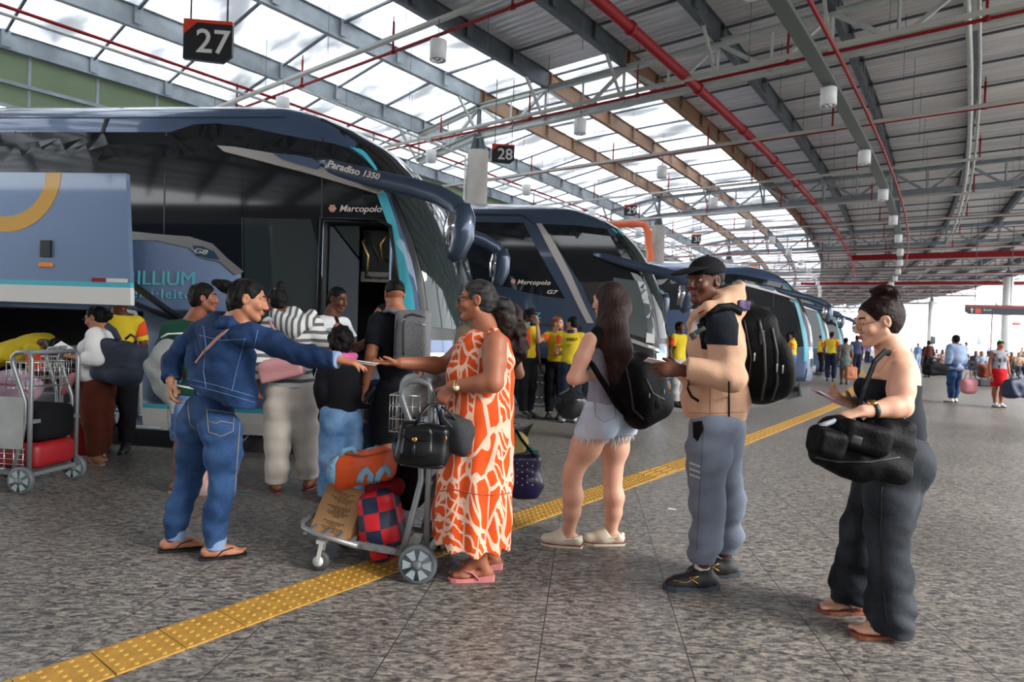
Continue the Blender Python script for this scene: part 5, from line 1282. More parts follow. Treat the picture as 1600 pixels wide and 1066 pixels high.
# ================================================================ young woman in pale shorts
def P_young():
    J = dict(head=at(950, 470, 4.0), neck=at(950, 514, 4.0), s0=at(922, 532, 3.86), s1=at(968, 530, 4.12), e0=at(897, 591, 3.80), w0=at(936, 584, 4.0), e1=at(992, 590, 4.22), w1=at(960, 596, 4.34),
             h0=at(931, 668, 3.96), h1=at(962, 668, 4.12), k0=at(894, 738, 3.97), k1=at(957, 742, 4.12), a0=at(887, 838, 4.03), a1=at(953, 838, 4.10), pel=at(947, 645, 4.03))
    g = Fig('person', 'young woman with long straight dark brown hair in pale denim shorts and cream clogs', J, (-.75, .66, 0), (-.75, .66, -.1), sk_light, 1.72, .0055, sh=.95, wst=1.0, hip=1.12, leg=1.08)
    D = SD(.0055); g.torso(D, -.006); g.neckhead(D)
    for i in (0, 1): g.armp(D, i, 0, (.050, .050, .042, .040, .027)); g.leg_(D, i, 0, [(.0, .094), (.22, .086), (.46, .056), (.54, .053), (.68, .058), (.80, .048), (1.0, .034)]); g.foot(D, i, (-.95, .2, 0), False)
    g.hand(D, 0, (.8, .6, .1), (.5, -.6, 0), (0, 0, 1), .3, det=False); g.hand(D, 1, (-.8, .4, .1), (0, -1, 0), (0, 0, 1), .3, det=False)
    D.build('body', g.sk, g.root); g.face_parts()
    # lilac vest
    D = SD(.006); g.torso(D, .008, .045, low=False); D.ell(J['pel']+UP*.08, (.150, .115, .10), g.R, .05); D.cut(J['neck']-g.u*.045, g.u, .2)
    for i in (0, 1): D.ell(J['s%d' % i]+Vector((0, 0, .01)), .075, None, .01, 's')
    D.disp = folds(.003, 30, 11, (.6, .6, 1.2)); D.build('vest_top', cloth('lilac grey vest', '#8d8d9c', .85, .08), g.root)
    # shorts with frayed hem
    D = SD(.006); g.pelvis(D, .012, .05); D.cone(J['pel'], J['pel']+UP*.115, .140, .128, .03, (g.pf, .82)); D.cut(J['pel']+UP*.125, UP, .25)
    for i in (0, 1): D.cone(J['h%d' % i]+UP*.02, J['h%d' % i].lerp(J['k%d' % i], .16), .108, .114, .03)
    D.cut(at(950, 683, 4.03), Vector((.12, -.1, -1)), .3); D.disp = folds(.003, 26, 12); sh = D.build('shorts', jean_l, g.root); bv = bvh_of([sh])
    for pts in ([(916, 618), (940, 612), (965, 616)], [(918, 610), (945, 604), (975, 610)], [(928, 620), (930, 650), (944, 660), (962, 652), (958, 618)], [(908, 625), (905, 655)]): seam_line(bv, pts, 'stitching', mat('pale stitching', hexc('#8d97a8'), .8), sh, .004, .0025)
    mb = MB(); rs = random.Random(4)
    for i in (0, 1):
        c = J['h%d' % i].lerp(J['k%d' % i], .17)+Vector((0, 0, .0))
        for q in range(95):
            a = rs.uniform(0, 6.283); p = Vector((c.x+.112*math.cos(a), c.y+.112*math.sin(a), c.z+rs.uniform(-.005, .012)+.02*math.cos(a))); l = rs.uniform(.02, .065)
            mb.tube([p, p+Vector((rs.uniform(-.01, .01), rs.uniform(-.01, .01), -l*.5)), p+Vector((rs.uniform(-.02, .02), rs.uniform(-.02, .02), -l))], [.003, .0024, .001], 4, cap=False)
    tag(mb.build('frayed_hem', mat('frayed cotton', hexc('#d3d6dc'), .9), sh), kind='stuff')
    def ex(D, h, K):
        D.chain([h(0, -.03, .02), h(0, -.075, -.06)], [.088*K, .082*K], .02, ((1, 0, 0), .95))
        a = at(958, 508, 3.86); b = at(966, 548, 3.84); c = at(972, 580, 3.86)
        D.cone(h(0, -.07, -.03), a, .082, .085, .03, (N6, .7)); D.cone(a, b, .085, .088, .03, (N6, .5)); D.cone(b, at(963, 590, 3.84), .085, .05, .03, (N6, .45)); D.cone(b, at(990, 570, 3.9), .06, .03, .03, (N6, .5)); D.cone(at(948, 478, 3.93), at(936, 535, 3.86), .05, .03, .05, (N6, .6)); D.cone(at(960, 570, 3.83), at(955, 596, 3.83), .03, .012, .02)
    hr = g.hair(hair_b, extra=ex, face=(.07, .07, .12), fc=(0, .1, -.05), ears=False); 
    D = SD(.006)      # strands: shallow grooves
    for i in (0, 1):      # clogs
        a = J['a%d' % i]; K = 1.03; fd = V3n((-.97, .2, 0)) if i == 0 else V3n((-.96, -.05, 0)); gq = Vector((a.x, a.y, 0)); sd = fd.cross(UP); D = SD(.0045)
        D.cone(gq-fd*.055+UP*.045, gq+fd*.05+UP*.042, .044, .046, .02, (UP, .9)); D.cone(gq+fd*.04+UP*.045, gq+fd*.135+UP*.036, .054, .040, .02, (UP, .85)); D.cone(gq+fd*.035+UP*.07, gq+fd*.06+UP*.05, .046, .05, .02)
        D.cut(gq+UP*.004, -UP, .3); D.ell(gq-fd*.015+UP*.085, (.06, .045, .045), [list(fd), list(sd), [0, 0, 1]], .008, 's'); cl = D.build('clog', mat('cream clog foam', hexc('#cfc4ae'), .5), g.root)
        mb = MB(); pr = [(-.098, .018), (-.09, .036), (-.03, .044), (.05, .050), (.11, .052), (.155, .036), (.172, .015)]
        for z0, z1, m_, ex_, nm in ((.0, .016, MATS['cream clog foam'], 0, 'sole'), (.016, .020, mat('maroon line', hexc('#7c2f35'), .5), .0015, 'sole_line')):
            mb = MB(); vs = [gq+fd*x+sd*(w+ex_) for x, w in pr]+[gq+fd*x-sd*(w+ex_) for x, w in reversed(pr)]; mb.prism(vs, UP*z0, UP*z1); mb.build(nm, m_, cl)
        D = SD(.0045); D.chain([gq+fd*.02+sd*.047+UP*.05, gq-fd*.05+sd*.042+UP*.065, gq-fd*.088+UP*.07, gq-fd*.05-sd*.042+UP*.065, gq+fd*.02-sd*.047+UP*.05], [.008, .008, .009, .008, .008], .004); D.build('heel_strap', MATS['cream clog foam'], cl)
        if i == 0:
            for q, cc in enumerate(('#1d6b5c', '#b03a34', '#d8d2c2')): mb = MB(); mb.sph(gq+fd*(.06+.02*q)+Vector((0, -.025, .085-.008*q)), .008, 8); mb.build('charm', mat('charm %d' % q, hexc(cc), .4), cl)
    # backpack hanging off one shoulder
    e = thing('backpack', at(1000, 660, 3.98), 'black nylon backpack hanging off the shoulder of the young woman in shorts', 'backpack'); D = SD(.007)
    D.ell(at(1000, 600, 3.98), (.155, .11, .20), None, .03); D.chain([at(972, 560, 3.9), at(985, 600, 3.92), at(1003, 632, 3.95)], [.07, .125, .115], .05); D.chain([at(1020, 590, 4.02), at(1026, 632, 4.0), at(1000, 645, 3.97)], [.085, .10, .10], .05); D.cone(at(968, 545, 3.93), at(990, 590, 3.97), .035, .09, .03)
    D.disp = folds(.006, 22, 15, (1, 1, 1)); bp = D.build('main_bag', nylon, e); bv = bvh_of([bp])
    D = SD(.006); D.ell(at(1012, 628, 3.88), (.085, .035, .075), None, .02); D.disp = folds(.003, 40, 2); D.build('front_pocket', nylon, e)
    for pts in ([(975, 560), (984, 600), (990, 640), (1005, 655)], [(1008, 590), (1020, 615), (1038, 625)]): seam_line(bv, pts, 'zip', mat('zip tape black', (.03, .03, .032), .5), e, .012, .004)
    for p in ((1014, 618), (1037, 612)): mb = MB(); q = hit(bv, *p); mb.box((q[0] if q else at(*p, 3.9))+Vector((0, -.012, 0)), (.006, .006, .028), None, 0, .002); mb.build('zip_puller', zipm, e)
    mb = MB(); mb.tube([at(913, 560, 3.82), at(925, 570, 3.80), at(944, 600, 3.82), at(965, 634, 3.88), at(975, 645, 3.92)], .018, 8, flat=(N6, .3)); mb.build('strap', nylon, e)
    D = SD(.006); D.chain([at(925, 540, 3.84), at(935, 521, 3.86), at(957, 517, 3.90), at(972, 535, 3.90), at(978, 560, 3.93)], [.030, .042, .045, .042, .04], .02, (N6, .7)); D.build('shoulder_pad', black_c, e)
    return g
G_yo = P_young()

# ================================================================ man in the cap
def P_man():
    J = dict(head=at(1102, 441, 3.42), neck=at(1119, 492, 3.45), s0=at(1128, 519, 3.27), s1=at(1114, 516, 3.62), e0=at(1141, 588, 3.15), w0=at(1066, 578, 3.20), e1=at(1104, 590, 3.66), w1=at(1064, 580, 3.46),
             h0=at(1112, 672, 3.38), h1=at(1124, 672, 3.54), k0=at(1101, 768, 3.38), k1=at(1133, 768, 3.58), a0=at(1097, 888, 3.42), a1=at(1129, 872, 3.62), pel=at(1119, 652, 3.46))
    g = Fig('person', 'man in a black cap and beige hoodie with a black shoulder patch', J, (-1, .02, 0), (-.86, -.50, -.02), sk_dark, 1.80, .0055, sh=1.08, wst=1.05)
    D = SD(.0055); g.torso(D, -.01); g.neckhead(D)
    for i in (0, 1): g.armp(D, i); g.leg_(D, i)
    g.hand(D, 0, (-1, .05, -.0), (.1, 1, -.2), (-.1, .15, 1), (.35, .4, .5, .6), thumb=(-.8, .3, .45)); g.hand(D, 1, (-1, -.1, .02), (0, -1, .1), (-.1, 0, 1), (.4, .45, .5, .6))
    D.build('body', g.sk, g.root); g.face_parts(mat('lips mauve', hexc('#7d4a48'), .5)); g.hair(hair_k, 'top', vol=-.004)
    beige = cloth('beige sweatshirt', '#c79f84', .9, .06)
    D = SD(.0065); g.torso(D, .035, .06, low=False); D.ell(at(1118, 610, 3.45), (.165, .165, .17), None, .06); D.cone(at(1118, 618, 3.45), at(1117, 640, 3.45), .185, .178, .03, ((0, 1, 0), .9))
    for i in (0, 1): g.armp(D, i, .020, (.070, .068, .058, .052, .040), 1.88)
    D.cut(at(1117, 655, 3.45), Vector((-.03, 0, -1)), .35); D.cut(J['neck']+g.u*.03, g.u, .12)
    for i in (0, 1): D.cut(J['e%d' % i].lerp(J['w%d' % i], .90), J['w%d' % i]-J['e%d' % i], .09)
    # hood: a soft roll round the neck, heaped behind the head
    D.chain([at(1080, 503, 3.42), at(1088, 492, 3.34), at(1106, 484, 3.31), at(1126, 478, 3.32)], [.022, .026, .030, .034], .03); D.chain([at(1080, 503, 3.46), at(1088, 492, 3.56), at(1110, 484, 3.60), at(1130, 478, 3.58)], [.022, .026, .030, .034], .03)
    D.cone(at(1126, 478, 3.33), at(1146, 466, 3.40), .034, .034, .03); D.cone(at(1130, 478, 3.58), at(1146, 466, 3.50), .034, .034, .03); D.chain([at(1106, 492, 3.45), at(1128, 480, 3.45), at(1146, 468, 3.45)], [.065, .085, .060], .05, (N6, 1.3)); D.cone(at(1144, 470, 3.45), at(1158, 446, 3.45), .050, .020, .04, (N6, 1.5)); D.ell(at(1128, 496, 3.45), (.15, .15, .06), [[.93, 0, .37], [0, 1, 0], [-.37, 0, .93]], .05); D.cone(at(1134, 492, 3.45), at(1150, 474, 3.45), .085, .055, .03)
    fa, fb = folds(.0065, 20, 21, (.8, .8, 1)), folds(.003, 50, 22); D.disp = lambda X, Y, Z: fa(X, Y, Z)+fb(X, Y, Z)
    hd = D.build('hoodie', beige, g.root); bv = bvh_of([hd])
    patch_on(bv, [(1096, 497), (1112, 483), (1130, 478), (1146, 487), (1153, 508), (1152, 540), (1126, 530), (1112, 530), (1102, 538), (1094, 522), (1090, 508)], 'shoulder_patch', cloth('navy black patch', '#181c25', .9), hd, .005)
    patch_on(bv, [(1082, 505), (1092, 494), (1093, 520), (1086, 530), (1078, 532)], 'chest_patch', cloth('pale chest patch', '#d4d0cc', .9), hd, .004); seam_line(bv, [(1091, 490), (1100, 485)], 'red_trim', redp, hd, .008, .004)
    seam_line(bv, [(1076, 594), (1075, 608), (1081, 620), (1092, 627)], 'pocket_edge', black_c, hd, .014, .004); seam_line(bv, [(1139, 596), (1139, 656)], 'zip', black_c, hd, .008, .004); seam_line(bv, [(1110, 600), (1110, 655)], 'seam', cloth('seam beige', '#a88068'), hd, .004, .002); seam_line(bv, [(1075, 645), (1120, 646), (1168, 643)], 'waistband_seam', MATS['seam beige'], hd, .004, .002)
    # track trousers
    D = SD(.0065); g.pelvis(D, .016, .05)
    for i in (0, 1): g.leg_(D, i, .006, [(.0, .108), (.2, .106), (.45, .080), (.6, .082), (.8, .072), (.93, .056), (1.0, .050)], .965)
    for i in (0, 1): D.cut(J['a%d' % i]+UP*.035, -UP, .12)
    fa = folds(.0065, 26, 23, (.6, .6, 1.4)); D.disp = lambda X, Y, Z: fa(X, Y, Z)*(1+.8*np.clip((.5-Z)/.4, 0, 1)); tr = D.build('track_trousers', cloth('grey blue jersey', '#77808f', .95, .08), g.root); bv = bvh_of([tr])
    seam_line(bv, [(1101, 662), (1096, 720), (1092, 790), (1089, 860)], 'side_seam', cloth('seam grey', '#5f6878'), tr, .004, .002); patch_on(bv, [(1083, 660), (1097, 658), (1099, 672), (1090, 690), (1084, 684)], 'open_pocket', black_c, tr, .004)
    for y in (722, 731, 740): patch_on(bv, [(1078, y), (1094, y+6), (1094, y+9), (1078, y+3)], 'reflective_stripe', mat('reflective grey', hexc('#b3b7bf'), .4), tr, .003, 5)
    for i in (0, 1):
        D = SD(.0055); a = J['a%d' % i]; D.cone(a-UP*.03, a+UP*.05, .040, .042, .01); D.build('sock', sock, g.root)
        sh = g.shoe(i, (-1, -.12, 0), mat('black knit shoe', hexc('#17181b'), .6, noise=(60, .3)), mat('slate sole', hexc('#39424c'), .5), 'running_shoe', 1.08, .005, .01)
        bv = bvh_of([sh]); x0 = 1097 if i == 0 else 1129; y0 = 905 if i == 0 else 885
        seam_line(bv, [(x0-45, y0+2), (x0-25, y0+6), (x0-5, y0-4), (x0-20, y0-2), (x0-5, y0+8)], 'gold_mark', gold_m, sh, .004, .002, 4)
        for q in range(4): seam_line(bv, [(x0-38+8*q, y0-14-3*q), (x0-30+8*q, y0-6-3*q)], 'lace', blackr, sh, .007, .004, 4)
    # cap
    h = g.hp; e = thing('baseball_cap', h(0, 0, .11), 'black baseball cap on the man in the beige hoodie', 'cap'); D = SD(.0045); R = g.HR; K = g.hk
    D.ell(h(0, -.012, .050), (.088*K, .108*K, .086*K), R, .01); D.cut(h(0, 0, .040), -g.hu-g.hf*.14, .25); 
    crown = D.build('crown', black_c, e); D = SD(.0045); D.chain([h(0, .075, .062), h(0, .115, .056), h(0, .158, .040)], [.078*K, .078*K, .068*K], .02, (g.hu-g.hf*-.25, .13)); D.ell(h(0, -.01, .05), (.08*K, .09*K, .07*K), R, .005, 's'); D.build('peak', black_c, e)
    mb = MB(); mb.sph(h(0, -.012, .137), .008, 8); mb.build('button', black_c, e)
    # papers / phone in the hands
    e = thing('paper_slip', at(1030, 568, 3.3), 'white slip held in both hands of the man in the cap', 'paper'); mb = MB(); mb.box(at(1028, 566, 3.33), (.13, .09, .003), Matrix.Rotation(.2, 3, 'Y') @ Matrix.Rotation(-.25, 3, 'X')); mb.build('slip', paperw, e)
    mb = MB(); mb.sph(h(.079, -.006, -.033), .0045, 8); o = mb.build('ear_stud', zipm, None); tag(o, 'small silver ear stud of the man in the cap', 'earring')
    # backpack
    e = thing('backpack', at(1190, 632, 3.5), 'large black backpack worn by the man in the beige hoodie', 'backpack'); D = SD(.007)
    D.box(at(1180, 553, 3.46), (.125, .15, .235), [[.97, 0, .24], [0, 1, 0], [-.24, 0, .97]], .08, .03); D.ell(at(1192, 580, 3.44), (.155, .15, .185), None, .06); D.ell(at(1212, 570, 3.42), (.085, .14, .19), [[.98, 0, .18], [0, 1, 0], [-.18, 0, .98]], .02); D.cone(at(1160, 480, 3.45), at(1176, 510, 3.45), .06, .10, .04, ((0, 1, 0), 1.3))
    D.disp = folds(.004, 20, 33, (1, 1, 1)); b_ = D.build('main_bag', nylon, e); bv = bvh_of([b_])
    tape = mat('zip tape black', (.03, .03, .032), .5)
    seam_line(bv, [(1186, 500), (1194, 540), (1196, 590), (1190, 625)], 'zip', tape, e, .014, .005); seam_line(bv, [(1206, 512), (1214, 550), (1214, 600), (1206, 625)], 'zip', tape, e, .012, .005); seam_line(bv, [(1163, 500), (1174, 560), (1170, 600), (1160, 620)], 'edge_seam', tape, e, .006, .004)
    for p in ((1178, 558), (1213, 575), (1222, 577)): q = hit(bv, *p); mb = MB(); mb.box((q[0] if q else at(*p, 3.3))+Vector((0, -.008, 0)), (.009, .005, .045), None, 0, .002); mb.build('zip_puller', zipm, e)
    patch_on(bv, [(1186, 518), (1194, 516), (1196, 538), (1187, 540)], 'woven_patch', mat('woven patch', (.05, .05, .055), .9, noise=(150, .6)), e, .004)
    bvh_ = bvh_of([hd]); seam_line(bvh_, [(1158, 488), (1142, 479), (1124, 481), (1109, 492), (1101, 508), (1099, 525), (1103, 545)], 'shoulder_strap', nylon, e, .042, .010, 5)
    mb = MB(); mb.box(at(1091, 518, 3.17), (.075, .012, .022), Matrix.Rotation(-.55, 3, 'Y'), 0, .003); mb.box(at(1083, 525, 3.165), (.03, .012, .035), Matrix.Rotation(-.55, 3, 'Y'), 0, .003); mb.build('buckle', blackr, e)
    mb = MB(); mb.tube([at(1152, 488, 3.4), at(1158, 478, 3.4), at(1170, 480, 3.4), at(1173, 492, 3.4)], .010, 8); mb.build('grab_loop', nylon, e); D = SD(.006); D.box(at(1162, 478, 3.33), (.035, .008, .03), None, .005); D.disp = folds(.003, 60, 4); D.build('ribbon', mat('violet ribbon', hexc('#4c3a66'), .5, noise=(50, .8)), e)
    return g
G_man = P_man()

# ================================================================ woman at the right with the phone
def P_right():
    J = dict(head=at(1370, 503, 3.0), neck=at(1398, 556, 3.02), s0=at(1409, 584, 2.86), s1=at(1378, 584, 3.15), e0=at(1407, 636, 2.80), w0=at(1348, 643, 2.76), e1=at(1372, 628, 3.28), w1=at(1328, 630, 3.14),
             h0=at(1392, 728, 2.90), h1=at(1390, 726, 3.07), k0=at(1382, 828, 2.90), k1=at(1340, 822, 3.14), a0=at(1388, 968, 2.92), a1=at(1330, 926, 3.18), pel=at(1398, 704, 2.99), hu=(-.22, 0, 1))
    g = Fig('person', 'woman in a strapless black top and wide black jeans looking at her phone', J, (-.98, .1, 0), (-.97, .03, -.24), sk_light, 1.66, .005, sh=1.0, wst=1.06, hip=1.22, bust=.9, arm=1.08)
    D = SD(.005); g.torso(D, 0); g.neckhead(D)
    for i in (0, 1): g.armp(D, i, 0, (.056, .053, .046, .044, .027)); g.leg_(D, i); g.foot(D, i, (-1, -.03, 0))
    g.hand(D, 0, (-.93, .1, -.30), (-.1, .25, -1), (-.1, .95, .2), (.75, .85, .9, .95), thumb=(-.85, .4, -.4)); g.hand(D, 1, (-.80, -.18, .30), (-.2, .15, 1), (.1, -.9, .2), (.5, .5, .55, .6), thumb=(-.45, -.5, .65))
    D.build('body', g.sk, g.root); g.face_parts(mat('lips rose', hexc('#a5605a'), .45))
    D = SD(.0055); g.torso(D, .010, .04, low=False); D.ell(J['pel']+UP*.09, (.155, .12, .12), g.R, .05); D.cut(at(1400, 597, 3.0), Vector((.10, 0, 1)), .3)
    for i in (0, 1): D.ell(J['s%d' % i]+Vector((0, 0, .02)), .07, None, .01, 's')
    D.disp = folds(.0025, 40, 31, (.5, .5, 1.5)); tp = D.build('strapless_top', cloth('black jersey', '#1b1e26', .8, .1), g.root)
    D = SD(.0065); g.pelvis(D, .014, .05); D.ell(at(1414, 726, 2.98), (.085, .15, .10), None, .07); D.cone(at(1412, 738, 2.97), at(1386, 840, 2.93), .098, .088, .06)
    for i in (0, 1): g.leg_(D, i, .0, [(.0, .116), (.22, .110), (.5, .088), (.75, .093), (.92, .104), (1.02, .100)], 1.02)
    D.cut(at(1385, 984, 2.92), Vector((0, 0, -1)), .3); D.cut(at(1325, 938, 3.18), Vector((0, 0, -1)), .2)
    c1, c2 = J['k0'], J['k1']; fa = folds(.006, 18, 37, (1, 1, .35)); fb = folds(.004, 40, 38, (.7, .7, 1.3)); D.disp = lambda X, Y, Z: fa(X, Y, Z)+fb(X, Y, Z)*(.5+np.clip((.4-Z)/.3, 0, 1)); pn = D.build('wide_jeans', jean_k, g.root); bv = bvh_of([pn])
    seam_line(bv, [(1378, 760), (1376, 830), (1378, 900), (1386, 975)], 'side_seam', blackp, pn, .006, .003)
    def ex(D, h, K):
        D.ell(h(0, -.055, .085), .05*K, None, .03); D.ell(h(0, -.068, .125), (.052*K, .056*K, .046*K), None, .01); D.ell(h(0, -.030, .13), .032*K, None, .02); D.ell(h(0, -.10, .10), .034*K, None, .02); D.ell(h(0, -.085, .02), (.05*K, .052*K, .07*K), g.HR, .03)
    def amp(X, Y, Z):
        b = g.hp(0, -.068, .125); d = np.sqrt((X-b.x)**2+(Y-b.y)**2+(Z-b.z)**2); return curls(.0095, 125, 5)(X, Y, Z)*np.clip((.105-d)/.03, 0, 1)+curls(.0012, 150, 6)(X, Y, Z)
    D = SD(.0042); h = g.hp; K = g.hk; R = g.HR; D.ell(h(0, -.018, .036), (.080*K, .098*K, .085*K), R, .01); D.ell(h(0, -.045, -.01), (.070*K, .068*K, .080*K), R, .02); ex(D, h, K); D.ell(h(0, .088, -.042), (.086*K, .076*K, .118*K), R, .012, 's')
    for q in (-1, 1): D.ell(h(.085*q, .0, -.005), (.030*K, .026*K, .036*K), R, .008, 's')
    D.cut(h(0, -.03, -.065), -g.hu*1.0+g.hf*.3, .14); D.disp = amp; D.build('hair', hair_r, g.root)
    for q in (0, 1): g.sandal(q, (-1, -.03, 0), mat('tan flip flop sole', hexc('#8a4a35'), .6), blackr)
    e = thing('spectacles', h(0, .1, 0), 'thin wire spectacles on the woman with the phone', 'glasses'); mb = MB()
    for q in (-1, 1):
        mb.tube([h(q*(.033+.022*math.cos(a)), .104, -.004+.019*math.sin(a)) for a in [i*.5236 for i in range(12)]], .0014, 6, closed=True); mb.tube([h(q*.055, .100, .004), h(q*.077, .06, .010), h(q*.080, .0, .012)], .0014, 6)
    mb.build('frame', mat('wire frame', hexc('#4a3a34'), .3, .7), e)
    mb = MB(); mb.tube([h(.081, -.008+.009*math.cos(a), -.036+.009*math.sin(a)) for a in [i*.785 for i in range(8)]], .0026, 6, closed=True); o = mb.build('earring', zipm, None); tag(o, 'small silver hoop earring of the woman with the phone', 'earring')
    n = J['neck']; bvb = bvh_of([[x for x in KIDS[g.root.name] if x.name.startswith('body')][0]])
    o = seam_line(bvb, [(1398, 545), (1385, 565), (1376, 578), (1371, 582)], 'necklace', gold_m, None, .0018, .001, 4)
    if o: tag(o, 'fine chain necklace on the woman with the phone', 'necklace')
    # phone
    e = thing('mobile_phone', at(1290, 622, 3.05), 'pink mobile phone held up in the hand of the woman at right', 'phone'); R = Matrix((V3n((.86, .10, -.42)), V3n((-.1, 1, .1)), V3n((.42, 0, .86)))).transposed(); c = at(1293, 621, 3.04)
    mb = MB(); mb.box(c, (.155, .076, .009), R, 0, .004); mb.build('case', mat('pink phone case', hexc('#c49ab0'), .4), e); mb = MB(); mb.box(c+R @ Vector((0, 0, .0052)), (.148, .070, .0015), R); mb.build('screen', mat('phone screen', (.55, .6, .7), .1), e); mb = MB(); mb.box(c+R @ Vector((-.055, -.02, -.006)), (.03, .03, .004), R, 0, .002); mb.build('camera_bump', blackp, e)
    # watch
    w = J['w0']; d = (J['e0']-w).normalized(); e = thing('wristwatch', w+d*.05, 'black wristwatch on the woman with the phone', 'watch'); x = d.orthogonal().normalized(); y = d.cross(x); mb = MB(); mb.tube([w+d*.05+(x*math.cos(a)+y*math.sin(a))*.033 for a in [i*.42 for i in range(15)]], .009, 8, closed=True, flat=(d, 1.5)); mb.build('band', blackr, e); mb = MB(); n = Vector((-.2, -.2, 1)).normalized(); mb.cyl(w+d*.05+n*.028, w+d*.05+n*.042, .021, 20); mb.build('case', gold_m, e)
    # big black bag
    e = thing('duffel_bag', at(1345, 752, 2.75), 'bulky black shoulder bag carried in front of the woman with the phone', 'bag'); D = SD(.0065)
    Rb = [[.985, 0, -.17], [0, 1, 0], [.17, 0, .985]]
    D.box(at(1345, 704, 2.78), (.185, .105, .105), Rb, .05, .02); D.ell(at(1350, 722, 2.77), (.185, .12, .08), Rb, .04); D.box(at(1385, 690, 2.80), (.085, .11, .105), None, .05, .03); D.ell(at(1330, 672, 2.78), (.15, .10, .05), Rb, .03)
    fa = folds(.007, 26, 41, (1, 1, 1)); fb = folds(.003, 60, 42, (1, 1, 1)); D.disp = lambda X, Y, Z: fa(X, Y, Z)+fb(X, Y, Z); b_ = D.build('main_bag', nylon, e); bv = bvh_of([b_])
    D = SD(.006); D.box(at(1292, 692, 2.68), (.070, .055, .062), [[.98, 0, -.2], [0, 1, 0], [.2, 0, .98]], .035); D.disp = folds(.006, 45, 3, (1, 1, 1)); D.build('end_pocket', nylon, e); D = SD(.006); D.box(at(1350, 684, 2.68), (.105, .045, .066), [[.98, 0, -.2], [0, 1, 0], [.2, 0, .98]], .035); D.disp = folds(.006, 40, 6, (1, 1, 1)); D.build('front_pocket', nylon, e)
    seam_line(bv, [(1275, 715), (1310, 722), (1360, 722), (1405, 715)], 'seam', tape_(), e, .006, .005); mb = MB(); mb.box(at(1338, 688, 2.60), (.045, .012, .035), Matrix.Rotation(.25, 3, 'Y'), 0, .004); mb.build('buckle', blackr, e); mb = MB(); mb.tube([at(1272, 680, 2.72), at(1282, 665, 2.70), at(1305, 658, 2.72)], .012, 8); mb.build('grey_zip', mat('grey zip tape', hexc('#83878d'), .5), e)
    D = SD(.0055); D.chain([at(1402, 700, 2.86), at(1352, 672, 2.84), at(1338, 648, 2.84), at(1350, 608, 2.84), at(1367, 565, 2.86), at(1382, 550, 2.90), at(1394, 553, 2.97)], [.016]*7, .005, ((.3, -1, 0), .35)); D.build('strap', nylon, e)
    mb = MB(); q = at(1411, 665, 2.84); mb.tube([q+Vector((.010*math.cos(a), 0, .010*math.sin(a))) for a in [i*.785 for i in range(8)]], .003, 6, closed=True); mb.tube([q+Vector((0, 0, .01)), q+Vector((.004, 0, .035))], .004, 6); mb.tube([q-Vector((0, 0, .01)), q+Vector((-.004, 0, -.05))], .003, 6); mb.build('key_clip', zipm, e)
    return g
def tape_(): return MATS['zip tape black']
G_rt = P_right()
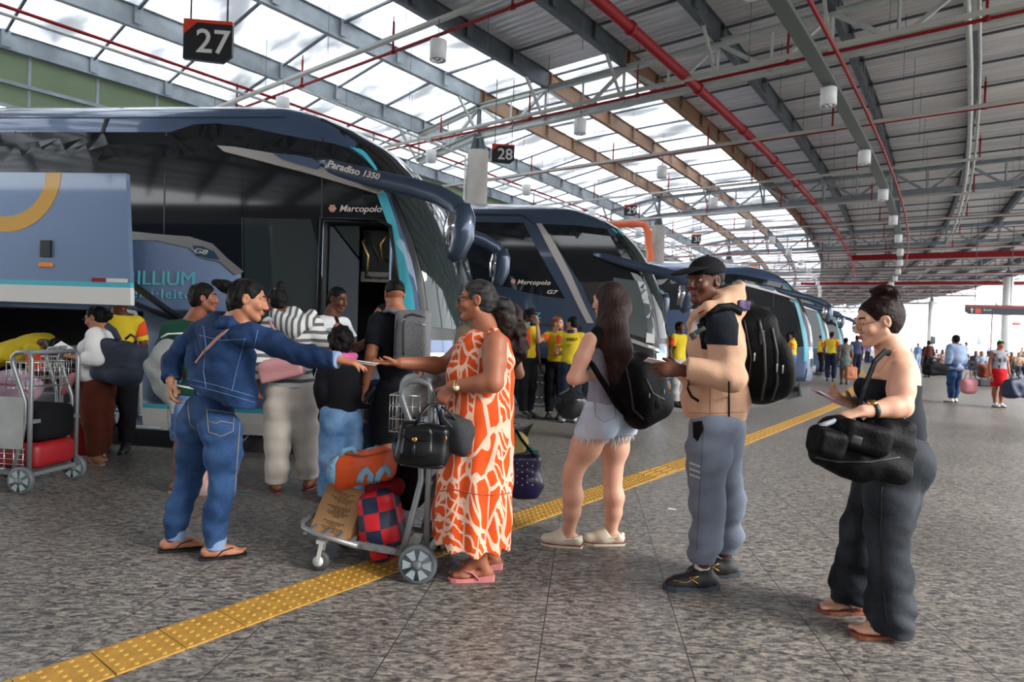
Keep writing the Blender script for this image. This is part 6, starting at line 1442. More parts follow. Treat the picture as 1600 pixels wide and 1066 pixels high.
# ================================================================ luggage trolleys and bags
alu = mat('trolley grey tube', hexc('#85898c'), .4, .5); wgrey = mat('wheel grey plastic', hexc('#5d6468'), .5); whub = mat('wheel hub light', hexc('#9aa6aa'), .45); wdark = mat('wheel recess', hexc('#3f464a'), .6)
def trolley(G, a, b, label, plate=False, W=.44):
    e = thing('luggage_trolley', G+b*W/2, label, 'trolley'); z = Vector((0, 0, 1))
    P = lambda x, y, h: G+a*x+b*y+z*h
    for y in (0, W):
        mb = MB(); mb.tube([P(-.035, y, .14), P(-.035, y, .6), P(-.035, y, 1.03), P(-.02, y, 1.07), P(.03, y, 1.085), P(.09, y, 1.08), P(.125, y, 1.05), P(.13, y, 1.0), P(.10, y, .92), P(.05, y, .80), P(.01, y, .70), P(.005, y, .55), P(.05, y, .35), P(.10, y, .14)], .017, 10); mb.build('side_frame', alu, e)
    mb = MB(); mb.tube([P(-.01, 0, 1.085), P(-.01, W, 1.085)], .02, 10); mb.build('handle_bar', mat('handle grip grey', hexc('#6c7073'), .5), e)
    mb = MB()
    for y in (0.02, W-.02): mb.bar(P(-.02, y, .13), P(.40, y, .17), .02, .035); 
    mb.tube([P(.35, .0, .165), P(.60, .0, .215), P(.68, .03, .235), P(.72, .10, .24), P(.72, W-.10, .24), P(.68, W-.03, .235), P(.60, W, .215), P(.35, W, .165)], .015, 8)
    for i in range(8): x = .06+.085*i; mb.bar(P(x, 0, .135+.14*max(0, x-.1)), P(x, W, .135+.14*max(0, x-.1)), .022, .012)
    mb.build('platform', alu, e)
    for h in (.14, .55): mb = MB(); mb.bar(P(-.03, 0, h), P(-.03, W, h), .03, .03); mb.build('cross_member', alu, e)
    for y in (-.03, W+.03):
        R = Matrix((a, z, b)).transposed(); c = P(.0, y, .105); w = MB(); w.lathe([(.085, -.02), (.098, -.022), (.105, -.012), (.105, .012), (.098, .022), (.085, .02)], c, R, 32); wo = w.build('wheel', wgrey, e)
        w = MB(); w.lathe([(.0, -.0235), (.082, -.0235), (.082, .0235), (0, .0235)], c, R, 28, 2); w.lathe([(0, -.032), (.026, -.032), (.026, .032), (0, .032)], c, R, 16)
        for k_ in range(6):
            t = k_*math.pi/3; d = R @ Vector((math.cos(t), math.sin(t), 0)); n = R @ Vector((-math.sin(t), math.cos(t), 0)); w.prism([c+d*.030-n*.010, c+d*.078-n*.026, c+d*.078+n*.026, c+d*.030+n*.010], b*-.026, b*.026, 1)
        w.build('hub', [wgrey, whub, wdark], wo)
    for y in (.03, W-.03):
        R = Matrix((a, z, b)).transposed(); c = P(.58, y, .058); w = MB(); w.lathe([(.0, -.015), (.050, -.016), (.058, -.008), (.058, .008), (.050, .016), (0, .015)], c, R, 24); wo = w.build('caster_wheel', mat('caster tyre', (.05, .05, .05), .6), e)
        w = MB(); w.lathe([(0, -.02), (.030, -.02), (.030, .02), (0, .02)], c, R, 20); w.build('hub', mat('caster hub pale', hexc('#bcc2bd'), .5), wo)
        w = MB(); w.bar(c+b*.024+z*.0, c+b*.024+z*.11-a*.02, .022, .006, b); w.bar(c-b*.024, c-b*.024+z*.11-a*.02, .022, .006, b); w.bar(c+z*.11-a*.04, c+z*.11+a*.01, .055, .02); w.build('caster_fork', galv_l, e)
    # basket of wires
    mb = MB(); x0, x1, h0, h1 = .03, .20, .80, 1.0
    for h in (h0, h0+.07, h0+.14, h1): mb.tube([P(x0, .02, h), P(x1, .02, h), P(x1, W-.02, h), P(x0, W-.02, h)], .003 if h not in (h1,) else .005, 5, closed=True)
    for i in range(5):
        x = x0+(x1-x0)*i/4
        for y in (.02, W-.02): mb.tube([P(x, y, h0), P(x, y, h1)], .003, 5)
        mb.tube([P(x, .02, h0), P(x, W-.02, h0)], .003, 5)
    for i in range(8): y = .02+(W-.04)*i/7; mb.tube([P(x1, y, h0), P(x1, y, h1)], .003, 5)
    mb.build('wire_basket', zipm, e)
    if plate: mb = MB(); mb.prism([P(.0, -.022, .34), P(.0, -.022, .74), P(.34, -.022, .74), P(.34, -.022, .34)], b*0, b*-.004); mb.build('side_plate', mat('brushed sheet', hexc('#b7bab8'), .3, .6, noise=(4, .15)), e); 
    for i in range(5 if plate else 0):
        mb = MB(); mb.tube([P(.01+.08*i, -.01, .16), P(.01+.08*i, -.01, .34)], .003, 5); mb.tube([P(0, -.01, .18+.04*i), P(.36, -.01, .18+.04*i)], .003, 5); mb.build('side_wire', zipm, e)
    return e
Gt = gr(652, 912); bt = (gr(688, 860)-Gt); bt.z = 0; bt.normalize(); at_ = (gr(488, 878)-Gt); at_.z = 0; at_.normalize(); at_ = (at_-bt*at_.dot(bt)).normalized()
Gt = Gt
trolley(Gt+bt*.03, at_, bt, 'grey luggage trolley loaded with a box and bags in front of the woman in orange')
PT = lambda x, y, h: Gt+at_*x+bt*y+UP*h
# cardboard box
card = mat('corrugated card', hexc('#a98056'), .85, noise=(8, .06))
A_, B_, C_, D_ = at(514, 751, 3.74), at(572, 768, 3.64), at(543, 850, 3.52), at(482, 831, 3.60)
e = thing('cardboard_box', (C_+D_)/2, 'brown cardboard box leaning on the front of the loaded trolley', 'box'); n = (B_-A_).cross(D_-A_).normalized(); n = n if n.y > 0 else -n
mb = MB(); mb.prism([A_, B_, C_, D_], (0, 0, 0), n*.24); mb.build('carton', card, e)
pr_ = mat('box print brown', hexc('#4a3826'), .8); mb = MB(); rs = random.Random(3)
for blk in range(3):
    for i in range(6):
        v = .14+blk*.28+i*.036; w0_ = .25-.09*(i % 3)+rs.uniform(0, .05); u = .5-w0_
        q = lambda s, t: A_.lerp(B_, s).lerp(D_.lerp(C_, s), t)
        while u < .5+w0_:
            l = rs.uniform(.03, .09); mb.prism([q(u, v), q(u+l, v), q(u+l, v+.014), q(u, v+.014)], n*-.0008, n*.001); u += l+.02
mb.build('printed_lines', pr_, e)
mb = MB(); mb.prism([A_.lerp(B_, .48)-n*.001, A_.lerp(B_, .56)-n*.001, A_.lerp(B_, .56)+n*.241, A_.lerp(B_, .48)+n*.241], UP*.0005, UP*.002); mb.build('tape', mat('brown tape', hexc('#b59a6d'), .3), e)
# orange duffel with blue straps
e = thing('duffel_bag', at(565, 762, 3.62), 'bright orange duffel bag with light blue straps lying on the cardboard box', 'bag'); a1, a2 = at(536, 736, 3.66), at(598, 726, 3.60); D = SD(.006); D.cone(a1, a2, .105, .10, .02); ax = (a2-a1).normalized(); D.cut(a1-ax*.06, -ax, .2, .02); D.cut(a2+ax*.05, ax, .2, .02)
D.disp = folds(.005, 30, 51, (1, 1, 1)); ob = D.build('main_bag', mat('orange nylon', hexc('#d9531c'), .55, noise=(10, .08), bump=(50, .3)), e); bv = bvh_of([ob]); lb = cloth('light blue webbing', '#7fb5d6', .7)
for pts in ([(521, 712), (515, 735), (514, 757)], [(531, 707), (520, 725), (519, 755), (524, 763)], [(560, 760), (565, 742), (573, 733), (580, 742), (576, 762)], [(585, 762), (592, 742), (600, 730), (608, 738), (606, 752)]): seam_line(bv, pts, 'strap', lb, e, .034, .006)
for cx in (545, 582): mb = MB(); mb.tube([at(cx-12, 714, 3.6), at(cx-8, 704, 3.6), at(cx+6, 701, 3.6), at(cx+12, 710, 3.6)], .015, 8, flat=((0, -1, 0), .3)); mb.build('top_handle', lb, e)
seam_line(bv, [(535, 710), (570, 714), (605, 706)], 'zip', mat('dark orange zip', hexc('#9a3a14'), .6), e, .012, .005)
# checked bag
def checks(name, c1, c2, sz, rot=.2):
    m = bpy.data.materials.new(name); m.use_nodes = True; N, L = nt(m); b = N['Principled BSDF']; tc = N.new('ShaderNodeTexCoord'); mp = N.new('ShaderNodeMapping'); mp.inputs['Rotation'].default_value = (0, rot, 0); mp.inputs['Scale'].default_value = (1, .001, 1); mp.inputs['Location'].default_value = (.02, .5, 0)
    L.new(tc.outputs['Object'], mp.inputs[0]); ck = N.new('ShaderNodeTexChecker'); ck.inputs['Scale'].default_value = 1/sz; ck.inputs[1].default_value = (*hexc(c1), 1); ck.inputs[2].default_value = (*hexc(c2), 1); L.new(mp.outputs[0], ck.inputs[0]); L.new(ck.outputs[0], b.inputs['Base Color']); b.inputs['Roughness'].default_value = .5; return m
e = thing('laundry_bag', at(590, 872, 3.55), 'red and navy checked bag standing on the rear of the loaded trolley', 'bag'); D = SD(.006); D.box(at(598, 815, 3.62), (.115, .12, .20), [[.97, 0, .24], [0, 1, 0], [-.24, 0, .97]], .07, .03); D.ell(at(596, 830, 3.6), (.135, .13, .165), None, .05); D.disp = folds(.006, 22, 52, (1, 1, 1)); D.build('main_bag', checks('red navy checks', '#c01522', '#1a2340', .088, .22), e)
D = SD(.006); D.cone(at(585, 762, 3.62), at(618, 760, 3.62), .045, .05, .03); D.disp = folds(.008, 40, 3, (1, 1, 1)); D.build('gathered_top', cloth('dark red cloth', '#6a0e18'), e)
e = thing('duffel_bag', at(630, 760, 3.72), 'black bag wedged behind the checked bag on the loaded trolley', 'bag'); D = SD(.008); D.ell(at(632, 742, 3.78), (.12, .12, .10), None, .02); D.ell(at(642, 760, 3.8), (.10, .12, .14), None, .04); D.disp = folds(.006, 24, 9, (1, 1, 1)); D.build('main_bag', nylon, e)
# black leather handbag
e = thing('handbag', at(662, 731, 3.2), 'black leather handbag with a flap pocket, gold clasp and tassel', 'bag'); D = SD(.005); R = [[.99, 0, -.10], [0, 1, 0], [.10, 0, .99]]; c = at(661, 694, 3.2); D.box(c, (.130, .055, .108), R, .035, .01); D.ell(c-UP*.05, (.135, .07, .06), None, .05)
hb_ = D.build('main_bag', leather, e); bv = bvh_of([hb_]); patch_on(bv, [(634, 672), (676, 675), (675, 708), (662, 715), (626, 711), (628, 695)], 'front_pocket', leather, e, .010); patch_on(bv, [(632, 668), (674, 670), (676, 680), (668, 690), (640, 689), (630, 682)], 'flap', mat('black leather', (.1, .1, .1)), e, .018)
h_ = hit(bv, 649, 686)
q = (h_[0] if h_ else at(649, 686, 3.1))+Vector((0, -.022, 0)); mb = MB(); mb.lathe([(.006, 0), (.012, 0), (.013, .003), (.006, .004)], q, Matrix.Rotation(math.pi/2, 3, 'X'), 16); mb.build('clasp', gold_m, e); mb = MB(); mb.tube([q+Vector((0, -.004, -.012)), q+Vector((0, -.006, -.03)), q+Vector((-.002, -.006, -.035)), q+Vector((-.003, -.006, -.085))], [.003, .004, .008, .013], 8); mb.build('tassel', leather, e)
for pts in ([(622, 722), (628, 690), (636, 665), (665, 662), (700, 668)], [(626, 726), (660, 731), (696, 728)]): seam_line(bv, pts, 'piping', blackr, e, .006, .005)
mb = MB(); mb.tube([at(648, 664, 3.16), at(656, 650, 3.16), at(670, 634, 3.2), at(682, 632, 3.24), at(686, 645, 3.24), at(690, 664, 3.22)], .010, 8); mb.build('handle', leather, e); mb = MB(); mb.tube([at(696, 680, 3.12), at(698, 686, 3.12), at(694, 690, 3.12)], .003, 6); mb.build('ring', gold_m, e)
e = thing('handbag', at(722, 714, 3.28), 'dark grey soft bag held together with the black leather handbag', 'bag'); D = SD(.006); D.ell(at(718, 683, 3.30), (.085, .08, .115), [[.95, 0, .3], [0, 1, 0], [-.3, 0, .95]], .02); D.cone(at(702, 660, 3.28), at(725, 672, 3.3), .05, .07, .03); D.disp = folds(.004, 36, 14, (1, 1, 1)); D.build('main_bag', mat('dark grey canvas', hexc('#2c2e32'), .8, noise=(70, .2)), e); mb = MB(); mb.tube([at(690, 636, 3.24), at(700, 642, 3.22), at(712, 655, 3.24)], .008, 6); mb.tube([at(688, 640, 3.24), at(694, 655, 3.2), at(706, 668, 3.2)], .007, 6); mb.build('handle', MATS['dark grey canvas'], e)
# clear-grey plastic bag in the basket
e = thing('plastic_bag', at(660, 640, 3.6), 'crumpled pale grey plastic bag in the wire basket of the loaded trolley', 'bag'); D = SD(.006); D.ell(at(652, 618, 3.60), (.10, .12, .13), [[.9, 0, .4], [0, 1, 0], [-.4, 0, .9]], .02); D.cone(at(668, 600, 3.66), at(700, 590, 3.66), .06, .045, .03); D.disp = folds(.010, 38, 15, (1, 1, 1)); D.build('sack', mat('grey plastic film', hexc('#a2a5a6'), .25, spec=.5, bump=(30, .6)), e)
# pale bag behind the dress and carrier bag behind the denim woman
e = thing('plastic_bag', at(318, 782, 5.2), 'white and orange carrier bag on the floor behind the denim woman', 'bag'); D = SD(.007); D.ell(at(312, 762, 4.95), (.10, .07, .11), None, .02); D.cone(at(314, 745, 4.95), at(318, 722, 4.95), .06, .03, .04); D.disp = folds(.012, 34, 17, (1, 1, 1)); D.build('sack', mat('white orange film', hexc('#d9d4cf'), .35, noise=(9, .05, (1, 1, 1), hexc('#e0441e'))), e)
mb = MB(); g_ = gr(370, 775); mb.prism([g_, g_+Vector((.09, .02, 0)), g_+Vector((.05, .07, 0))], UP*.001, UP*.002); tag(mb.build('paper_scrap', mat('sea green paper', hexc('#4c9a8a'), .6)), 'small sea-green scrap lying on the floor by the white-orange bag', 'litter')
mb = MB(); g_ = gr(1050, 796); mb.box(g_+UP*.002, (.06, .025, .002), Matrix.Rotation(-.2, 3, 'Z')); tag(mb.build('paper_scrap', paperw), 'tiny white scrap on the floor between clogs and running shoes', 'litter')
# ---- trolleys at the left edge
aL = V3n((-1, .12, 0)); bL = V3n((.12, 1, 0))
G1 = gr(38, 771); trolley(G1, aL, bL, 'luggage trolley at the left edge with a bright side plate and red suitcase', True)
PL = lambda x, y, h: G1+aL*x+bL*y+UP*h
redc = mat('red suitcase cloth', hexc('#8d121b'), .5, bump=(30, .1))
e = thing('suitcase', PL(.32, .22, .2), 'red suitcase lying at the bottom of the left-edge trolley', 'suitcase'); mb = MB(); mb.box(PL(.26, .24, .27), (.62, .40, .20), Matrix.Rotation(-.12, 3, 'Z'), 0, .05); mb.build('shell', redc, e)
e = thing('suitcase', PL(.2, .22, .4), 'black suitcase with star-shaped wheels standing on the red suitcase', 'suitcase'); mb = MB(); mb.box(PL(.14, .24, .52), (.40, .36, .28), Matrix.Rotation(-.12, 3, 'Z'), 0, .06); mb.build('shell', blk_, e) if False else mb.build('shell', black_c, e)
for px, py in ((67, 651), (51, 669), (47, 702), (66, 671)):
    c = at(px, py, 4.93); mb = MB(); R = Matrix(((.5, 0, -.5), (0, 0, 1), (0, -1, 0))).transposed(); mb.cyl(c+Vector((.0, .02, 0)), c-Vector((0, .02, 0)), .030, 18); wo = mb.build('suitcase_wheel', blackr, e); mb = MB(); mb.cyl(c-Vector((0, .02, 0)), c-Vector((0, .026, 0)), .024, 16)
    mb.build('rim', cream, wo); mb = MB()
    for k_ in range(5): t = k_*1.2566; mb.box(c+Vector((.013*math.cos(t), -.027, .013*math.sin(t))), (.018, .003, .006), Matrix.Rotation(-t+.6, 3, 'Y'))
    mb.build('star', blackr, wo)
e = thing('travel_bag', PL(.25, .2, .6), 'lilac pink soft bag piled high on the left-edge trolley', 'bag'); D = SD(.009); D.ell(at(22, 608, 5.12), (.20, .18, .155), None, .03); D.disp = folds(.008, 20, 4, (1, 1, 1)); ob = D.build('main_bag', cloth('lilac cloth', '#a78d9c', .8), e); bv = bvh_of([ob]); seam_line(bv, [(0, 600), (25, 602), (50, 616)], 'zip', mat('rose zip', hexc('#a84a5c'), .6), e, .014, .006)
G2 = gr(88, 730); trolley(G2, aL, bL, 'second luggage trolley at far left, behind the one with the bright plate')
e = thing('cool_box', gr(104, 727)+bL*.1, 'red cool box with a white lid beside the second left trolley', 'cool box'); c = G2+bL*.30+aL*-.02+UP*.0
mb = MB(); mb.box(c+UP*.26, (.26, .34, .36), Matrix.Rotation(.1, 3, 'Z'), 0, .03); mb.build('tub', mat('red plastic', hexc('#a01620'), .35), e); mb = MB(); mb.box(c+UP*.45, (.27, .35, .03), Matrix.Rotation(.1, 3, 'Z'), 0, .01); mb.build('band', cream, e); mb = MB(); mb.box(c+UP*.52, (.28, .36, .10), Matrix.Rotation(.1, 3, 'Z'), 0, .03); mb.build('lid', mat('cool box lid', hexc('#b9bcc0'), .4), e)
e = thing('suitcase', G2+aL*.3+bL*.2, 'dark grey hard case on the second left trolley', 'suitcase'); mb = MB(); mb.box(G2+aL*.28+bL*.24+UP*.42, (.50, .36, .50), Matrix.Rotation(-.12, 3, 'Z'), 0, .04); mb.build('shell', mat('dark grey shell', hexc('#3d4048'), .4), e)
# ================================================================ simpler figures: same body, fewer details
def clothe(g, top=None, sleeve=.9, tin=.020, hem=.0, bottom=None, kind='trousers', bin_=.014, seed=1, shoes=None, vox=None, long=.97, wide=None, topname='shirt'):
    J = g.J; v = vox or g.vox; hd = []
    if bottom is not None:
        D = SD(v); 
        if kind in ('trousers', 'shorts'):
            g.pelvis(D, bin_, .05); D.cone(J['pel'], J['pel']+g.u*.09*g.k, .13*g.k*g.w[2], .125*g.k*g.w[1], .03, (g.pf, .8))
            up = long if kind == 'trousers' else .40
            for i in (0, 1):
                g.leg_(D, i, bin_*.6, wide or [(.0, .098), (.25, .094), (.5, .075), (.75, .070), (1.0, .058)], up); D.cut((J['k%d' % i].lerp(J['a%d' % i], up*2-1.03) if up > .5 else J['h%d' % i].lerp(J['k%d' % i], up*2)), (J['a%d' % i]-J['k%d' % i]) if up > .5 else (J['k%d' % i]-J['h%d' % i]), .14)
        else:
            g.pelvis(D, bin_, .05); m_ = (J['k0']+J['k1'])/2; D.cone(J['pel'], m_, .15, .17, .04); D.cut(m_+UP*.06, -UP, .3)
        D.disp = folds(.004, 24, seed, (.7, .7, 1.1)); D.build(kind, bottom, g.root)
    if top is not None:
        D = SD(v); g.torso(D, tin, .05, low=False); D.ell(J['pel']+g.u*(.07-hem)*g.k, (.155*g.w[1]*g.k+tin*.5, .115*g.k*g.w[1]+tin*.5, .11*g.k), g.R, .05)
        for i in (0, 1):
            g.armp(D, i, tin*.75, (.056, .052, .047, .046, .036), sleeve)
            a, e, w = J['s%d' % i], J['e%d' % i], J['w%d' % i]; c, d = (a.lerp(e, sleeve), e-a) if sleeve <= 1 else (e.lerp(w, sleeve-1), w-e); D.cut(c, d, .09)
        D.cut(J['neck']+g.u*.02, g.u, .11); D.cut(J['pel']-g.u*(.02+hem), -g.u, .3)
        D.disp = folds(.0045, 26, seed+3, (.9, .9, 1)); hd.append(D.build(topname, top, g.root))
    if shoes is not None:
        for i in (0, 1): 
            fd = g.fdir[i] if hasattr(g, 'fdir') else g.f; g.shoe(i, (fd[0], fd[1], 0), shoes, None, 'shoe', 1.0, max(v, .008))
    return hd[0] if hd else None
def quick(px, py, H, f, label, sk, hairm, top, bottom, shoes=None, arms='down', kind='trousers', sleeve=.75, vox=.013, sh=1.0, hip=1.0, wst=1.0, belly=0, hairst=None, hf=None, z=0.0, group=None, G=None, lean=0, long=.97, bust=0, hem=.0, topname='shirt', amp=0, J=None, tin=.02, stance=.11, child=1.0):
    G = G or gr(px, py, z); J = J or standing(G, H, f, arms, lean, stance)
    g = Fig('person', label, J, f, hf or f, sk, H, vox, sh=sh, hip=hip, wst=wst, belly=belly, bust=bust, group=group)
    g.J['hu'] = Vector((0, 0, 1)); D = SD(vox); g.torso(D, -.005); g.neckhead(D, vox < .012)
    for i in (0, 1):
        g.armp(D, i); g.leg_(D, i); w = J['w%d' % i]; d = (w-J['e%d' % i]).normalized(); g.hand(D, i, d, V3n(f)*.4-d.orthogonal()*.3, V3n(f), .5, det=vox < .011)
        if shoes is None: g.foot(D, i, f, False)
    D.build('body', sk, g.root)
    if vox < .012: g.face_parts()
    if hairm is not None: g.hair(hairm, extra=hairst, amp=amp, vox=max(vox*.8, .007))
    clothe(g, top, sleeve, tin, hem, bottom, kind, shoes=shoes, seed=int(px) % 50, long=long, topname=topname)
    return g
yel_s = cloth('yellow team shirt', '#d6bb2e', .8, .05); org_s = cloth('orange team sleeve', '#e0512a', .8); blk_t = cloth('black trousers', '#131318', .85); navy_t = cloth('navy trousers', '#1a2336', .85); dk_sh = mat('dark shoe', (.02, .02, .022), .5); grey_sh = mat('grey shoe', (.25, .26, .28), .5)
def sleeves(g, m=None, upto=.55, inf=.022):
    for i in (0, 1):
        D = SD(g.vox); J = g.J; D.cone(J['s%d' % i].lerp(J['e%d' % i], .12), J['s%d' % i].lerp(J['e%d' % i], upto), .056*g.k+inf*.7, .050*g.k+inf*.75, .01); D.cut(J['s%d' % i].lerp(J['e%d' % i], upto), J['e%d' % i]-J['s%d' % i], .1); D.build('sleeve', m or org_s, g.root)
def shirt_of(g): return [x for x in KIDS[g.root.name] if x.name.split('.')[0] in ('shirt', 'sweatshirt', 'blouse', 'jacket')][0]

# ---- boy in the green sweater
def P_green():
    J = dict(head=at(319, 466, 5.0), neck=at(303, 503, 5.0), s0=at(268, 516, 4.95), s1=at(330, 514, 5.1), e0=at(252, 560, 4.92), w0=at(272, 590, 4.86), e1=at(345, 570, 5.15), w1=at(340, 610, 5.0), h0=at(290, 640, 4.98), h1=at(322, 640, 5.06), k0=at(284, 700, 4.98), k1=at(318, 700, 5.06), a0=at(280, 768, 5.0), a1=at(312, 768, 5.1), pel=at(304, 618, 5.02))
    g = Fig('person', 'boy in a dark green sweatshirt with a grey fleece over his arm, beside the coach', J, (.5, .86, 0), (.93, .35, .02), sk_mid, 1.62, .008)
    D = SD(.008); g.torso(D); g.neckhead(D)
    for i in (0, 1): g.armp(D, i); g.leg_(D, i); g.foot(D, i, (.9, .4, 0), False); g.hand(D, i, (0, 0, -1), (1, 0, 0), (0, -1, 0), .5)
    D.build('body', g.sk, g.root); g.face_parts(); g.hair(hair_k, amp=.003, vol=.008)
    gm = stripes('green with a pale stripe', '#1d4a38', '#1d4a38', 9, .5); clothe(g, cloth('dark green sweatshirt', '#173f30', .9), 1.85, .028, .02, denim('denim shorts', '#33507a', '#6f8db5'), 'shorts', seed=2, topname='sweatshirt')
    sw = shirt_of(g) if any(x.name.startswith('sweatshirt') for x in KIDS[g.root.name]) else None; bv = bvh_of([sw])
    seam_line(bv, [(252, 528), (262, 522), (290, 521), (330, 520)], 'white_stripe', sock, sw, .014, .004); seam_line(bv, [(262, 600), (300, 607), (340, 606)], 'white_stripe', sock, sw, .014, .004)
    D = SD(.008); D.chain([at(262, 545, 4.82), at(248, 575, 4.78), at(258, 605, 4.8), at(262, 622, 4.8)], [.08, .11, .09, .05], .04, (N6, .6)); D.cone(at(265, 600, 4.8), at(268, 645, 4.8), .05, .02, .03); D.disp = folds(.012, 30, 8, (1, 1, 1)); e = thing('fleece_jacket', at(258, 620, 4.8), 'grey fleece jacket hanging over the arm of the boy in green', 'jacket'); D.build('cloth', mat('grey fleece', hexc('#8b8e8e'), .95, bump=(90, 1)), e)
    for i in (0, 1): g.sandal(i, (.9, .4, 0), mat('beige sandal', hexc('#8f7a66'), .6))
P_green()
# ---- woman in the striped hooded sweatshirt
def P_stripe():
    J = dict(head=at(432, 472, 5.1), neck=at(452, 497, 5.1), s0=at(425, 510, 5.05), s1=at(488, 508, 5.15), e0=at(405, 552, 5.0), w0=at(402, 598, 5.0), e1=at(507, 548, 5.2), w1=at(520, 520, 5.45), h0=at(437, 640, 5.08), h1=at(472, 640, 5.16), k0=at(434, 700, 5.05), k1=at(478, 700, 5.2), a0=at(432, 758, 5.1), a1=at(483, 752, 5.22), pel=at(455, 610, 5.12))
    g = Fig('person', 'woman in a grey and white striped hooded sweatshirt and cream trousers seen from behind', J, (.1, 1, 0), (-.8, .6, -.2), sk_mid, 1.63, .008, hip=1.2, wst=1.1)
    D = SD(.008); g.torso(D); g.neckhead(D)
    for i in (0, 1): g.armp(D, i); g.leg_(D, i); g.foot(D, i, (.2 if i else -.6, .9, 0), False); g.hand(D, i, (J['w%d' % i]-J['e%d' % i]), (1, 0, 0), (0, -1, 0), .5)
    D.build('body', g.sk, g.root)
    def ex(D, h, K): D.ell(h(0, -.07, .115), .036*K, None, .01); D.ell(h(0, -.075, .13), .034*K, None, .01)
    g.hair(hair_k, extra=ex, amp=.003); mb = MB(); mb.tube([g.hp(.034*math.cos(a), -.055+.03*math.sin(a), .095+.012*math.sin(a)) for a in [i*.6283 for i in range(10)]], .009, 8, closed=True); mb.build('hair_band', mat('neon green band', hexc('#a8e03c'), .6), g.root)
    st = stripes('grey white stripes', '#d3d3cf', '#5a5d61', .066, .42, 2, .04); sw = clothe(g, st, 1.9, .045, .0, None, topname='sweatshirt', seed=6)
    D = SD(.0075); D.chain([at(430, 492, 5.02), at(440, 503, 4.97), at(458, 512, 4.94), at(478, 504, 4.99), at(488, 492, 5.08)], [.05, .065, .07, .06, .045], .03, (N6, .6)); D.cone(at(458, 495, 5.02), at(460, 518, 4.95), .085, .055, .03, (N6, .55)); D.disp = folds(.004, 30, 7); D.build('hood', stripes('hood stripes', '#d3d3cf', '#5a5d61', .05, .45, 0, .03), g.root)
    clothe(g, None, bottom=cloth('cream trousers', '#d2c8bd', .9, .06), bin_=.022, seed=9, wide=[(.0, .115), (.25, .108), (.5, .088), (.75, .082), (.93, .070), (1.0, .055)])
    for i in (0, 1): g.sandal(i, (.2 if i else -.6, .9, 0), mat('brown sandal', hexc('#6a4030'), .5))
    e = thing('handbag', at(445, 600, 4.88), 'dusty pink tote bag at the side of the woman in stripes', 'bag'); D = SD(.007); pk = mat('pink leather', hexc('#c98f92'), .5, bump=(50, .1))
    D.box(at(440, 578, 4.90), (.17, .045, .075), [[.96, 0, .26], [0, 1, 0], [-.26, 0, .96]], .02); D.cone(at(418, 572, 4.9), at(462, 565, 4.9), .05, .04, .04); D.build('pouch', pk, e)
    bv = bvh_of([sw]); seam_line(bv, [(421, 500), (430, 520), (440, 545), (452, 562)], 'strap', pk, e, .02, .006)
P_stripe()
# ---- conductor
def P_cond():
    J = dict(head=at(528, 468, 6.1), neck=at(516, 496, 6.1), s0=at(500, 508, 6.0), s1=at(536, 508, 6.22), e0=at(502, 552, 5.95), w0=at(540, 560, 5.85), e1=at(556, 545, 6.2), w1=at(580, 528, 5.95), h0=at(508, 620, 6.05), h1=at(530, 620, 6.15), k0=at(508, 680, 6.05), k1=at(530, 680, 6.15), a0=at(508, 738, 6.08), a1=at(532, 738, 6.18), pel=at(518, 600, 6.1))
    g = Fig('person', 'bus conductor in a white shirt and black tie looking down by the open door', J, (.85, -.5, 0), (.85, -.40, -.28), sk_dark, 1.76, .008)
    D = SD(.007); g.torso(D); g.neckhead(D)
    for i in (0, 1): g.armp(D, i); g.leg_(D, i); g.hand(D, i, (J['w%d' % i]-J['e%d' % i]), (0, 0, -1), (0, 1, 0), .5)
    D.build('body', g.sk, g.root); g.face_parts(); g.hair(hair_k, vol=-.004); 
    clothe(g, cloth('white shirt', '#d5d6da', .8, .04), .6, .024, .0, blk_t, seed=4, shoes=dk_sh)
    sw = [x for x in KIDS[g.root.name] if x.name.startswith('shirt')][0]; bv = bvh_of([sw]); D = SD(.006); D.chain([J['neck']+g.fw*.09-g.u*.01, J['neck']+g.fw*.135-g.u*.10, J['neck']+g.fw*.14-g.u*.30], [.022, .022, .03], .005, (g.fw, .4)); D.build('tie', black_c, g.root)
P_cond()
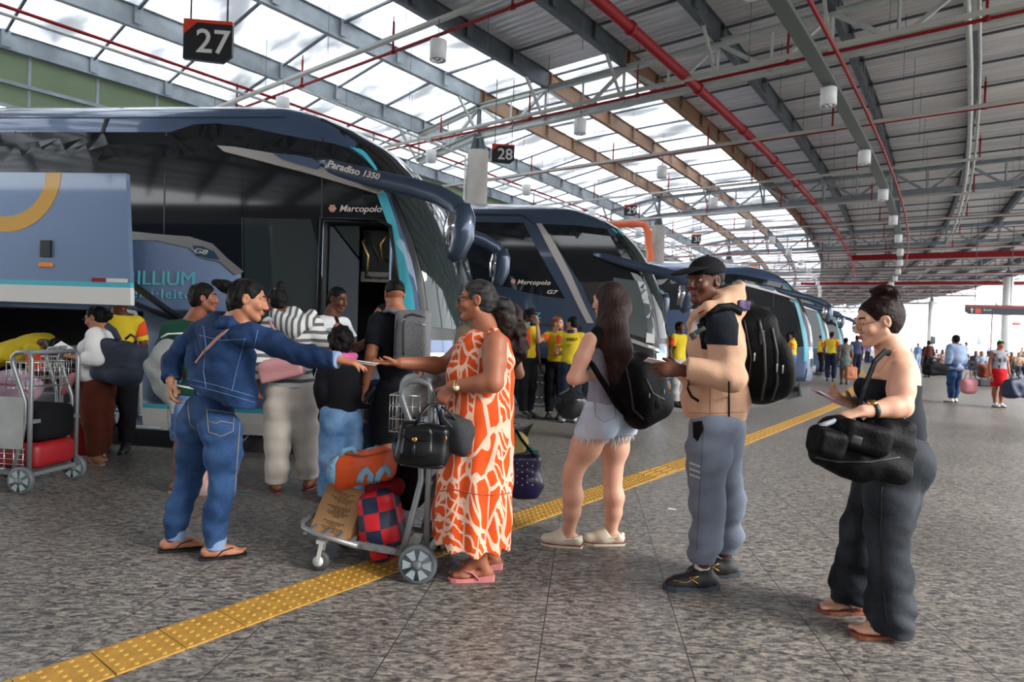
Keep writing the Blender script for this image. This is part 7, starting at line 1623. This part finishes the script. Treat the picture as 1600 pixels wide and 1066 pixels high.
# ---- girl with the pink hood
def P_girl():
    J = dict(head=at(536, 530, 4.85), neck=at(534, 560, 4.85), s0=at(512, 570, 4.83), s1=at(556, 570, 4.92), e0=at(504, 605, 4.8), w0=at(508, 640, 4.85), e1=at(566, 604, 4.95), w1=at(566, 640, 4.95), h0=at(520, 662, 4.84), h1=at(546, 662, 4.92), k0=at(516, 720, 4.84), k1=at(550, 716, 4.95), a0=at(512, 780, 4.86), a1=at(552, 770, 5.0), pel=at(533, 642, 4.88))
    g = Fig('person', 'girl with black curly hair, dark top with a pink hood and light blue jeans', J, (.1, 1, 0), (.2, 1, 0), sk_mid, 1.42, .008, hip=1.1)
    D = SD(.008); g.torso(D); g.neckhead(D)
    for i in (0, 1): g.armp(D, i); g.leg_(D, i); g.hand(D, i, (0, 0, -1), (1, 0, 0), (0, -1, 0), .5)
    D.build('body', g.sk, g.root)
    def ex(D, h, K): D.ell(h(0, -.05, -.02), (.09, .08, .12), g.HR, .02); D.ell(h(0, -.04, -.09), (.07, .06, .07), g.HR, .02)
    g.hair(hair_k, extra=ex, amp=.008, vol=.006, ears=False); clothe(g, cloth('black top', '#14141a', .9), 1.95, .035, .04, jean_b, seed=12, shoes=dk_sh, wide=[(.0, .105), (.25, .10), (.5, .09), (.75, .088), (1.0, .088)])
    D = SD(.007); D.chain([at(520, 552, 4.8), at(532, 562, 4.77), at(552, 558, 4.82)], [.04, .045, .035], .02, (N6, .7)); D.cone(at(528, 558, 4.8), at(545, 566, 4.8), .05, .035, .02); D.disp = folds(.005, 50, 4); D.build('pink_hood', cloth('pink hood', '#cf5f9c', .9), g.root)
P_girl()
# ---- man with the grey backpack
def P_back():
    J = dict(head=at(616, 460, 5.0), neck=at(618, 488, 5.0), s0=at(590, 504, 4.92), s1=at(652, 500, 5.12), e0=at(580, 555, 4.85), w0=at(570, 606, 4.9), e1=at(664, 550, 5.2), w1=at(650, 590, 5.3), h0=at(602, 640, 4.95), h1=at(634, 640, 5.08), k0=at(598, 706, 4.92), k1=at(636, 706, 5.1), a0=at(596, 770, 4.95), a1=at(636, 768, 5.12), pel=at(618, 615, 5.02))
    g = Fig('person', 'man in a black t-shirt and black shorts with short faded hair seen from behind', J, (-.1, 1, 0), (-.45, .9, -.1), sk_brown, 1.74, .008, sh=1.1)
    D = SD(.007); g.torso(D); g.neckhead(D)
    for i in (0, 1): g.armp(D, i, 0, (.056, .052, .042, .042, .028)); g.leg_(D, i); g.hand(D, i, (J['w%d' % i]-J['e%d' % i]), (1, 0, 0), (0, 1, 0), .6)
    D.build('body', g.sk, g.root); g.hair(hair_k, vol=-.003, extra=lambda D, h, K: D.cut(h(0, 0, -.005), -g.hu-g.hf*.2, .16)); clothe(g, cloth('black t-shirt', '#15171f', .9), .72, .028, .04, blk_t, 'shorts', seed=14, shoes=dk_sh)
    e = thing('backpack', at(645, 560, 4.75), 'grey two-tone backpack worn by the man in the black t-shirt', 'backpack'); D = SD(.007); gm = mat('grey canvas', hexc('#68686b'), .8, noise=(90, .25)); D.box(at(645, 527, 4.84), (.135, .09, .21), None, .05, .02); D.box(at(647, 532, 4.78), (.115, .08, .17), None, .04, .02); D.disp = folds(.003, 24, 3); b_ = D.build('main_bag', gm, e); bv = bvh_of([b_])
    seam_line(bv, [(634, 495), (631, 510), (631, 555)], 'zip', tape_(), e, .014, .006); seam_line(bv, [(634, 494), (645, 491), (664, 497)], 'zip', tape_(), e, .014, .006); seam_line(bv, [(622, 500), (618, 520), (617, 556)], 'edge_seam', mat('dark grey seam', (.08, .08, .085), .8), e, .012, .005); seam_line(bv, [(650, 505), (665, 508)], 'label', silver, e, .006, .004)
    mb = MB(); mb.tube([at(603, 486, 4.9), at(612, 484, 4.85), at(628, 492, 4.84)], .035, 8, flat=((0, -.5, 1), .4)); mb.build('shoulder_strap', gm, e)
    w = J['w0']; mb = MB(); mb.tube([w+Vector((.031*math.cos(a), .031*math.sin(a), .03)) for a in [i*.785 for i in range(8)]], .008, 6, closed=True); o = mb.build('bracelet', blackr, None); tag(o, 'black bracelet on the wrist of the man with the grey backpack', 'bracelet')
    mb = MB(); mb.box(at(577, 618, 4.82), (.02, .075, .15), Matrix.Rotation(.6, 3, 'Y'), 0, .008); o = mb.build('mobile_phone', blackp, None); tag(o, 'dark phone held low by the man with the grey backpack', 'phone')
P_back()
# ---- hidden woman with black hair between conductor and backpack man
quick(596, 752, 1.60, (-.6, -.6, 0), 'dark-haired woman mostly hidden between the conductor and the man with the grey backpack', sk_brown, hair_k, cloth('grey lace top', '#8b8d96', .9), navy_t, dk_sh, arms=('bent', 'down'), sleeve=.3, vox=.009, G=Vector((-1.20, 5.9, 0)))
# ---- woman in the white blouse reading
def P_white():
    J = dict(head=at(150, 497, 5.85), neck=at(160, 518, 5.85), s0=at(148, 526, 5.72), s1=at(172, 524, 5.98), e0=at(150, 562, 5.65), w0=at(118, 559, 5.62), e1=at(150, 560, 6.05), w1=at(120, 556, 5.9), h0=at(148, 612, 5.78), h1=at(156, 612, 5.95), k0=at(146, 660, 5.75), k1=at(160, 660, 5.95), a0=at(150, 715, 5.8), a1=at(154, 708, 6.0), pel=at(153, 594, 5.86), hu=(-.25, 0, 1))
    g = Fig('person', 'woman in a white blouse and rust brown trousers reading beside the open luggage hold', J, (-1, .1, 0), (-.95, -.05, -.3), sk_tan, 1.58, .008, hip=1.15, wst=1.15, belly=.6, bust=.6)
    D = SD(.007); g.torso(D); g.neckhead(D)
    for i in (0, 1): g.armp(D, i); g.leg_(D, i); g.foot(D, i, (-1, 0, 0), False); g.hand(D, i, (-1, .1, .1), (0, 0, 1), (0, 1, 0), .6)
    D.build('body', g.sk, g.root); g.face_parts()
    g.hair(hair_k, extra=lambda D, h, K: D.ell(h(0, -.12, -.01), .045*K, None, .02), amp=.003); clothe(g, cloth('white blouse', '#d9d8d8', .85, .03), 1.7, .030, .03, cloth('rust brown trousers', '#5c2b1f', .9), seed=17, wide=[(.0, .115), (.25, .112), (.5, .088), (.75, .080), (1.0, .068)], topname='blouse')
    for i in (0, 1): g.sandal(i, (-1, 0, 0), mat('tan sandal', hexc('#97806c'), .5), None, .022)
    e = thing('paper_slip', at(98, 545, 5.7), 'white folded paper in the hand of the woman in the white blouse', 'paper'); mb = MB(); mb.box(at(100, 545, 5.72), (.16, .10, .004), Matrix.Rotation(.5, 3, 'Y') @ Matrix.Rotation(.7, 3, 'X')); mb.build('slip', paperw, e)
    mb = MB(); h = g.hp
    for q in (-1, 1): mb.tube([h(q*(.033+.022*math.cos(a)), .102, .004+.018*math.sin(a)) for a in [i*.785 for i in range(8)]], .002, 5, closed=True); mb.tube([h(q*.055, .100, .008), h(q*.079, .0, .012)], .002, 5)
    o = mb.build('spectacles', blackp, None); tag(o, 'spectacles on the woman in the white blouse', 'glasses')
    e = thing('backpack', at(188, 604, 5.75), 'dark navy backpack on the back of the woman in the white blouse', 'backpack'); D = SD(.008); nv = mat('navy canvas', hexc('#2a3444'), .8, noise=(60, .2)); D.box(at(187, 567, 5.78), (.20, .13, .20), [[.98, 0, -.2], [0, 1, 0], [.2, 0, .98]], .08, .03); D.ell(at(192, 585, 5.7), (.16, .1, .11), None, .04); D.disp = folds(.005, 20, 5); b_ = D.build('main_bag', nv, e); bv = bvh_of([b_]); seam_line(bv, [(170, 545), (190, 538), (212, 545)], 'zip', tape_(), e, .012, .006); seam_line(bv, [(168, 575), (190, 572), (215, 580)], 'zip', tape_(), e, .012, .006)
    mb = MB(); mb.tube([at(166, 508, 5.7), at(178, 517, 5.68), at(186, 532, 5.7)], .028, 8, flat=((0, -1, .4), .4)); mb.build('shoulder_strap', nv, e); mb = MB(); mb.tube([at(196, 530, 5.75), at(204, 523, 5.75), at(212, 528, 5.75), at(212, 536, 5.75)], .012, 8); mb.build('grab_loop', tape_(), e)
    e = thing('purse', at(105, 618, 5.7), 'small dusty pink purse held by the woman in the white blouse', 'bag'); D = SD(.006); D.ell(at(106, 600, 5.68), (.035, .05, .12), [[.9, 0, -.45], [0, 1, 0], [.45, 0, .9]], .02); D.build('pouch', mat('dusty pink', hexc('#a5686c'), .5), e)
P_white()
# ---- loaders in yellow
def P_bent():
    J = dict(head=at(88, 548, 6.55), neck=at(66, 538, 6.55), s0=at(52, 548, 6.4), s1=at(52, 540, 6.75), e0=at(60, 590, 6.35), w0=at(85, 618, 6.4), e1=at(68, 590, 6.8), w1=at(95, 612, 6.75), h0=at(-25, 575, 6.45), h1=at(-25, 575, 6.68), k0=at(-15, 640, 6.42), k1=at(0, 640, 6.65), a0=at(-25, 690, 6.3), a1=at(-20, 690, 6.55), pel=at(-20, 560, 6.55), hu=(.5, 0, .8))
    g = Fig('person', 'loader in a yellow shirt bending forward over the luggage at the open hold', J, (.5, 0, -.8), (.75, -.1, -.65), sk_dark, 1.7, .009, cat_loc=at(-22, 700, 6.4))
    g.base.z = 0
    D = SD(.009); g.torso(D); g.neckhead(D)
    for i in (0, 1): g.armp(D, i); g.leg_(D, i); g.hand(D, i, (.3, 0, -1), (1, 0, 0), (0, 1, 0), .5)
    D.build('body', g.sk, g.root); g.hair(hair_k, amp=.004, vol=.006); clothe(g, yel_s, .8, .028, 0, blk_t, seed=19, shoes=dk_sh); sleeves(g, upto=.82, inf=.03)
    mb = MB(); mb.tube([at(70, 532, 6.4), at(74, 540, 6.38), at(76, 552, 6.4)], .012, 6); o = mb.build('collar', cloth('grey collar', '#6d6f68'), g.root)
P_bent()
g = quick(0, 0, 1.66, (.3, -.9, 0), 'loader in a yellow shirt with orange sleeve standing just behind the woman in white', sk_dark, hair_k, yel_s, blk_t, dk_sh, arms='bent', sleeve=.75, vox=.010, G=Vector((-4.02, 6.42, 0)), hf=(.8, -.5, -.2)); sleeves(g, inf=.024)
# ---- curly-haired person behind the orange dress
def P_curly():
    J = standing(at(800, 776, 4.35)*1.0, 1.64, (-.3, .95, 0)); G = Vector((at(803, 700, 4.35).x-.20, 4.35, 0)); J = standing(G, 1.66, (-.3, .95, 0), ('bent', 'bent'), .0, .06)
    J['head'] = at(772, 492, 4.25); J['neck'] = at(782, 522, 4.32)
    g = Fig('person', 'person with long curly dark hair hidden behind the woman in the orange dress', J, (-.3, .95, 0), (-.8, .6, 0), sk_tan, 1.64, .008, sh=.9)
    D = SD(.009); g.torso(D); g.neckhead(D, False)
    for i in (0, 1): g.armp(D, i); g.leg_(D, i); g.hand(D, i, (0, 0, -1), (1, 0, 0), (0, 1, 0), .5, det=False)
    D.build('body', g.sk, g.root)
    def ex(D, h, K): D.chain([h(0, -.04, .03), at(793, 490, 4.18), at(800, 520, 4.14), at(806, 548, 4.14), at(803, 566, 4.15)], [.09, .085, .085, .085, .04], .03, (N6, .8))
    g.hair(hair_b, extra=ex, amp=.012, vol=.01, freq=75, ears=False); clothe(g, cloth('khaki top', '#7c6f5c', .9), .6, .022, .02, denim('mid denim', '#2d4f80', '#5b7ead'), seed=23, shoes=dk_sh)
    e = thing('tote_bag', at(825, 778, 4.3), 'dark violet shiny bag with small star studs hanging behind the orange dress', 'bag'); D = SD(.008); vi = mat('violet shiny cloth', hexc('#241f45'), .35, noise=(14, .3)); D.box(at(822, 742, 4.3), (.105, .09, .15), None, .05, .02); D.ell(at(822, 755, 4.28), (.12, .1, .11), None, .03); D.disp = folds(.006, 26, 9, (1, 1, 1)); b_ = D.build('pouch', vi, e); bv = bvh_of([b_])
    for i in range(4):
        for j in range(4):
            h_ = hit(bv, 808+i*8, 724+j*10+(i % 2)*4)
            if h_: m_ = MB(); m_.sph(h_[0], .0045, 6); m_.build('stud', cream, e)
    mb = MB(); mb.tube([at(806, 672, 4.25), at(814, 686, 4.22), at(828, 704, 4.2), at(838, 716, 4.24)], .010, 8); mb.build('handle', black_c, e)
    e = thing('cloth_bundle', at(818, 712, 4.28), 'pale yellow and green cloth sticking out of the violet bag', 'cloth'); D = SD(.008); D.ell(at(812, 694, 4.32), (.05, .05, .085), None, .03); D.disp = folds(.012, 40, 6, (1, 1, 1)); D.build('folded_cloth', cloth('pale yellow cloth', '#cfc27e', .9), e); D = SD(.008); D.ell(at(828, 708, 4.33), (.07, .05, .03), None, .03); D.disp = folds(.01, 50, 7, (1, 1, 1)); D.build('green_cloth', cloth('sea green cloth', '#2f6f63', .8), e)
P_curly()
# ---- three team members by the second coach
g = quick(820, 652, 1.76, (.6, -.7, 0), 'bearded man in a yellow team shirt standing left of the pair by the second coach', sk_dark, hair_k, yel_s, blk_t, dk_sh, sleeve=.6, vox=.011, hf=(.75, -.4, -.35), hairst=lambda D, h, K: (D.ell(h(0, -.01, .085), (.075, .085, .06), None, .02), D.ell(h(0, .07, -.085), (.045, .035, .04), None, .01)), amp=.004)
D = SD(.011); 
sh_ = [x for x in KIDS[g.root.name] if x.name.startswith('shirt')][0]; patch_on(bvh_of([sh_]), [(817, 515), (828, 513), (829, 545), (818, 548)], 'print', org_s, sh_, .006, 5); patch_on(bvh_of([sh_]), [(814, 505), (828, 503), (828, 513), (815, 515)], 'print', cloth('grey green print', '#7d8f86'), sh_, .006, 5)
g = quick(868, 651, 1.66, (-.3, -.9, 0), 'ginger-bearded man in a yellow team shirt with one hand raised', sk_light, hair_o, yel_s, blk_t, dk_sh, sleeve=.6, vox=.011, hf=(.75, -.5, -.1), arms=('down', 'up'), hairst=lambda D, h, K: D.ell(h(0, .06, -.085), (.05, .04, .04), None, .01), G=Vector((.74, 10.2, 0))); sleeves(g, inf=.024); g.root['label'] = 'ginger-bearded man in a yellow team shirt half hidden behind his colleague, hand raised'
g = quick(890, 655, 1.66, (.15, .98, 0), 'man in a yellow team shirt seen from behind with small black print on the back', sk_tan, hair_k, yel_s, navy_t, grey_sh, sleeve=.6, vox=.010, hf=(-.75, .6, -.1), arms=('bent', 'down'), G=Vector((.92, 9.75, 0)), sh=1.1); sleeves(g, inf=.024)
sh_ = [x for x in KIDS[g.root.name] if x.name.startswith('shirt')][0]; bv = bvh_of([sh_])
h_ = hit(bv, 892, 530)
if h_: text_obj('ROTA', 'print_lettering', blackp, h_[0]+Vector((-.07, -.03, -.02)), (1, 0, 0), (0, 0, 1), .065, sh_, .012); text_obj('SOLAR', 'print_lettering', mat('faint print', hexc('#8a7a2a')), h_[0]+Vector((-.07, -.03, -.10)), (1, 0, 0), (0, 0, 1), .03, sh_, .012)
patch_on(bv, [(886, 516), (898, 516), (897, 521), (887, 521)], 'print', blackp, sh_, .006, 4)
# ---- hidden person with the black plastic bag
g = quick(0, 0, 1.62, (-.2, -.95, 0), 'dark-skinned person in black, hidden behind the young woman, holding a black plastic bag', sk_deep, hair_k, cloth('black cardigan', '#17171b'), blk_t, dk_sh, arms=('down', (at(903, 582, 8.15), at(893, 602, 8.05))), sleeve=1.6, vox=.011, G=Vector((1.22, 8.2, 0)))
g.root.location = g.root.location; e = thing('plastic_bag', at(893, 655, 8.0), 'shiny black plastic bag hanging beside the pale denim shorts', 'bag'); D = SD(.009); D.cone(at(894, 604, 8.0), at(893, 622, 8.0), .03, .15, .05); D.ell(at(893, 632, 8.0), (.21, .13, .19), None, .04); D.disp = folds(.012, 22, 41, (1, 1, .6)); D.build('sack', mat('black plastic', (.012, .012, .014), .2, spec=.7), e)
# ---- people beyond
g = quick(0, 0, 1.72, (.5, -.8, 0), 'man in yellow team shirt waving an arm beyond the nose of the second coach', sk_dark, hair_k, yel_s, cloth('light grey trousers', '#a9a6a3'), dk_sh, arms=('up', 'down'), sleeve=.6, vox=.014, G=Vector((3.35, 12.6, 0))); sleeves(g, inf=.026)
g = quick(1236, 602, 1.72, (-.7, .5, 0), 'man in a yellow team shirt and jeans right behind the large black backpack', sk_tan, hair_k, yel_s, denim('mid denim', '#2d4f80', '#5b7ead'), cream, sleeve=.6, vox=.014); sleeves(g, inf=.026)
g = quick(1279, 586, 1.78, (.9, .3, 0), 'slim man in a yellow team shirt and black trousers by the far coach door', sk_mid, hair_k, yel_s, blk_t, dk_sh, sleeve=.6, vox=.016); sleeves(g, inf=.028)
g = quick(1297, 596, 1.84, (.6, .7, 0), 'taller man in yellow team shirt and navy trousers beside the woman in patterned dress', sk_mid, hair_k, yel_s, navy_t, dk_sh, sleeve=.6, vox=.016); sleeves(g, inf=.028)
g = quick(1319, 601, 1.62, (.3, .9, 0), 'woman in a grey green patterned dress carrying an orange-brown bag in the distance', sk_mid, hair_k, leaf_print('grey green print cloth', '#5c7470', '#9a4a35', 6, .2), leaf_print('grey green print skirt', '#5c7470', '#9a8a75', 6, .2), dk_sh, kind='skirt', sleeve=.5, vox=.016)
D = SD(.014); c = at(1329, 583, 21.3); e = thing('shoulder_bag', c-Vector((0, 0, .25)), 'orange-brown bag carried by the woman in the patterned dress', 'bag'); D.box(c, (.20, .10, .22), None, .07, .02); D.cone(c, c+UP*.30, .12, .03, .05); D.build('pouch', mat('orange brown leather', hexc('#a8603f'), .6), e)
g = quick(1337, 590, 1.80, (.2, .95, 0), 'man in dark violet-blue walking away beyond the patterned dress', sk_dark, hair_k, cloth('violet blue shirt', '#454a6b'), navy_t, dk_sh, sleeve=.8, vox=.018)
# ================================================================ right-hand background
g = quick(1486, 629, 1.72, (-.2, .98, 0), 'person in a loose pale blue shirt walking away with a pink bag', sk_dark, hair_k, cloth('pale blue shirt', '#8797b5', .9, .08), denim('dark blue denim', '#1d3557', '#2f4d78'), cream, sleeve=1.5, vox=.012, sh=1.25, wst=1.3, hip=1.15, tin=.05, hem=.10, G=gr(1490, 629))
g = quick(1562, 636, 1.60, (-.1, -.95, 0), 'woman in a strapless patterned top and short red skirt with a green hair bow', sk_brown, hair_k, leaf_print('grey black print', '#8f8f99', '#26262c', 9, .2), cloth('bright red skirt', '#c0141c'), mat('white shoe', (.7, .7, .7), .5), sleeve=.02, kind='skirt', vox=.012, hip=1.15, wst=1.1, bust=.5, G=gr(1558, 636), hf=(-.4, -.8, -.4))
mb = MB(); mb.sph(g.hp(.03, .03, .14), (.06, .03, .03), 8); mb.build('hair_bow', mat('green bow', hexc('#6fd07a'), .5), g.root)
def bagblob(name, px, py, Y, r, m, label, cat='bag', loopz=True):
    c = at(px, py, Y); e = thing(name, c-Vector((0, 0, r[2])), label, cat); D = SD(.014); D.box(c-UP*r[2]*.1, (r[0]*.92, r[1]*.8, r[2]*.85), None, min(r)*.55, .02); D.cone(c+UP*r[2]*.3-Vector((r[0]*.3, 0, 0)), c+UP*r[2]*.3+Vector((r[0]*.3, 0, 0)), r[1]*.7, r[1]*.6, .06); D.disp = folds(.014, 20, int(px) % 40, (1, 1, 1)); D.build('pouch', m, e)
    if loopz: mb = MB(); mb.tube([c+Vector((-.1, 0, r[2]*.8)), c+Vector((-.05, 0, r[2]+.10)), c+Vector((.05, 0, r[2]+.10)), c+Vector((.1, 0, r[2]*.8))], .012, 6); mb.build('handle', m, e)
    return e
blk_b = cloth('black bag cloth', '#121216'); 
bagblob('handbag', 1513, 602, 15.3, (.19, .15, .20), mat('pink round bag', hexc('#c47d85'), .6), 'rounded pink bag swinging from the hand of the person in pale blue')
bagblob('duffel_bag', 1461, 577, 15.6, (.30, .2, .17), blk_b, 'black holdall carried to the left of the person in pale blue')
bagblob('duffel_bag', 1586, 606, 14.6, (.26, .2, .26), mat('navy bag cloth', hexc('#1b2542'), .6), 'dark navy bag carried by the woman in the red skirt')
bagblob('handbag', 1541, 580, 15.5, (.20, .14, .17), cloth('rust bag cloth', '#7d4330'), 'rust-coloured bag at the hip of the woman in the red skirt', loopz=False)
# people further off, each on the floor where the photo shows them
far = [  # px, feet py, H, colour top, colour bottom, skin, facing, label
 (1449, 590, 1.70, '#43221f', '#15151a', sk_mid, (.1, 1, 0), 'person in a maroon top with a black bag, left of the pale blue shirt'),
 (1508, 577, 1.86, '#8d97a4', '#33384a', sk_tan, (.3, -1, 0), 'tall man in a light grey shirt just right of the pale blue shirt'),
 (1433, 574, 1.66, '#5a7396', '#8aa0c0', sk_mid, (0, -1, 0), 'distant person in a blue shirt at the edge of the woman with the phone'),
 (1480, 570, 1.62, '#a5a09b', '#3a3f4c', sk_mid, (0, -1, 0), 'distant person in a beige top behind the pale blue shirt'),
 (1355, 568, 1.66, '#7d6a9a', '#202028', sk_mid, (0, 1, 0), 'distant person in a lilac shirt beyond the end of the yellow strip'),
 (1348, 563, 1.68, '#3c7a63', '#e0ddd8', sk_dark, (0, -1, 0), 'distant person in a green top and white trousers near the strip'),
 (1300, 566, 1.68, '#c05060', '#202028', sk_mid, (0, -1, 0), 'distant person in a red top between the far coach and the crowd'),
 (1544, 566, 1.66, '#6e93c4', '#c9c9c9', sk_mid, (0, -1, 0), 'distant person in a sky blue shirt before the bright right side'),
 (1596, 572, 1.70, '#c9b49a', '#2b2b33', sk_mid, (-1, 0, 0), 'person in a sand-coloured top at the right edge of the frame'),
 (1425, 560, 1.64, '#d0c8bd', '#4a4f5c', sk_dark, (0, -1, 0), 'distant person in an off-white shirt by the first far column'),
 (1330, 566, 1.70, '#2c3c63', '#20242c', sk_mid, (0, 1, 0), 'distant person in a navy shirt close to the last coach'),
]
for i, (px, py, H, ct, cb, sk, f, lab) in enumerate(far):
    quick(px, py, H, f, lab, sk, hair_k, cloth('cloth '+ct, ct), cloth('cloth '+cb, cb), dk_sh, sleeve=.7 if i % 2 else 1.4, vox=.022, wst=1.1)
# seated travellers: joints of a sitting pose
def sitting(G, H, f):
    k = H/1.7; f = V3n(f); s = f.cross(UP); J = {}
    for i, q in ((0, -1), (1, 1)):
        J['h%d' % i] = G+s*q*.09*k+UP*.50; J['k%d' % i] = G+s*q*.11*k+f*.44*k+UP*.50; J['a%d' % i] = G+s*q*.12*k+f*.48*k+UP*.08; J['s%d' % i] = G+s*q*.165*k+UP*(.50+.50*k); J['e%d' % i] = J['s%d' % i]-UP*.25*k+f*.08; J['w%d' % i] = J['e%d' % i]+f*.22*k-s*q*.04-UP*.03
    J['neck'] = G+UP*(.5+.55*k); J['head'] = G+UP*(.5+.71*k)+f*.04; J['pel'] = G+UP*.54; return J
seat_m = mat('seat grey', hexc('#6f7378'), .5)
sits = [(1523, 590, '#2a3140', '#4a5a78', 'seated traveller in a dark jacket just right of the pale blue shirt'), (1532, 592, '#8f9fb8', '#5a6a80', 'seated traveller in a light blue shirt, second of the seated group'), (1543, 590, '#b5a7a0', '#3a3036', 'seated traveller in a beige top, third of the seated group'), (1579, 585, '#6a4a3a', '#20242c', 'seated traveller in brown behind the red skirt'), (1590, 588, '#b09a80', '#383c46', 'seated traveller in sand colour near the right edge'), (1471, 582, '#b08d88', '#7a8698', 'seated traveller in dusty pink left of the pale blue shirt'), (1462, 578, '#cfcfd4', '#3c4a66', 'seated traveller in white further left of the pale blue shirt'), (1508, 572, '#7a3540', '#2a2a30', 'seated traveller in wine red in the row behind the seated group'), (1552, 574, '#3a5a4a', '#1f2530', 'seated traveller in dark green in the back row, left of the red skirt'), (1571, 572, '#d8d0c4', '#4a5262', 'seated traveller in cream in the back row above the red skirt'), (1598, 574, '#455a80', '#20242c', 'seated traveller in blue in the back row at the right edge'), (1440, 572, '#9a7f6a', '#2f3644', 'seated traveller in brown just right of the phone woman back')]
for i, (px, py, ct, cb, lab) in enumerate(sits):
    G = gr(px, py+2); J = sitting(G, 1.66, (-.3, -.9, 0)); quick(px, py, 1.66, (-.3, -.9, 0), lab, (sk_mid, sk_tan, sk_dark)[i % 3], hair_k, cloth('cloth '+ct, ct), cloth('cloth '+cb, cb), dk_sh, sleeve=.7, vox=.02, G=G, J=J)
    f = V3n((-.3, -.9, 0)); s = f.cross(UP); e = thing('waiting_seat', G, 'grey waiting seat under the %s traveller of the seated row' % ORD[i], 'seat'); mb = MB(); R = Matrix((s, f, UP)).transposed(); mb.box(G+UP*.39+f*.1, (.46, .44, .05), R, 0, .02); mb.build('seat', seat_m, e); mb = MB(); mb.box(G+UP*.62-f*.19, (.46, .05, .42), R, 0, .02); mb.build('backrest', seat_m, e)
    for q in (-1, 1): mb = MB(); mb.bar(G+s*q*.18+UP*.37, G+s*q*.18, .04, .04, (1, 0, 0)); mb.build('leg', galv_d, e)
for px, py, Y, r, c, lab in ((1527, 577, 17.5, (.22, .18, .2), '#b4962c', 'yellow and white plastic bag on the floor before the seated group'), (1519, 560, 18.5, (.18, .18, .3), '#15151a', 'black suitcase-like bag beside the seated group'), (1538, 594, 16.8, (.3, .2, .14), '#3a3a40', 'dark grey bag on the floor left of the red skirt'), (1595, 570, 15.5, (.2, .2, .42), '#1c2536', 'tall navy bag at the right edge of the frame'), (1477, 561, 21, (.3, .2, .22), '#c9b7a6', 'pale bag pile item behind the pale blue shirt'), (1357, 557, 24, (.3, .25, .3), '#2b2f5a', 'blue bag on the floor beyond the strip')):
    c0 = gr(px, py+10); c1 = c0+UP*(r[2]*.92); e = thing('travel_bag', c0, lab, 'bag'); D = SD(.014); D.box(c1, (r[0], r[1]*.8, r[2]*.92), None, min(r)*.45, .02); D.disp = folds(.012, 16, int(px) % 40, (1, 1, 1)); D.build('pouch', cloth('bag '+c, c), e)
# low pale wall and kiosk blocks at the bright far side
mb = MB(); mb.bar(Vector((26, 62, .5)), Vector((62, 50, .5)), .2, 1.0); o = mb.build('wall_right', mat('pale wall', hexc('#c9c8c6'), .7)); tag(o, kind='structure')
for px, py, Y, w, h, c, lab in ((1586, 506, 52, .9, .25, '#8a3a34', 'small dark red notice board far off at right'), (1532, 532, 50, .5, .7, '#9aa0a8', 'small grey board on the bright far side'), (1458, 532, 48, .35, .6, '#2b2f36', 'small dark board on a post by the first far column')):
    c_ = at(px, py, Y); e = thing('notice_board', c_, lab, 'sign'); mb = MB(); mb.box(c_, (w, .06, h), None, 0, .02); mb.build('board', mat('board '+c, hexc(c), .5), e); mb = MB(); mb.bar(Vector((c_.x, c_.y+.05, 0)), c_+Vector((0, .05, 0)), .05, .05, (1, 0, 0)); mb.build('post', galv, e)
# groups for repeated things
GR = {'column': 'round concrete columns', 'bay_sign': 'hanging bay number signs', 'coach': 'parked coaches', 'waiting_seat': 'grey waiting seats', 'luggage_trolley': 'luggage trolleys', 'sprinkler_pipe': 'thin red sprinkler pipes', 'cable_tray': 'cable trays under the roof', 'drain_pipe': 'orange drain pipes', 'notice_board': 'small far notice boards', 'cross_beam': 'far red cross beams', 'travel_bag': 'bags on the floor of the waiting area'}
for o in bpy.data.objects:
    if o.parent is None and 'label' in o and 'group' not in o:
        n = o.name.split('.')[0]
        if n in GR: o['group'] = GR[n]
        elif n == 'person':
            l = o['label']
            if l.startswith('seated'): o['group'] = 'seated travellers'
            elif l.startswith('distant'): o['group'] = 'distant travellers'
            elif 'yellow' in l: o['group'] = 'staff in yellow shirts'
bpy.context.view_layer.update()
